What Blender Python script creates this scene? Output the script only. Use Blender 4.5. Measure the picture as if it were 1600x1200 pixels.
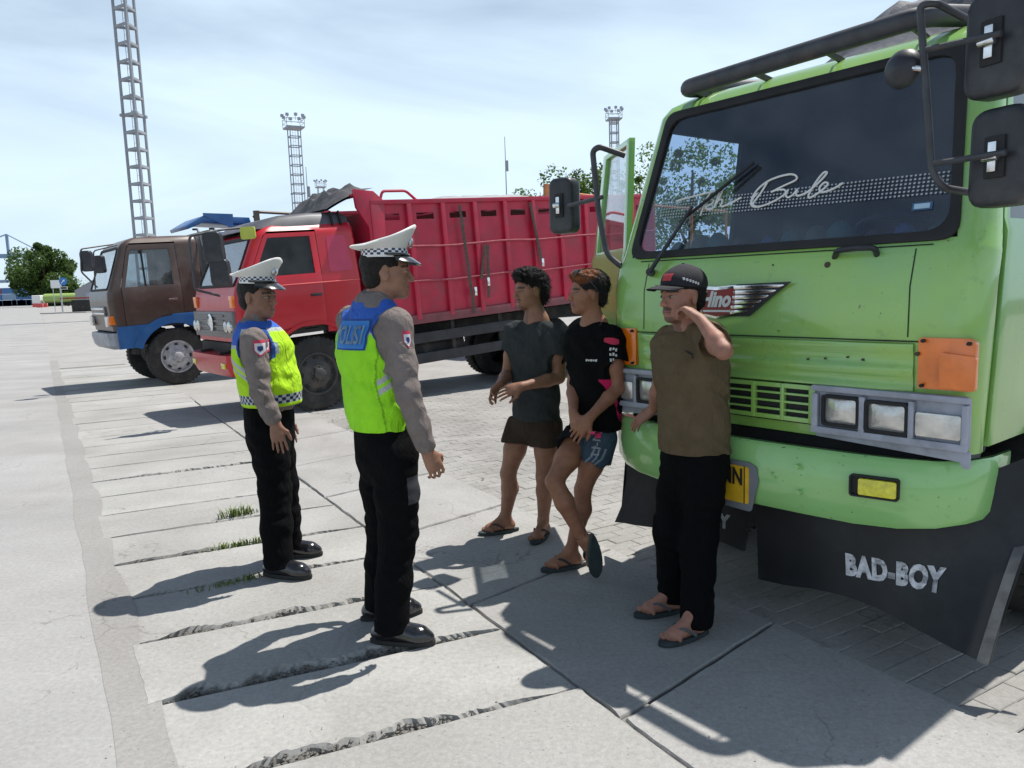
import bpy, bmesh, math, random
import numpy as np
from mathutils import Vector, Matrix
from mathutils.bvhtree import BVHTree
random.seed(7); RNG = np.random.default_rng(7)
for _o in list(bpy.data.objects): bpy.data.objects.remove(_o)
SC = bpy.context.scene; COL = SC.collection
# ------------------------------------------------------------------ camera
F = 1200.0; HC = 1.55; TH = math.atan(153/1200.0); ROLL = 0.033     # focal length in pixels of a 1600 px wide picture
FW = np.array([0, math.cos(TH), -math.sin(TH)]); UU = np.array([0, math.sin(TH), math.cos(TH)]); XX = np.array([1.0, 0, 0])
RT = math.cos(ROLL)*XX - math.sin(ROLL)*UU; UP = math.cos(ROLL)*UU + math.sin(ROLL)*XX
CP = np.array([0, 0, HC])
cam_d = bpy.data.cameras.new('camera'); cam = bpy.data.objects.new('camera', cam_d); COL.objects.link(cam)
cam_d.sensor_width = 36; cam_d.lens = 36*F/1600; cam_d.clip_start = 0.05; cam_d.clip_end = 4000
_m = Matrix.Identity(4)
for _i in range(3): _m[_i][0] = RT[_i]; _m[_i][1] = UP[_i]; _m[_i][2] = -FW[_i]; _m[_i][3] = CP[_i]
cam.matrix_world = _m; SC.camera = cam
# ------------------------------------------------------------------ sky and sun
SUN_AZ = math.radians(37); SUN_EL = math.radians(64)               # direction TO the sun, azimuth from +X towards +Y
W = bpy.data.worlds.new('World'); SC.world = W; W.use_nodes = True
nt = W.node_tree; nt.nodes.clear()
def wn(t, **k):
    n_ = nt.nodes.new(t)
    for a, b in k.items(): setattr(n_, a, b)
    return n_
sky = wn('ShaderNodeTexSky', sky_type='NISHITA', sun_disc=False, sun_elevation=SUN_EL, sun_rotation=math.pi/2 - SUN_AZ, altitude=0, air_density=1.0, dust_density=0.6, ozone_density=1.5)
tc = wn('ShaderNodeTexCoord'); mp = wn('ShaderNodeMapping'); mp.inputs['Scale'].default_value = (1.0, 1.0, 3.0); mp.inputs['Rotation'].default_value = (0.25, 0.5, 0.3)
nz = wn('ShaderNodeTexNoise'); nz.inputs['Scale'].default_value = 1.5; nz.inputs['Detail'].default_value = 5; nz.inputs['Roughness'].default_value = 0.52; nz.inputs['Distortion'].default_value = 0.9
sx = wn('ShaderNodeSeparateXYZ'); mr = wn('ShaderNodeMapRange'); mr.interpolation_type = 'SMOOTHSTEP'                     # thin high cloud: denser to the eye the lower one looks
for _k, _v in zip(('From Min', 'From Max', 'To Min', 'To Max'), (0.0, 0.80, 0.84, 0.05)): mr.inputs[_k].default_value = _v
nr = wn('ShaderNodeMapRange')
for _k, _v in zip(('From Min', 'From Max', 'To Min', 'To Max'), (0.38, 0.66, -0.12, 0.28)): nr.inputs[_k].default_value = _v
ad = wn('ShaderNodeMath', operation='ADD', use_clamp=True)
mx = wn('ShaderNodeMix', data_type='RGBA'); mx.inputs['B'].default_value = (9.4, 11.6, 13.6, 1)
bg = wn('ShaderNodeBackground'); bg.inputs['Strength'].default_value = 0.072; wo = wn('ShaderNodeOutputWorld')
L_ = nt.links.new
L_(tc.outputs['Generated'], mp.inputs['Vector']); L_(mp.outputs['Vector'], nz.inputs['Vector']); L_(nz.outputs['Fac'], nr.inputs['Value']); L_(tc.outputs['Generated'], sx.inputs['Vector']); L_(sx.outputs['Z'], mr.inputs['Value']); L_(mr.outputs['Result'], ad.inputs[0]); L_(nr.outputs['Result'], ad.inputs[1])
L_(ad.outputs['Value'], mx.inputs['Factor']); L_(sky.outputs['Color'], mx.inputs['A']); L_(mx.outputs['Result'], bg.inputs['Color']); L_(bg.outputs['Background'], wo.inputs['Surface'])
sd = bpy.data.lights.new('sun', 'SUN'); sd.energy = 4.9; sd.angle = math.radians(0.53); sd.color = (1, 0.96, 0.9)
so = bpy.data.objects.new('sun', sd); COL.objects.link(so); so.location = (20, 15, 40)
sv = Vector((math.cos(SUN_EL)*math.cos(SUN_AZ), math.cos(SUN_EL)*math.sin(SUN_AZ), math.sin(SUN_EL)))
so.rotation_euler = sv.to_track_quat('Z', 'Y').to_euler()
SC.view_settings.view_transform = 'Standard'; SC.view_settings.look = 'None'; SC.view_settings.exposure = 0.27; SC.view_settings.gamma = 1.0; SC.view_settings.use_curve_mapping = False
# ------------------------------------------------------------------ pixel -> place
def ray(px, py): return FW + RT*(px-800)/F + UP*(600-py)/F
def onz(px, py, z=0.0):
    d = ray(px, py); return CP + d*((z-HC)/d[2])
def atd(px, py, y):
    d = ray(px, py); return CP + d*(y/d[1])
def onplane(px, py, p0, nn):
    d = ray(px, py); return CP + d*(np.dot(np.array(p0)-CP, nn)/np.dot(d, nn))
# ------------------------------------------------------------------ materials
MATS = {}
def mat(name, col, rough=0.6, metal=0.0, var=0.12, vscale=6.0, bump=0.0, bscale=40.0, spec=0.5, coat=0.0, dirt=None, dscale=2.5, damt=0.5, attr=False, em=None, trans=0.0, dcut=0.5, rvar=0.0):
    if name in MATS: return MATS[name]
    m = bpy.data.materials.new(name); m.use_nodes = True; t = m.node_tree; N = t.nodes; Lk = t.links.new
    b = N['Principled BSDF']; b.inputs['Roughness'].default_value = rough; b.inputs['Metallic'].default_value = metal
    b.inputs['Specular IOR Level'].default_value = spec; b.inputs['Coat Weight'].default_value = coat; b.inputs['Coat Roughness'].default_value = 0.08
    if trans: b.inputs['Transmission Weight'].default_value = trans
    tcn = N.new('ShaderNodeTexCoord')
    def noise(sc, det=4, rg=0.55):
        q = N.new('ShaderNodeTexNoise'); q.inputs['Scale'].default_value = sc; q.inputs['Detail'].default_value = det; q.inputs['Roughness'].default_value = rg
        Lk(tcn.outputs['Object'], q.inputs['Vector']); return q
    def mixc(fac, A, B, blend='MIX'):
        q = N.new('ShaderNodeMix'); q.data_type = 'RGBA'; q.blend_type = blend
        if isinstance(fac, float): q.inputs['Factor'].default_value = fac
        else: Lk(fac, q.inputs['Factor'])
        for s, v in (('A', A), ('B', B)):
            if isinstance(v, tuple): q.inputs[s].default_value = (v[0], v[1], v[2], 1)
            else: Lk(v, q.inputs[s])
        return q.outputs['Result']
    c = tuple(col)
    if attr:
        at = N.new('ShaderNodeAttribute'); at.attribute_name = 'Col'; c = at.outputs['Color']
    if var > 0:
        q = noise(vscale); r = N.new('ShaderNodeMapRange'); r.inputs['From Min'].default_value = 0.3; r.inputs['From Max'].default_value = 0.7
        r.inputs['To Min'].default_value = 1-var; r.inputs['To Max'].default_value = 1+var*0.8; Lk(q.outputs['Fac'], r.inputs['Value'])
        c = mixc(1.0, c, r.outputs['Result'], 'MULTIPLY')
    if dirt:
        q = noise(dscale, 6, 0.65); r = N.new('ShaderNodeMapRange'); r.inputs['From Min'].default_value = dcut; r.inputs['From Max'].default_value = dcut+0.18
        r.inputs['To Min'].default_value = 0; r.inputs['To Max'].default_value = damt; Lk(q.outputs['Fac'], r.inputs['Value'])
        c = mixc(r.outputs['Result'], c, tuple(dirt))
    if isinstance(c, tuple): b.inputs['Base Color'].default_value = (*c, 1)
    else: Lk(c, b.inputs['Base Color'])
    if rvar:
        q = noise(vscale*1.7); r = N.new('ShaderNodeMapRange'); r.inputs['To Min'].default_value = max(0.02, rough-rvar); r.inputs['To Max'].default_value = rough+rvar
        Lk(q.outputs['Fac'], r.inputs['Value']); Lk(r.outputs['Result'], b.inputs['Roughness'])
    if bump:
        q = noise(bscale, 5, 0.6); bp = N.new('ShaderNodeBump'); bp.inputs['Strength'].default_value = min(1.0, bump); bp.inputs['Distance'].default_value = 0.01
        Lk(q.outputs['Fac'], bp.inputs['Height']); Lk(bp.outputs['Normal'], b.inputs['Normal'])
    if em: b.inputs['Emission Color'].default_value = (*em, 1); b.inputs['Emission Strength'].default_value = 1
    MATS[name] = m; return m
def glass_mat(name, tint=(0.2, 0.26, 0.32), rough=0.03, refl=1.0, dust=0.05, ior=1.5):
    m = bpy.data.materials.new(name); m.use_nodes = True; t = m.node_tree; N = t.nodes; N.clear(); Lk = t.links.new
    o = N.new('ShaderNodeOutputMaterial'); tr = N.new('ShaderNodeBsdfTransparent'); tr.inputs['Color'].default_value = (*tint, 1)
    g = N.new('ShaderNodeBsdfGlossy'); g.inputs['Roughness'].default_value = rough; g.inputs['Color'].default_value = (refl, refl, refl, 1)
    f0 = ((ior-1)/(ior+1))**2; lw = N.new('ShaderNodeLayerWeight'); lw.inputs['Blend'].default_value = 0.5; pw = N.new('ShaderNodeMath'); pw.operation = 'POWER'; pw.inputs[1].default_value = 4.0; Lk(lw.outputs['Facing'], pw.inputs[0])
    fr = N.new('ShaderNodeMapRange'); fr.inputs['To Min'].default_value = f0; fr.inputs['To Max'].default_value = 1.0; Lk(pw.outputs[0], fr.inputs['Value']); mxs = N.new('ShaderNodeMixShader')      # thin pane: same reflection from both sides
    Lk(fr.outputs['Result'], mxs.inputs['Fac']); Lk(tr.outputs['BSDF'], mxs.inputs[1]); Lk(g.outputs['BSDF'], mxs.inputs[2])
    d = N.new('ShaderNodeBsdfDiffuse'); d.inputs['Color'].default_value = (0.5, 0.5, 0.48, 1); q = N.new('ShaderNodeTexNoise'); q.inputs['Scale'].default_value = 5; q.inputs['Detail'].default_value = 5
    r = N.new('ShaderNodeMapRange'); r.inputs['From Min'].default_value = 0.35; r.inputs['From Max'].default_value = 0.75; r.inputs['To Min'].default_value = dust*0.3; r.inputs['To Max'].default_value = dust*1.6
    tcn = N.new('ShaderNodeTexCoord'); Lk(tcn.outputs['Object'], q.inputs['Vector']); Lk(q.outputs['Fac'], r.inputs['Value'])
    m2 = N.new('ShaderNodeMixShader'); Lk(r.outputs['Result'], m2.inputs['Fac']); Lk(mxs.outputs['Shader'], m2.inputs[1]); Lk(d.outputs['BSDF'], m2.inputs[2]); Lk(m2.outputs['Shader'], o.inputs['Surface'])
    MATS[name] = m; return m
# ------------------------------------------------------------------ mesh helpers
def V3(a): return np.array(a, dtype=float)
def unit(a): a = V3(a); return a/np.linalg.norm(a)
class MB:
    def __init__(s): s.v = []; s.f = []; s.mi = []
    def add(s, vs, fs, mi=0):
        o = len(s.v); s.v.extend([tuple(map(float, q)) for q in vs])
        for q in fs: s.f.append(tuple(o+i for i in q)); s.mi.append(mi)
        return s
    def box(s, c, d, ax=None, mi=0, taper=None):
        c = V3(c); hx, hy, hz = [q/2 for q in d]; A = np.eye(3) if ax is None else np.array(ax, float); tp = taper or (1, 1)
        vs = []
        for z in (-1, 1):
            k = 1 if z < 0 else None
            for x, y in ((-1, -1), (1, -1), (1, 1), (-1, 1)):
                fx, fy = (1, 1) if z < 0 else tp
                vs.append(c + A[0]*x*hx*fx + A[1]*y*hy*fy + A[2]*z*hz)
        return s.add(vs, [(3, 2, 1, 0), (4, 5, 6, 7), (0, 1, 5, 4), (1, 2, 6, 5), (2, 3, 7, 6), (3, 0, 4, 7)], mi)
    def beam(s, a, b, w, h, upv=(0, 0, 1), mi=0):
        a = V3(a); b = V3(b); y = unit(b-a); x = np.cross(y, V3(upv)); x = x/np.linalg.norm(x) if np.linalg.norm(x) > 1e-6 else V3((1, 0, 0)); z = np.cross(x, y)
        return s.box((a+b)/2, (w, np.linalg.norm(b-a), h), (x, y, z), mi)
    def ring(s, c, x, y, r, n): return [V3(c) + x*r*math.cos(2*math.pi*i/n) + y*r*math.sin(2*math.pi*i/n) for i in range(n)]
    def tube(s, pts, r, n=8, caps=True, mi=0, closed=False):
        pts = [V3(p) for p in pts]; rs = r if isinstance(r, (list, tuple)) else [r]*len(pts)
        t0 = unit(pts[1]-pts[0]); x = np.cross(t0, V3((0.13, 0.31, 0.94))); x = unit(x) if np.linalg.norm(x) > 1e-3 else V3((1, 0, 0))
        vs = []; fs = []; m = len(pts)
        for i, p in enumerate(pts):
            if closed: t = unit(pts[(i+1) % m]-pts[i-1])
            else:
                t = (pts[min(i+1, m-1)]-pts[max(i-1, 0)]); t = unit(t)
            x = x - t*np.dot(x, t); x = unit(x); y = np.cross(t, x); vs += s.ring(p, x, y, rs[i], n)
        for i in range(m if closed else m-1):
            j = (i+1) % m
            for k in range(n): fs.append((i*n+k, i*n+(k+1) % n, j*n+(k+1) % n, j*n+k))
        if caps and not closed: fs.append(tuple(range(n-1, -1, -1))); fs.append(tuple((m-1)*n+k for k in range(n)))
        return s.add(vs, fs, mi)
    def cyl(s, a, b, r, r2=None, n=16, mi=0): return s.tube([a, b], [r, r if r2 is None else r2], n, True, mi)
    def lathe(s, prof, c=(0, 0, 0), ax=(0, 0, 1), n=24, mi=0, mis=None):
        # prof: (radius, height along ax)
        z = unit(ax); x = np.cross(z, V3((0.2, 0.9, 0.37))); x = unit(x); y = np.cross(z, x); vs = []; c = V3(c)
        for r, h in prof: vs += s.ring(c+z*h, x, y, max(r, 1e-4), n)
        for i in range(len(prof)-1):
            s_mi = mi if mis is None else mis[i]
            if i == 0: o = len(s.v); s.v.extend([tuple(q) for q in vs])
            for k in range(n): s.f.append((o+i*n+k, o+i*n+(k+1) % n, o+(i+1)*n+(k+1) % n, o+(i+1)*n+k)); s.mi.append(s_mi)
        return s
    def prism(s, poly, th, o=(0, 0, 0), x=(1, 0, 0), y=(0, 1, 0), mi=0, zoff=0.0):
        # 2-D outline (counter-clockwise seen from +x cross y) given thickness
        x = V3(x); y = V3(y); z = np.cross(x, y); z = z/np.linalg.norm(z); o = V3(o); n = len(poly)
        vs = [o+x*a+y*b+z*zoff for a, b in poly] + [o+x*a+y*b+z*(zoff+th) for a, b in poly]
        fs = [tuple(range(n-1, -1, -1)), tuple(range(n, 2*n))] + [(i, (i+1) % n, n+(i+1) % n, n+i) for i in range(n)]
        return s.add(vs, fs, mi)
    def frame(s, outer, inner, th, o=(0, 0, 0), x=(1, 0, 0), y=(0, 1, 0), mi=0, zoff=0.0):
        x = V3(x); y = V3(y); z = np.cross(x, y); z = z/np.linalg.norm(z); o = V3(o); n = len(outer); vs = []
        for zz in (zoff, zoff+th):
            for P in (outer, inner): vs += [o+x*a+y*b+z*zz for a, b in P]
        fs = []
        for i in range(n):
            j = (i+1) % n
            fs += [(2*n+i, 2*n+j, 3*n+j, 3*n+i), (i, n+i, n+j, j), (i, j, 2*n+j, 2*n+i), (n+j, n+i, 3*n+i, 3*n+j)]
        return s.add(vs, fs, mi)
    def loft(s, rings, closed=True, caps=False, mi=0):
        n = len(rings[0]); vs = [p for r in rings for p in r]; fs = []
        for i in range(len(rings)-1):
            for k in range(n if closed else n-1): fs.append((i*n+k, i*n+(k+1) % n, (i+1)*n+(k+1) % n, (i+1)*n+k))
        if caps: fs.append(tuple(range(n-1, -1, -1))); fs.append(tuple((len(rings)-1)*n+k for k in range(n)))
        return s.add(vs, fs, mi)
    def mesh(s, name, mats, smooth=True, bevel=0.0, ang=38, segs=2, clean=True):
        me = bpy.data.meshes.new(name); me.from_pydata(s.v, [], s.f)
        for m in (mats if isinstance(mats, (list, tuple)) else [mats]): me.materials.append(m)
        me.polygons.foreach_set('material_index', s.mi)
        if clean or bevel:
            bm = bmesh.new(); bm.from_mesh(me)
            bmesh.ops.recalc_face_normals(bm, faces=bm.faces)
            if bevel:
                es = [e for e in bm.edges if len(e.link_faces) == 2 and e.calc_face_angle(0) > math.radians(30)]
                bmesh.ops.bevel(bm, geom=es, offset=bevel, segments=segs, affect='EDGES', profile=0.6, clamp_overlap=True)
            bm.to_mesh(me); bm.free()
        me.polygons.foreach_set('use_smooth', [smooth]*len(me.polygons))
        if smooth: me.set_sharp_from_angle(angle=math.radians(ang))
        me.update(); return me
    def build(s, name, mats, parent=None, **k):
        loc = k.pop('loc', None)
        return link(name, s.mesh(name, mats, **k), parent, loc)
def link(name, me, parent=None, loc=None):
    o = bpy.data.objects.new(name, me); COL.objects.link(o)
    if parent is not None: o.parent = parent
    if loc is not None: o.location = loc
    return o
def thing(name, label, cat, loc=(0, 0, 0), rot=(0, 0, 0), group=None):
    o = bpy.data.objects.new(name, None); COL.objects.link(o); o.location = loc; o.rotation_euler = rot; o.empty_display_size = 0.3
    return tag(o, label, cat, group)
def tag(o, label, cat, group=None):
    o['label'] = label; o['category'] = cat
    if group: o['group'] = group
    return o
def struct(o, kind='structure'): o['kind'] = kind; return o
def copy_tree(o, parent=None):
    c = o.copy(); COL.objects.link(c); c.parent = parent
    for ch in o.children: copy_tree(ch, c)
    return c
def rrect(w, h, r, n=4, cx=0, cy=0):
    P = []
    for qx, qy, a0 in ((1, 1, 0), (-1, 1, 90), (-1, -1, 180), (1, -1, 270)):
        for i in range(n+1):
            a = math.radians(a0+90*i/n); P.append((cx+qx*(w/2-r)+r*math.cos(a), cy+qy*(h/2-r)+r*math.sin(a)))
    return P
def rpoly(pts, r, n=4):
    # rounds the corners of a convex outline
    P = []; m = len(pts)
    for i in range(m):
        p = V3(pts[i]); a = unit(V3(pts[i-1])-p); b = unit(V3(pts[(i+1) % m])-p); ri = r[i] if isinstance(r, (list, tuple)) else r
        h = math.acos(max(-1, min(1, float(np.dot(a, b)))))/2; d = ri/math.tan(h); d = min(d, 0.49*np.linalg.norm(V3(pts[i-1])-p), 0.49*np.linalg.norm(V3(pts[(i+1) % m])-p))
        p0 = p+a*d; p1 = p+b*d
        for k in range(n+1):
            t = k/n; q = (1-t)**2*p0 + 2*t*(1-t)*p + t*t*p1; P.append((float(q[0]), float(q[1])))
    return P
def smooth_path(pts, n=6):
    pts = [V3(p) for p in pts]; out = []
    for i in range(len(pts)-1):
        p0 = pts[max(i-1, 0)]; p1 = pts[i]; p2 = pts[i+1]; p3 = pts[min(i+2, len(pts)-1)]
        for k in range(n):
            t = k/n; out.append(0.5*((2*p1)+(-p0+p2)*t+(2*p0-5*p1+4*p2-p3)*t*t+(-p0+3*p1-3*p2+p3)*t**3))
    out.append(pts[-1]); return out
def bend_path(pts, r, n=5):
    # polyline with rounded corners, for bent pipe
    pts = [V3(p) for p in pts]; out = [pts[0]]
    for i in range(1, len(pts)-1):
        p = pts[i]; a = pts[i-1]-p; b = pts[i+1]-p; d = min(r, 0.45*np.linalg.norm(a), 0.45*np.linalg.norm(b)); p0 = p+unit(a)*d; p1 = p+unit(b)*d
        for k in range(n+1): t = k/n; out.append((1-t)**2*p0+2*t*(1-t)*p+t*t*p1)
    out.append(pts[-1]); return out
def text_mesh(txt, size=0.1, extrude=0.002, offset=0.0, shear=0.0, spacing=1.0):
    # lettering as flat mesh in the XY plane, left-bottom at the origin
    c = bpy.data.curves.new('lettering', 'FONT'); c.body = txt; c.size = size; c.extrude = extrude; c.offset = offset; c.shear = shear; c.space_character = spacing; c.resolution_u = 3
    o = bpy.data.objects.new('lettering', c); COL.objects.link(o); dg = bpy.context.evaluated_depsgraph_get(); me = bpy.data.meshes.new_from_object(o.evaluated_get(dg))
    bpy.data.objects.remove(o); bpy.data.curves.remove(c); return me
def lettering(txt, m, parent, o, x, y, width=None, height=None, size=0.1, name='lettering', lift=0.003, **k):
    # text in the plane spanned by x (reading direction) and y (up), left-bottom at o
    me = text_mesh(txt, size, **k); co = np.zeros(len(me.vertices)*3); me.vertices.foreach_get('co', co); co = co.reshape(-1, 3)
    mn = co.min(0); mxx = co.max(0); sx = 1 if width is None else width/(mxx[0]-mn[0]); sy = sx if height is None else height/(mxx[1]-mn[1]); x = unit(x); y = unit(y); z = np.cross(x, y)
    P = V3(o) + np.outer((co[:, 0]-mn[0])*sx, x) + np.outer((co[:, 1]-mn[1])*sy, y) + np.outer(co[:, 2]-mn[2]+lift, z)
    me.vertices.foreach_set('co', P.ravel()); me.materials.clear(); me.materials.append(m); me.update(); return link(name, me, parent)
def mesh_np(name, V, Fq, mats, col=None, smooth=True):
    me = bpy.data.meshes.new(name); me.vertices.add(len(V)); me.vertices.foreach_set('co', np.ascontiguousarray(V, dtype=np.float32).ravel())
    k = Fq.shape[1]; me.loops.add(len(Fq)*k); me.loops.foreach_set('vertex_index', np.ascontiguousarray(Fq, dtype=np.int32).ravel())
    me.polygons.add(len(Fq)); me.polygons.foreach_set('loop_start', np.arange(0, len(Fq)*k, k, dtype=np.int32))
    me.update(calc_edges=True); me.polygons.foreach_set('use_smooth', np.full(len(Fq), smooth))
    for m in (mats if isinstance(mats, (list, tuple)) else [mats]): me.materials.append(m)
    if col is not None:
        a = me.color_attributes.new('Col', 'FLOAT_COLOR', 'POINT'); c4 = np.ones((len(V), 4), dtype=np.float32); c4[:, :3] = col; a.data.foreach_set('color', c4.ravel())
    me.update(); return me
def vnoise(P, sc, seed=0):
    # cheap smooth 3-D noise in about -1..1
    r = np.random.default_rng(seed); out = 0
    for i in range(5):
        k = r.normal(size=3); k = k/np.linalg.norm(k)*sc*(0.7+0.35*i); out = out + np.sin(P@k + r.uniform(0, 6.28) + 1.3*np.sin(P@(r.normal(size=3)*sc*0.5)+r.uniform(0, 6)))/(1+0.35*i)
    return out/2.6
# ================================================================== GROUND
def concrete(name, c0, c1, pits=0.5, streak=0.0, rnd=0.0, grime_shade=(0.2, 0.185, 0.165), gscale=0.8, gamt=0.35, bump=0.35):
    m = bpy.data.materials.new(name); m.use_nodes = True; t = m.node_tree; N = t.nodes; Lk = t.links.new; b = N['Principled BSDF']
    c0 = V3(c0)*0.92; c1 = V3(c1)*0.92; b.inputs['Roughness'].default_value = 0.85; b.inputs['Specular IOR Level'].default_value = 0.25; tcn = N.new('ShaderNodeNewGeometry')
    def noise(sc, det=5, rg=0.6, dist=0.0):
        q = N.new('ShaderNodeTexNoise'); q.inputs['Scale'].default_value = sc; q.inputs['Detail'].default_value = det; q.inputs['Roughness'].default_value = rg; q.inputs['Distortion'].default_value = dist
        Lk(tcn.outputs['Position'], q.inputs['Vector']); return q.outputs['Fac']
    def rng(v, a, bb, c, d):
        r = N.new('ShaderNodeMapRange'); Lk(v, r.inputs['Value'])
        for k, q in zip(('From Min', 'From Max', 'To Min', 'To Max'), (a, bb, c, d)): r.inputs[k].default_value = q
        return r.outputs['Result']
    def mix(f, A, B, blend='MIX'):
        q = N.new('ShaderNodeMix'); q.data_type = 'RGBA'; q.blend_type = blend
        if isinstance(f, float): q.inputs['Factor'].default_value = f
        else: Lk(f, q.inputs['Factor'])
        for s, v in (('A', A), ('B', B)):
            if isinstance(v, tuple): q.inputs[s].default_value = (*v, 1)
            else: Lk(v, q.inputs[s])
        return q.outputs['Result']
    c = mix(rng(noise(1.3, 6), 0.3, 0.7, 0, 1), tuple(c0), tuple(c1))
    c = mix(rng(noise(gscale, 6, 0.62, 0.6), 0.44, 0.70, 0, gamt), c, tuple(grime_shade))
    c = mix(1.0, c, rng(noise(45, 4, 0.7), 0.25, 0.75, 0.80, 1.12), 'MULTIPLY')
    c = mix(1.0, c, rng(noise(260, 2, 0.5), 0.3, 0.7, 0.9, 1.07), 'MULTIPLY')
    # little pits and nicks with an outline of their own
    vo = N.new('ShaderNodeTexVoronoi'); vo.inputs['Scale'].default_value = 26; vo.inputs['Randomness'].default_value = 1; mpn = N.new('ShaderNodeMapping'); mpn.inputs['Scale'].default_value = (1, 1.9, 1); mpn.inputs['Rotation'].default_value = (0, 0, 0.5)
    Lk(tcn.outputs['Position'], mpn.inputs['Vector']); Lk(mpn.outputs['Vector'], vo.inputs['Vector'])
    sel = rng(noise(9, 3), 0.5, 0.62, 0, 1); pit = rng(vo.outputs['Distance'], 0.1, 0.17, 1, 0)
    mu = N.new('ShaderNodeMath'); mu.operation = 'MULTIPLY'; Lk(sel, mu.inputs[0]); Lk(pit, mu.inputs[1]); m3 = N.new('ShaderNodeMath'); m3.operation = 'MULTIPLY'; Lk(mu.outputs[0], m3.inputs[0]); m3.inputs[1].default_value = pits
    c = mix(m3.outputs[0], c, (0.12, 0.115, 0.11))
    # hairline cracks
    ve = N.new('ShaderNodeTexVoronoi'); ve.feature = 'DISTANCE_TO_EDGE'; ve.inputs['Scale'].default_value = 0.75; wq = N.new('ShaderNodeTexNoise'); wq.inputs['Scale'].default_value = 3.5; wq.inputs['Detail'].default_value = 6; Lk(tcn.outputs['Position'], wq.inputs['Vector']); wv = N.new('ShaderNodeMix'); wv.data_type = 'RGBA'; wv.blend_type = 'LINEAR_LIGHT'; wv.inputs['Factor'].default_value = 0.22; Lk(tcn.outputs['Position'], wv.inputs['A']); Lk(wq.outputs['Color'], wv.inputs['B']); Lk(wv.outputs['Result'], ve.inputs['Vector'])
    ck = N.new('ShaderNodeMath'); ck.operation = 'MULTIPLY'; Lk(rng(ve.outputs['Distance'], 0.0, 0.006, 0.55, 0.0), ck.inputs[0]); Lk(rng(noise(0.9, 3), 0.5, 0.56, 0, 1), ck.inputs[1]); c = mix(ck.outputs[0], c, (0.13, 0.125, 0.115))
    if rnd:
        oi = N.new('ShaderNodeObjectInfo'); c = mix(1.0, c, rng(oi.outputs['Random'], 0, 1, 1-rnd, 1+rnd*0.6), 'MULTIPLY')
    if streak:
        mp2 = N.new('ShaderNodeMapping'); mp2.inputs['Rotation'].default_value = (0, 0, -2.117); mp2.inputs['Scale'].default_value = (0.06, 0.9, 1); q = N.new('ShaderNodeTexNoise'); q.inputs['Scale'].default_value = 1.0; q.inputs['Detail'].default_value = 5
        Lk(tcn.outputs['Position'], mp2.inputs['Vector']); Lk(mp2.outputs['Vector'], q.inputs['Vector']); c = mix(1.0, c, rng(q.outputs['Fac'], 0.3, 0.7, 1-streak, 1+streak*0.5), 'MULTIPLY')
    Lk(c, b.inputs['Base Color']); bp = N.new('ShaderNodeBump'); bp.inputs['Strength'].default_value = bump; bp.inputs['Distance'].default_value = 0.006
    Lk(noise(60, 6, 0.65), bp.inputs['Height']); Lk(bp.outputs['Normal'], b.inputs['Normal']); MATS[name] = m; return m
M_ROAD = concrete('road_concrete', (0.355, 0.35, 0.34), (0.405, 0.40, 0.39), pits=0.2, streak=0.14, gamt=0.28, bump=0.15)
M_SLAB = concrete('slab_concrete', (0.36, 0.355, 0.335), (0.435, 0.43, 0.41), pits=0.7, rnd=0.08, gamt=0.42)
M_BIG = concrete('apron_concrete', (0.35, 0.345, 0.33), (0.42, 0.41, 0.395), pits=0.9, rnd=0.06, gamt=0.45, bump=0.5)
M_YARD = concrete('yard_concrete', (0.34, 0.33, 0.315), (0.41, 0.40, 0.385), pits=0.3, gamt=0.3)
M_STRIP = concrete('mortar_strip', (0.30, 0.29, 0.275), (0.345, 0.335, 0.32), pits=0.1, gamt=0.3)
M_DIRT = concrete('joint_dirt', (0.07, 0.067, 0.06), (0.12, 0.115, 0.105), pits=0.6, gamt=0.4, bump=1.0)
M_PAVE = concrete('paver_concrete', (0.33, 0.32, 0.30), (0.41, 0.40, 0.38), pits=0.2, rnd=0.08, gamt=0.55, gscale=0.45, grime_shade=(0.13, 0.12, 0.11))  # grime, darkened and broadened to imitate the deep shade under the truck
E0 = V3((-1.211, 2.376)); Ed = unit((-0.518, 0.855)); G = V3((Ed[1], -Ed[0])); J0 = V3((0.487, 2.354)); Jd = unit((-0.502, 0.865))
def gp(a, b, z=0.0):
    q = E0 + Ed*a + G*b; return (q[0], q[1], z)
ground = struct(MB().add([(-3000, -300, -0.07), (3000, -300, -0.07), (3000, 3500, -0.07), (-3000, 3500, -0.07)], [(0, 1, 2, 3)]).build('ground', M_DIRT))
road = struct(MB().add([gp(-9, -400, 0.0), gp(-9, -0.10, 0.0), gp(1400, -0.10, 0.0), gp(1400, -1500, 0)], [(0, 1, 2, 3)]).build('road', M_ROAD))
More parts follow.
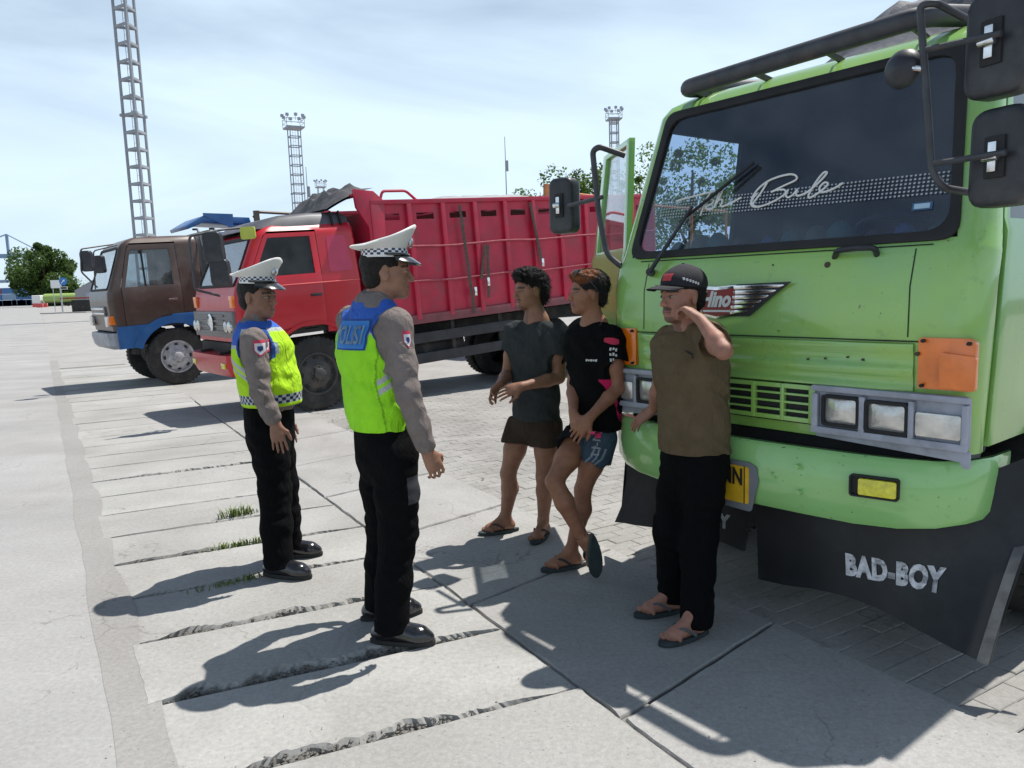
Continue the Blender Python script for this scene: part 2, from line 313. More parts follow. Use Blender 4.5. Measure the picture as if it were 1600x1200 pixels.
# mortar strip along the road edge, wavy on both sides, filling against the slabs
ms = MB(); va = []; rr = random.Random(3)
for i in range(90):
    a = -2.4 + i*0.26; w0 = -0.125 + 0.008*math.sin(a*3.1) + rr.uniform(-0.006, 0.006); w1 = 0.05 + rr.uniform(-0.012, 0.014) + 0.012*math.sin(a*5); va.append((gp(a, w0, 0.0016), gp(a, w1, 0.001)))
for i in range(89): ms.add([va[i][0], va[i][1], va[i+1][1], va[i+1][0]], [(0, 1, 2, 3)])
struct(ms.build('mortar_joint', M_STRIP, smooth=False))
yard = MB()
for q in (((18.0, -0.1), (18.0, 260), (1400, 1500), (1400, 0)), ((9.6, 1.40), (9.6, 60), (18.0, 60), (18.0, 1.40)), ((7.6, 5.6), (7.6, 60), (9.6, 60), (9.6, 5.6)), ((-9, 5.6), (-9, 60), (7.6, 60), (7.6, 5.6)), ((-9, -0.1), (-9, 5.6), (-3.2, 5.6), (-3.2, -0.1)),
          ((9.2, 2.4), (9.2, 5.6), (9.6, 5.6), (9.6, 2.4))):
    yard.add([gp(a, b, -0.007) for a, b in q], [(0, 1, 2, 3)])
struct(yard.build('yard', M_YARD))
bed = MB()
bed.add([gp(6.5, -0.12, -0.013), gp(6.5, 1.6, -0.013), gp(18.4, 1.6, -0.013), gp(18.4, -0.12, -0.013)], [(0, 1, 2, 3)]); bed.add([gp(-3.2, -0.12, -0.04), gp(-3.2, 1.355, -0.04), gp(6.5, 1.355, -0.04), gp(6.5, -0.12, -0.04)], [(0, 1, 2, 3)])
bed.add([gp(-3.2, 1.36, -0.014), gp(-3.2, 1.6, -0.014), gp(9.6, 1.6, -0.014), gp(9.6, 1.36, -0.014)], [(0, 1, 2, 3)])
bed.add([gp(-3.2, 2.38, -0.022), gp(-3.2, 5.8, -0.022), gp(9.6, 5.8, -0.022), gp(9.6, 2.38, -0.022)], [(0, 1, 2, 3)])
struct(bed.build('sand_bed', concrete('bedding_sand', (0.23, 0.22, 0.20), (0.29, 0.28, 0.26), pits=0.5, gamt=0.4, bump=1.0)))
apron = bpy.data.objects.new('pavement', None); COL.objects.link(apron); struct(apron)
def slab(corners, rough, matl, zt, seed, th=0.09):
    # corners: near-left, near-right, far-right, far-left ; rough: gap (m) and crumble per edge
    r = random.Random(seed); C4 = [V3(c) for c in corners]; cen = sum(C4)/4; out = []; mid = []
    for e in range(4):
        p, q = C4[e], C4[(e+1) % 4]; L = np.linalg.norm(q-p); n = max(3, int(L/(0.016 if rough[e][1] > 0.04 else 0.05))); w1, w2, w3 = r.uniform(0, 6), r.uniform(0, 6), r.uniform(0, 6); gap, cr = rough[e]; inw = V3((-(q-p)[1], (q-p)[0]))/L
        ph = r.uniform(-0.6, 0.9)
        for i in range(n):
            t = i/n; prof = 1.0
            if cr > 0.012: prof = max(0.10, min(1, 0.62+0.7*math.sin(t*3.6+ph)))*min(1, 7*min(t, 1-t)+0.05)
            d = gap + cr*prof*(0.62+0.2*math.sin(t*23+w1)+0.12*math.sin(t*57+w2+2*math.sin(t*19))+r.uniform(-0.12, 0.12)); out.append(p+(q-p)*t+inw*d)
            mid.append(0.004+min(0.03, cr*0.32)*(0.6+0.3*math.sin(t*31+w3)+0.2*math.sin(t*71+w1)+r.uniform(-0.12, 0.12)))
    n = len(out); top = []; 
    for i in range(n):
        v = cen-out[i]; top.append(out[i]+v/np.linalg.norm(v)*mid[i])
    dz = [r.uniform(-0.002, 0.002) for _ in range(4)]
    vs = [(p[0], p[1], zt) for p in top] + [(p[0], p[1], zt-0.8*mid[i]-0.004) for i, p in enumerate(out)] + [(p[0]*0.985+cen[0]*0.015, p[1]*0.985+cen[1]*0.015, zt-th) for p in out]
    fs = [tuple(range(n))] + [(i, n+i, n+(i+1) % n, (i+1) % n) for i in range(n)] + [(n+i, 2*n+i, 2*n+(i+1) % n, n+(i+1) % n) for i in range(n)]
    mb = MB().add(vs, fs); o = mb.build('slab', matl, apron, smooth=False); return o
crumb = {1: 0.075, 2: 0.095, 3: 0.09, 5: 0.07, 7: 0.04, 8: 0.025, 9: 0.085, 4: 0.05, 6: 0.03, 11: 0.03}
for i in range(-4, 30):
    ea, eb = -0.16+0.61*(i-1), -0.16+0.61*i; ja, jb = 0.52+0.62*(i-1), 0.52+0.62*i
    c = [E0+Ed*ea, J0+Jd*ja, J0+Jd*jb, E0+Ed*eb]; cn = crumb.get(i, 0.024 if i % 3 else 0.016)
    slab(c, [(0.004, cn), (0.003, 0.008), (0.004, 0.003), (0.006, 0.008)], M_SLAB, random.Random(i).uniform(-0.004, 0.003), 50+i)
K = [J0+Jd*(0.26+1.2*k) for k in range(-3, 9)]
def bnd(k):
    # right-hand edge of the second row of slabs, where the pavers begin
    a = 0.26+1.2*k; return J0+Jd*(a+0.22)+G*1.07
for k in range(-3, 9):
    slab([J0+Jd*(0.26+1.2*k), bnd(k), bnd(k+1), J0+Jd*(0.26+1.2*(k+1))], [(0.004, 0.012), (0.006, 0.008), (0.004, 0.006), (0.003, 0.010)], M_BIG, random.Random(k+90).uniform(-0.003, 0.003), 300+k)
# ---- concrete block pavers beyond the slabs (nearest ones as pieces, the others joined)
pm = MB(); hl, hw, ch = 0.1043, 0.0490, 0.004
pm.add([(sx*(hl-ch), sy*(hw-ch), 0) for sx, sy in ((-1, -1), (1, -1), (1, 1), (-1, 1))]+[(sx*hl, sy*hw, -ch) for sx, sy in ((-1, -1), (1, -1), (1, 1), (-1, 1))]+[(sx*hl, sy*hw, -0.06) for sx, sy in ((-1, -1), (1, -1), (1, 1), (-1, 1))],
       [(0, 1, 2, 3)]+[(i, 4+i, 4+(i+1) % 4, (i+1) % 4) for i in range(4)]+[(4+i, 8+i, 8+(i+1) % 4, 4+(i+1) % 4) for i in range(4)])
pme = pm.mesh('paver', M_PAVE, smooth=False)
cands = []
base = J0+G*0.93; rot = math.atan2(G[1], G[0])
for iy in range(-28, 106):
    for ix in range(0, 20):
        x = (ix+0.5*(iy % 2))*0.21+0.105+0.02; y = iy*0.1
        P = base+G*x+Jd*(y+0.4)
        if x > 4.1: continue
        cands.append((P, iy, ix))
def seen(P):
    v = V3((P[0], P[1], 0))-CP; z = v@FW
    if z < 0.5: return 9e9
    px, py = 800+F*(v@RT)/z, 600-F*(v@UP)/z
    if px < 560 or px > 1010 or py < 560 or py > 900: return 1000+z
    return z
cands.sort(key=lambda c: seen(c[0])); pr = random.Random(5); far_v = MB()
for k, (P, iy, ix) in enumerate(cands):
    z = pr.uniform(-0.013, -0.008); ang = rot+pr.uniform(-0.02, 0.02)
    if k < 290:
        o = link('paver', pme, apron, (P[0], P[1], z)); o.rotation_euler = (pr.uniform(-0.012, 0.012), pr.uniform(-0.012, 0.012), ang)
    else:
        ca, sa = math.cos(ang), math.sin(ang)
        far_v.add([(P[0]+v.co.x*ca-v.co.y*sa, P[1]+v.co.x*sa+v.co.y*ca, v.co.z+z) for v in pme.vertices], [tuple(p.vertices) for p in pme.polygons])
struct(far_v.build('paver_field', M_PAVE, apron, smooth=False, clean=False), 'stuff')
# ---- rubble in the open joints, loose grit on the slabs
rub = MB(); rg = random.Random(11)
def pebble(mb, p, s, r):
    vs = []
    for x, y, z in ((1, 0, 0), (-1, 0, 0), (0, 1, 0), (0, -1, 0), (0, 0, 1), (0, 0, -1)):
        q = r.uniform(0.55, 1.15)*s; vs.append((p[0]+x*q, p[1]+y*q, p[2]+z*q*0.6))
    mb.add(vs, [(0, 2, 4), (2, 1, 4), (1, 3, 4), (3, 0, 4), (2, 0, 5), (1, 2, 5), (3, 1, 5), (0, 3, 5)])
for i in crumb:
    A = E0+Ed*(-0.16+0.61*(i-1)); B = J0+Jd*(0.52+0.62*(i-1))
    for _ in range(int(6500*crumb[i])):
        t = rg.random(); P = A+(B-A)*t+G*0+Ed*(0.012+rg.uniform(0, 1)*crumb[i]*0.9); pebble(rub, (P[0], P[1], rg.uniform(-0.04, -0.006)), rg.uniform(0.004, 0.013), rg)
M_RUB = mat('rubble', (0.17, 0.16, 0.145), 0.95, var=0.45, vscale=60)
struct(rub.build('rubble', M_RUB, smooth=False, clean=False), 'stuff')
grit = MB()
for _ in range(420):
    px, py = rg.uniform(60, 1550), rg.uniform(640, 1195); P = onz(px, py); pebble(grit, (P[0], P[1], 0.002), rg.uniform(0.0015, 0.005), rg)
for px, py, s in ((520, 658, 0.02), (513, 661, 0.015), (755, 748, 0.018), (808, 866, 0.01), (545, 668, 0.016), (1015, 905, 0.01)):
    P = onz(px, py); pebble(grit, (P[0], P[1], 0.004), s, rg)
struct(grit.build('grit', mat('grit', (0.3, 0.28, 0.25), 0.95, var=0.3, vscale=30), smooth=False, clean=False), 'stuff')
gr = MB()
for px, py, n, h, w in ((372, 806, 110, 0.07, 0.06), (385, 849, 80, 0.035, 0.11), (352, 856, 30, 0.03, 0.06), (362, 912, 60, 0.022, 0.10), (395, 900, 25, 0.02, 0.05)):
    P0 = onz(px, py)
    for _ in range(n):
        c = P0[:2]+G*rg.gauss(0, w)+Ed*rg.gauss(0, 0.012); a = rg.uniform(0, 6.28); hh = h*rg.uniform(0.4, 1.2); ln = rg.uniform(0.3, 1.5)*hh; w_ = 0.0034; d = V3((math.cos(a), math.sin(a))); s_ = V3((-d[1], d[0]))*w_
        p1 = c+d*ln*0.4; p2 = c+d*ln
        gr.add([(c[0]-s_[0], c[1]-s_[1], -0.03), (c[0]+s_[0], c[1]+s_[1], -0.03), (p1[0]+s_[0], p1[1]+s_[1], hh*0.65), (p1[0]-s_[0], p1[1]-s_[1], hh*0.65), (p2[0], p2[1], hh)], [(0, 1, 2, 3), (3, 2, 4)])
struct(gr.build('grass', mat('grass', (0.15, 0.2, 0.05), 0.7, var=0.4, vscale=40), smooth=False, clean=False), 'stuff')
# ================================================================== TRUCKS
M_RUBBER = mat('rubber', (0.018, 0.018, 0.019), 0.75, var=0.3, vscale=9, bump=0.2, bscale=60)
M_TYRE = mat('tyre', (0.028, 0.027, 0.026), 0.85, var=0.3, vscale=7, dirt=(0.13, 0.115, 0.095), damt=0.35, dscale=5, bump=0.3, bscale=80)
M_STEEL = mat('painted_steel', (0.045, 0.047, 0.055), 0.5, var=0.35, vscale=14, dirt=(0.16, 0.10, 0.06), damt=0.5, dscale=9, dcut=0.6)
M_BLACKP = mat('black_plastic', (0.022, 0.024, 0.03), 0.45, var=0.25, vscale=20, dirt=(0.12, 0.12, 0.12), damt=0.25, dscale=6)
M_CHROME = mat('chrome', (0.75, 0.75, 0.76), 0.18, metal=1.0, var=0.2, vscale=30, rvar=0.12)
M_CHASSIS = mat('chassis', (0.022, 0.021, 0.021), 0.8, var=0.4, vscale=6, dirt=(0.11, 0.09, 0.07), damt=0.5, dscale=4)
M_INT = mat('cab_interior', (0.035, 0.034, 0.034), 0.9, var=0.2)
M_WHITE = mat('white_paint', (0.78, 0.78, 0.76), 0.5, var=0.08)
M_LENS = mat('lamp_lens', (0.62, 0.61, 0.58), 0.16, metal=0.55, var=0.3, vscale=14, spec=0.9, coat=0.6, bump=0.25, bscale=35, rvar=0.1)
M_AMBER = mat('amber_lens', (0.85, 0.19, 0.01), 0.2, var=0.2, vscale=12, spec=0.7, coat=0.5, bump=0.15, bscale=40)
M_YELLOWL = mat('yellow_lens', (0.72, 0.66, 0.02), 0.15, var=0.25, vscale=40, spec=0.8, coat=0.4, bump=0.4, bscale=70)
M_GREY = mat('grey_plastic', (0.36, 0.38, 0.45), 0.5, var=0.15, vscale=12, dirt=(0.1, 0.1, 0.1), damt=0.35, dscale=7)
M_MIRROR = mat('mirror_glass', (0.8, 0.8, 0.8), 0.03, metal=1.0, var=0)
M_GLASS = glass_mat('tinted_glass', (0.62, 0.72, 0.84), dust=0.03, ior=1.65)
M_GLASSD = glass_mat('dark_glass', (0.36, 0.40, 0.43), dust=0.04, ior=1.35)
M_GLASSL = glass_mat('clear_glass', (0.75, 0.8, 0.83), dust=0.10, ior=1.6)
class Cab:
    """hollow lorry cab: rows of z, mirrored columns; front at +Y, half width w(z)"""
    def __init__(s, zs, w, yf, rc, hws, wsz, door, win, yb, winz, doorz):
        s.zs, s.w, s.yf, s.rc, s.hws, s.wsz, s.door, s.win, s.yb, s.winz, s.doorz = zs, w, yf, rc, hws, wsz, door, win, yb, winz, doorz
    def cols(s, z, ins=0.0):
        w = s.w(z)-ins; yf = s.yf(z)-ins; rc = s.rc; h = min(s.hws(z), w-rc-0.002); P = [(0, yf), (h*0.5, yf), (h, yf)]
        for i in range(5): a = math.radians(90-22.5*i); P.append((w-rc+rc*math.cos(a), yf-rc+rc*math.sin(a)))
        yA = min(s.door[0], yf-rc-0.02); yB = yA-0.07
        for y in (yA, yB, s.win[1], s.door[1]): P.append((w, y))
        yb = s.yb+ins
        for i in range(4): a = math.radians(-30*i); P.append((w-0.07+0.07*math.cos(a), yb+0.07+0.07*math.sin(a)))
        P.append((0, yb)); return P
    def shell(s, cx=0.0, ins=0.0, open_near=True, open_far=True):
        mb = MB(); nH = len(s.cols(s.zs[0])); rows = []
        for z in s.zs:
            P = s.cols(z, ins); ring = [(cx+x, y, z) for x, y in P] + [(cx-x, y, z) for x, y in P[-2:0:-1]]; rows.append(ring)
        n = len(rows[0]); vs = [p for r in rows for p in r]; fs = []
        for i in range(len(rows)-1):
            zm = (s.zs[i]+s.zs[i+1])/2
            for k in range(n):
                a, b = k, (k+1) % n; ha = a if a < nH else n-a; hb = b if b < nH else n-b; lo, hi = min(ha, hb), max(ha, hb); far = a < nH and b <= nH-1
                if hi <= 2 and s.wsz[0] < zm < s.wsz[1]: continue
                if lo >= 8 and hi <= 11 and s.doorz[0] < zm < s.doorz[1]: continue
                fs.append((i*n+a, i*n+b, (i+1)*n+b, (i+1)*n+a))
        top = [(p[0]*0.6+cx*0.4, p[1]*0.6+(s.yb+s.yf(s.zs[-1]))/2*0.4, p[2]+0.022-ins) for p in rows[-1]]; vs += top; o = len(rows)
        for k in range(n): fs.append(((o-1)*n+k, (o-1)*n+(k+1) % n, o*n+(k+1) % n, o*n+k))
        fs.append(tuple(o*n+k for k in range(n))); return mb.add(vs, fs)
    def door_panel(s, side, cx=0.0, g=0.006, th=0.035, zrows=None, bow=0.012):
        """hollow-framed door with a window opening, side = +1 / -1"""
        zz = zrows or [s.doorz[0]+g, (s.doorz[0]+s.winz[0])/2, s.winz[0]-0.05, s.winz[0], s.winz[1], s.doorz[1]-g]; mb = MB(); G_ = []
        for z in zz:
            w = s.w(z); yA = min(s.door[0], s.yf(z)-s.rc-0.02); ys = [yA-g, yA-0.07, s.win[1], s.door[1]+g]; b = bow if z < s.winz[0]-0.02 else 0.0
            G_.append([(w+b, y) for y in ys])
        for lay in (0, 1):
            for i, z in enumerate(zz):
                for (x, y) in G_[i]: mb.v.append((cx+side*(x-lay*th), y, z))
        R_ = len(zz); q = lambda l, i, j: l*R_*4+i*4+j; hole = lambda i, j: j == 1 and zz[i] >= s.winz[0]-1e-6 and zz[i+1] <= s.winz[1]+1e-6
        def quad(*ix): mb.f.append(ix); mb.mi.append(0)
        for i in range(R_-1):
            for j in range(3):
                if hole(i, j):
                    quad(q(0, i, 1), q(0, i+1, 1), q(1, i+1, 1), q(1, i, 1)); quad(q(0, i, 2), q(0, i+1, 2), q(1, i+1, 2), q(1, i, 2)); quad(q(0, i, 1), q(0, i, 2), q(1, i, 2), q(1, i, 1)); quad(q(0, i+1, 1), q(0, i+1, 2), q(1, i+1, 2), q(1, i+1, 1)); continue
                quad(q(0, i, j), q(0, i, j+1), q(0, i+1, j+1), q(0, i+1, j)); quad(q(1, i, j), q(1, i, j+1), q(1, i+1, j+1), q(1, i+1, j))
            for j in (0, 3): quad(q(0, i, j), q(0, i+1, j), q(1, i+1, j), q(1, i, j))
        for i in (0, R_-1):
            for j in range(3): quad(q(0, i, j), q(0, i, j+1), q(1, i, j+1), q(1, i, j))
        return mb
    def side_pane(s, side, cx=0.0, inset=0.018, m=0.012):
        z0, z1 = s.winz; mb = MB(); P = []
        for z, k in ((z0, 0), (z0, 1), (z1, 1), (z1, 0)):
            yA = min(s.door[0], s.yf(z)-s.rc-0.02)-0.07; P.append((cx+side*(s.w(z)-inset), yA+m if k == 0 else s.win[1]-m, z))
        Q = [(x-side*0.004, y, z) for x, y, z in P]; return mb.add(P+Q, [(0, 1, 2, 3), (7, 6, 5, 4), (0, 1, 5, 4), (1, 2, 6, 5), (2, 3, 7, 6), (3, 0, 4, 7)])
    def ws_frame(s):
        z0, z1 = s.wsz; p0 = V3((0, s.yf(z0), z0)); p1 = V3((0, s.yf(z1), z1)); up = unit(p1-p0); return p0, up, np.linalg.norm(p1-p0)
def windscreen(cab, parent, cx, glass, gasket=M_RUBBER, border=0.028):
    p0, up, H = cab.ws_frame(); h0, h1 = cab.hws(cab.wsz[0]), cab.hws(cab.wsz[1]); o = p0+V3((cx, 0, 0)); X = V3((-1.0, 0, 0))       # reading direction seen from the front
    out = rpoly([(-h0-0.01, -0.012), (h0+0.01, -0.012), (h1+0.01, H+0.012), (-h1-0.01, H+0.012)], 0.07, 5); inn = rpoly([(-h0+border, border*0.9), (h0-border, border*0.9), (h1-border, H-border), (-h1+border, H-border)], 0.09, 5)
    pane = rpoly([(-h0, 0), (h0, 0), (h1, H), (-h1, H)], 0.06, 5)
    g = MB().prism(pane, 0.004, o, X, up, zoff=-0.004).build('windscreen', glass, parent, smooth=False)
    MB().frame(out, inn, 0.016, o, X, up, zoff=-0.002).build('rubber_seal', gasket, g, bevel=0.003)
    return g, o, X, up, np.cross(X, up)
def wheel(parent, c, R=0.5, wd=0.26, side=-1, rim='rim_grey', rimcol=(0.33, 0.33, 0.34), dual=False, holes=8):
    """wheel with axle along X; side = direction of the outer face"""
    ax = V3((side, 0, 0)); c = V3(c); mr = mat(rim, rimcol, 0.55, metal=0.0, var=0.25, vscale=12, dirt=(0.10, 0.08, 0.06), damt=0.6, dscale=8)
    root = bpy.data.objects.new('wheel', None); COL.objects.link(root); root.parent = parent; root.location = tuple(c); ri = R*0.58
    ty = MB().lathe([(ri, -wd), (R*0.86, -wd), (R*0.97, -wd*0.93), (R, -wd*0.78), (R, -wd*0.22), (R*0.985, -wd*0.1), (R*0.93, -wd*0.02), (R*0.8, 0.006), (R*0.68, 0.0), (ri, -0.02)], (0, 0, 0), ax, 40)
    if dual: ty.lathe([(ri, -2*wd-0.05), (R*0.9, -2*wd-0.05), (R, -2*wd+0.05), (R, -wd-0.12), (R*0.9, -wd-0.06), (ri, -wd-0.06)], (0, 0, 0), ax, 32)
    nt_ = 44
    for i in range(nt_):
        a = 2*math.pi*i/nt_; rd = V3((0, math.cos(a), math.sin(a))); tg = V3((0, -math.sin(a), math.cos(a))); ty.box(rd*(R-0.001)+ax*(-wd*0.17), (0.055, 0.012, 0.03), (ax, rd, tg)); ty.box(rd*(R-0.001)+ax*(-wd*0.83), (0.055, 0.012, 0.03), (ax, rd, tg))
    ty.build('tyre', M_TYRE, root)
    rm = MB().lathe([(ri+0.004, -0.05), (ri, -0.012), (ri-0.015, -0.004), (ri-0.03, -0.02), (ri*0.86, -0.06), (ri*0.72, -0.05), (ri*0.60, -0.015), (ri*0.42, 0.0), (ri*0.40, 0.012), (ri*0.30, 0.018), (ri*0.28, 0.07), (ri*0.2, 0.085), (0.0, 0.088)], (0, 0, 0), ax, 40)
    for i in range(8):
        a = 2*math.pi*i/8+0.2; p = V3((0, math.cos(a), math.sin(a)))*ri*0.35; rm.cyl(p+ax*0.01, p+ax*0.05, 0.014, n=6)
    rm.build('rim', mr, root)
    for i in range(holes):
        a = 2*math.pi*i/holes; rd = V3((0, math.cos(a), math.sin(a))); tg = V3((0, -math.sin(a), math.cos(a))); MB().box(rd*ri*0.76+ax*(-0.043), (0.012, 0.035, 0.06), (ax, rd, tg)).build('hand_hole', M_RUBBER, root)
    return root
def mirror_head(parent, c, w, h, d, face_y=-1, name='mirror', tilt=0.0, clamp=True):
    mb = MB().prism(rpoly([(-w*0.5, -h*0.5), (w*0.5, -h*0.5), (w*0.47, h*0.5), (-w*0.47, h*0.5)], w*0.3, 6), d, (0, -d/2, 0), (-1, 0, 0), (0, 0, 1)); o = mb.build(name, M_BLACKP, parent, bevel=d*0.28, segs=4, loc=tuple(c)); o.rotation_euler = (0, 0, tilt)
    MB().box((0, face_y*(d/2+0.001), 0), (w*0.84, 0.006, h*0.86)).build('mirror_glass', M_MIRROR, o, bevel=0.002)
    if not clamp: return o
    MB().box((0, -face_y*(d/2-0.002), 0.0), (w*0.34, 0.022, h*0.42)).build('bracket_recess', M_RUBBER, o, bevel=0.004)
    cl = MB().box((0, -face_y*(d/2+0.012), 0), (w*0.14, 0.016, h*0.3)); cl.cyl((-w*0.13, -face_y*(d/2+0.022), 0), (w*0.13, -face_y*(d/2+0.022), 0), 0.016, n=12); cl.build('clamp', M_CHROME, o, bevel=0.003); return o
def interior(parent, cab, cx, z0, seatz, wheel_x, col=M_INT):
    w = cab.w(seatz)-0.07; MB().box((cx, (cab.yb+cab.yf(z0))/2, z0), (2*w, abs(cab.yb-cab.yf(z0))-0.15, 0.05)).build('cab_floor', col, parent)
    yd = cab.yf(cab.wsz[0])-0.19; MB().prism(rpoly([(0.16, -0.42), (0.14, 0.0), (-0.1, 0.0), (-0.22, -0.14), (-0.2, -0.42)], 0.04), 2*w-0.06, (cx-w+0.03, yd, cab.wsz[0]-0.02), (0, 1, 0), (0, 0, 1)).build('dashboard', M_BLACKP, parent)
    for sx in (-0.5, 0.5):
        s = bpy.data.objects.new('seat', None); COL.objects.link(s); s.parent = parent; s.location = (cx+sx*w, yd-0.72, seatz); sm = mat('seat_cloth', (0.05, 0.05, 0.055), 0.95)
        MB().box((0, 0, 0), (0.48, 0.48, 0.14)).build('cushion', sm, s, bevel=0.05, segs=3); MB().box((0, -0.28, 0.36), (0.46, 0.13, 0.62)).build('backrest', sm, s, bevel=0.05, segs=3); MB().box((0, -0.28, 0.75), (0.26, 0.1, 0.16)).build('headrest', sm, s, bevel=0.04, segs=3)
    c = V3((cx+wheel_x, yd-0.22, cab.wsz[0]+0.0)); ax = unit((0, -0.55, 0.83)); x = V3((1, 0, 0)); y = np.cross(ax, x)
    sw = MB().tube([c+x*0.21*math.cos(t)+y*0.21*math.sin(t) for t in np.linspace(0, 2*math.pi, 24, endpoint=False)], 0.014, 8, closed=True)
    sw.cyl(c-x*0.2, c+x*0.2, 0.012, n=6); sw.cyl(c, c-ax*0.3, 0.02, n=8); sw.build('steering_wheel', M_BLACKP, parent)
YAW = math.radians(128)
# ------------------------------------------------------------------ green truck
GO = V3((0.932, 3.283, 0)); GU = V3((math.cos(YAW), math.sin(YAW), 0)); GN = V3((-math.sin(YAW), math.cos(YAW), 0))
def gl(px, py, y):
    w = onplane(px, py, GO+GN*y, GN)-GO; return V3((w@GU, y, w[2]))
def gside(px, py, x):
    w = onplane(px, py, GO+GU*x, GU)-GO; return V3((x, w@GN, w[2]))
def glz(px, py, z):
    w = onz(px, py, z)-GO; return V3((w@GU, w@GN, z))
def patched_paint(name, c0, c1, c2, rough=0.38, coat=0.9):
    # resprayed cab: soft-edged patches of slightly different paint, scuffs, grime
    m = mat(name, c0, rough, var=0.07, vscale=2.2, coat=coat, bump=0.10, bscale=5, dirt=c1, dscale=1.7, damt=0.75, dcut=0.46, rvar=0.1)
    t = m.node_tree; N = t.nodes; b = N['Principled BSDF']; src = b.inputs['Base Color'].links[0].from_socket
    q = N.new('ShaderNodeTexNoise'); q.inputs['Scale'].default_value = 13; q.inputs['Detail'].default_value = 7; q.inputs['Roughness'].default_value = 0.7; tcn = N.new('ShaderNodeTexCoord'); t.links.new(tcn.outputs['Object'], q.inputs['Vector'])
    r = N.new('ShaderNodeMapRange'); r.inputs['From Min'].default_value = 0.60; r.inputs['From Max'].default_value = 0.72; r.inputs['To Max'].default_value = 0.75; t.links.new(q.outputs['Fac'], r.inputs['Value'])
    x = N.new('ShaderNodeMix'); x.data_type = 'RGBA'; t.links.new(r.outputs['Result'], x.inputs['Factor']); t.links.new(src, x.inputs['A']); x.inputs['B'].default_value = (*c2, 1); q2 = N.new('ShaderNodeTexNoise'); q2.inputs['Scale'].default_value = 48; q2.inputs['Detail'].default_value = 4; q3 = N.new('ShaderNodeTexNoise'); q3.inputs['Scale'].default_value = 4; q3.inputs['Detail'].default_value = 3
    for w_ in (q2, q3): t.links.new(tcn.outputs['Object'], w_.inputs['Vector'])
    r2 = N.new('ShaderNodeMapRange'); r2.inputs['From Min'].default_value = 0.68; r2.inputs['From Max'].default_value = 0.72; t.links.new(q2.outputs['Fac'], r2.inputs['Value']); r3 = N.new('ShaderNodeMapRange'); r3.inputs['From Min'].default_value = 0.52; r3.inputs['From Max'].default_value = 0.6; r3.inputs['To Max'].default_value = 0.9; t.links.new(q3.outputs['Fac'], r3.inputs['Value'])
    mu = N.new('ShaderNodeMath'); mu.operation = 'MULTIPLY'; t.links.new(r2.outputs['Result'], mu.inputs[0]); t.links.new(r3.outputs['Result'], mu.inputs[1]); x2 = N.new('ShaderNodeMix'); x2.data_type = 'RGBA'; t.links.new(mu.outputs[0], x2.inputs['Factor']); t.links.new(x.outputs['Result'], x2.inputs['A']); x2.inputs['B'].default_value = (0.10, 0.075, 0.045, 1)      # chips down to primer
    t.links.new(x2.outputs['Result'], b.inputs['Base Color']); return m
M_GREEN = patched_paint('green_paint', (0.29, 0.52, 0.11), (0.25, 0.49, 0.18), (0.2, 0.38, 0.09), rough=0.26)
M_GREEN2 = patched_paint('green_bumper_paint', (0.28, 0.56, 0.19), (0.25, 0.52, 0.15), (0.2, 0.4, 0.12), rough=0.34)
M_GREEN3 = patched_paint('green_door_paint', (0.21, 0.46, 0.085), (0.17, 0.40, 0.09), (0.3, 0.5, 0.14), rough=0.32)
gt = thing('green_truck', 'bright green cab-over truck with winged badge and lettered windscreen', 'truck', tuple(GO), (0, 0, YAW))
lerp = lambda z, zz, vv: float(np.interp(z, zz, vv))
gyf = lambda z: lerp(z, [0.88, 1.09, 1.30, 1.5, 1.64, 1.675, 2.40, 2.45, 2.50], [-0.225, -0.21, -0.20, -0.205, -0.245, -0.265, -0.48, -0.52, -0.62])
gw = lambda z: lerp(z, [0.88, 1.3, 1.62, 1.7, 2.40, 2.46, 2.50], [0.885, 0.905, 0.915, 0.90, 0.815, 0.79, 0.73])
ghw = lambda z: lerp(z, [1.675, 2.40], [0.795, 0.715])
gc = Cab([0.88, 1.09, 1.29, 1.302, 1.5, 1.62, 1.64, 1.675, 1.74, 2.34, 2.40, 2.45, 2.485, 2.50], gw, gyf, 0.085, ghw, (1.675, 2.40), (-0.33, -1.22), (-0.42, -1.13), -1.72, (1.74, 2.32), (0.885, 2.36))
gc.shell().build('cab_body', M_GREEN, gt, ang=50)
gc.shell(ins=0.028).build('cab_lining', M_INT, gt)
ws, wo_, wX, wU, wN = windscreen(gc, gt, 0.0, M_GLASS)
interior(gt, gc, 0.0, 0.98, 1.3, -0.42)
nd = gc.door_panel(-1, g=0.016).build('door', M_GREEN3, gt, bevel=0.004); gc.side_pane(-1).build('window_pane', M_GLASSD, nd)
dh = MB().box((-0.945, -1.1, 1.5), (0.02, 0.16, 0.03)); dh.build('door_handle', M_BLACKP, nd, bevel=0.006)
# far door standing open, turned about its front hinge
hg = (gw(1.3)-0.01, -0.345, 0)
fd = MB(); src = gc.door_panel(1); fd.v = [(x-hg[0], y-hg[1], z) for x, y, z in src.v]; fd.f = src.f; fd.mi = src.mi
fdo = fd.build('door', M_GREEN3, gt, bevel=0.004, loc=hg); fdo.rotation_euler = (0, 0, math.radians(58)); fdo['label'] = 'driver door standing open'
src = gc.side_pane(1); sp = MB(); sp.v = [(x-hg[0], y-hg[1], z) for x, y, z in src.v]; sp.f = src.f; sp.mi = src.mi; sp.build('window_pane', M_GLASSL, fdo)
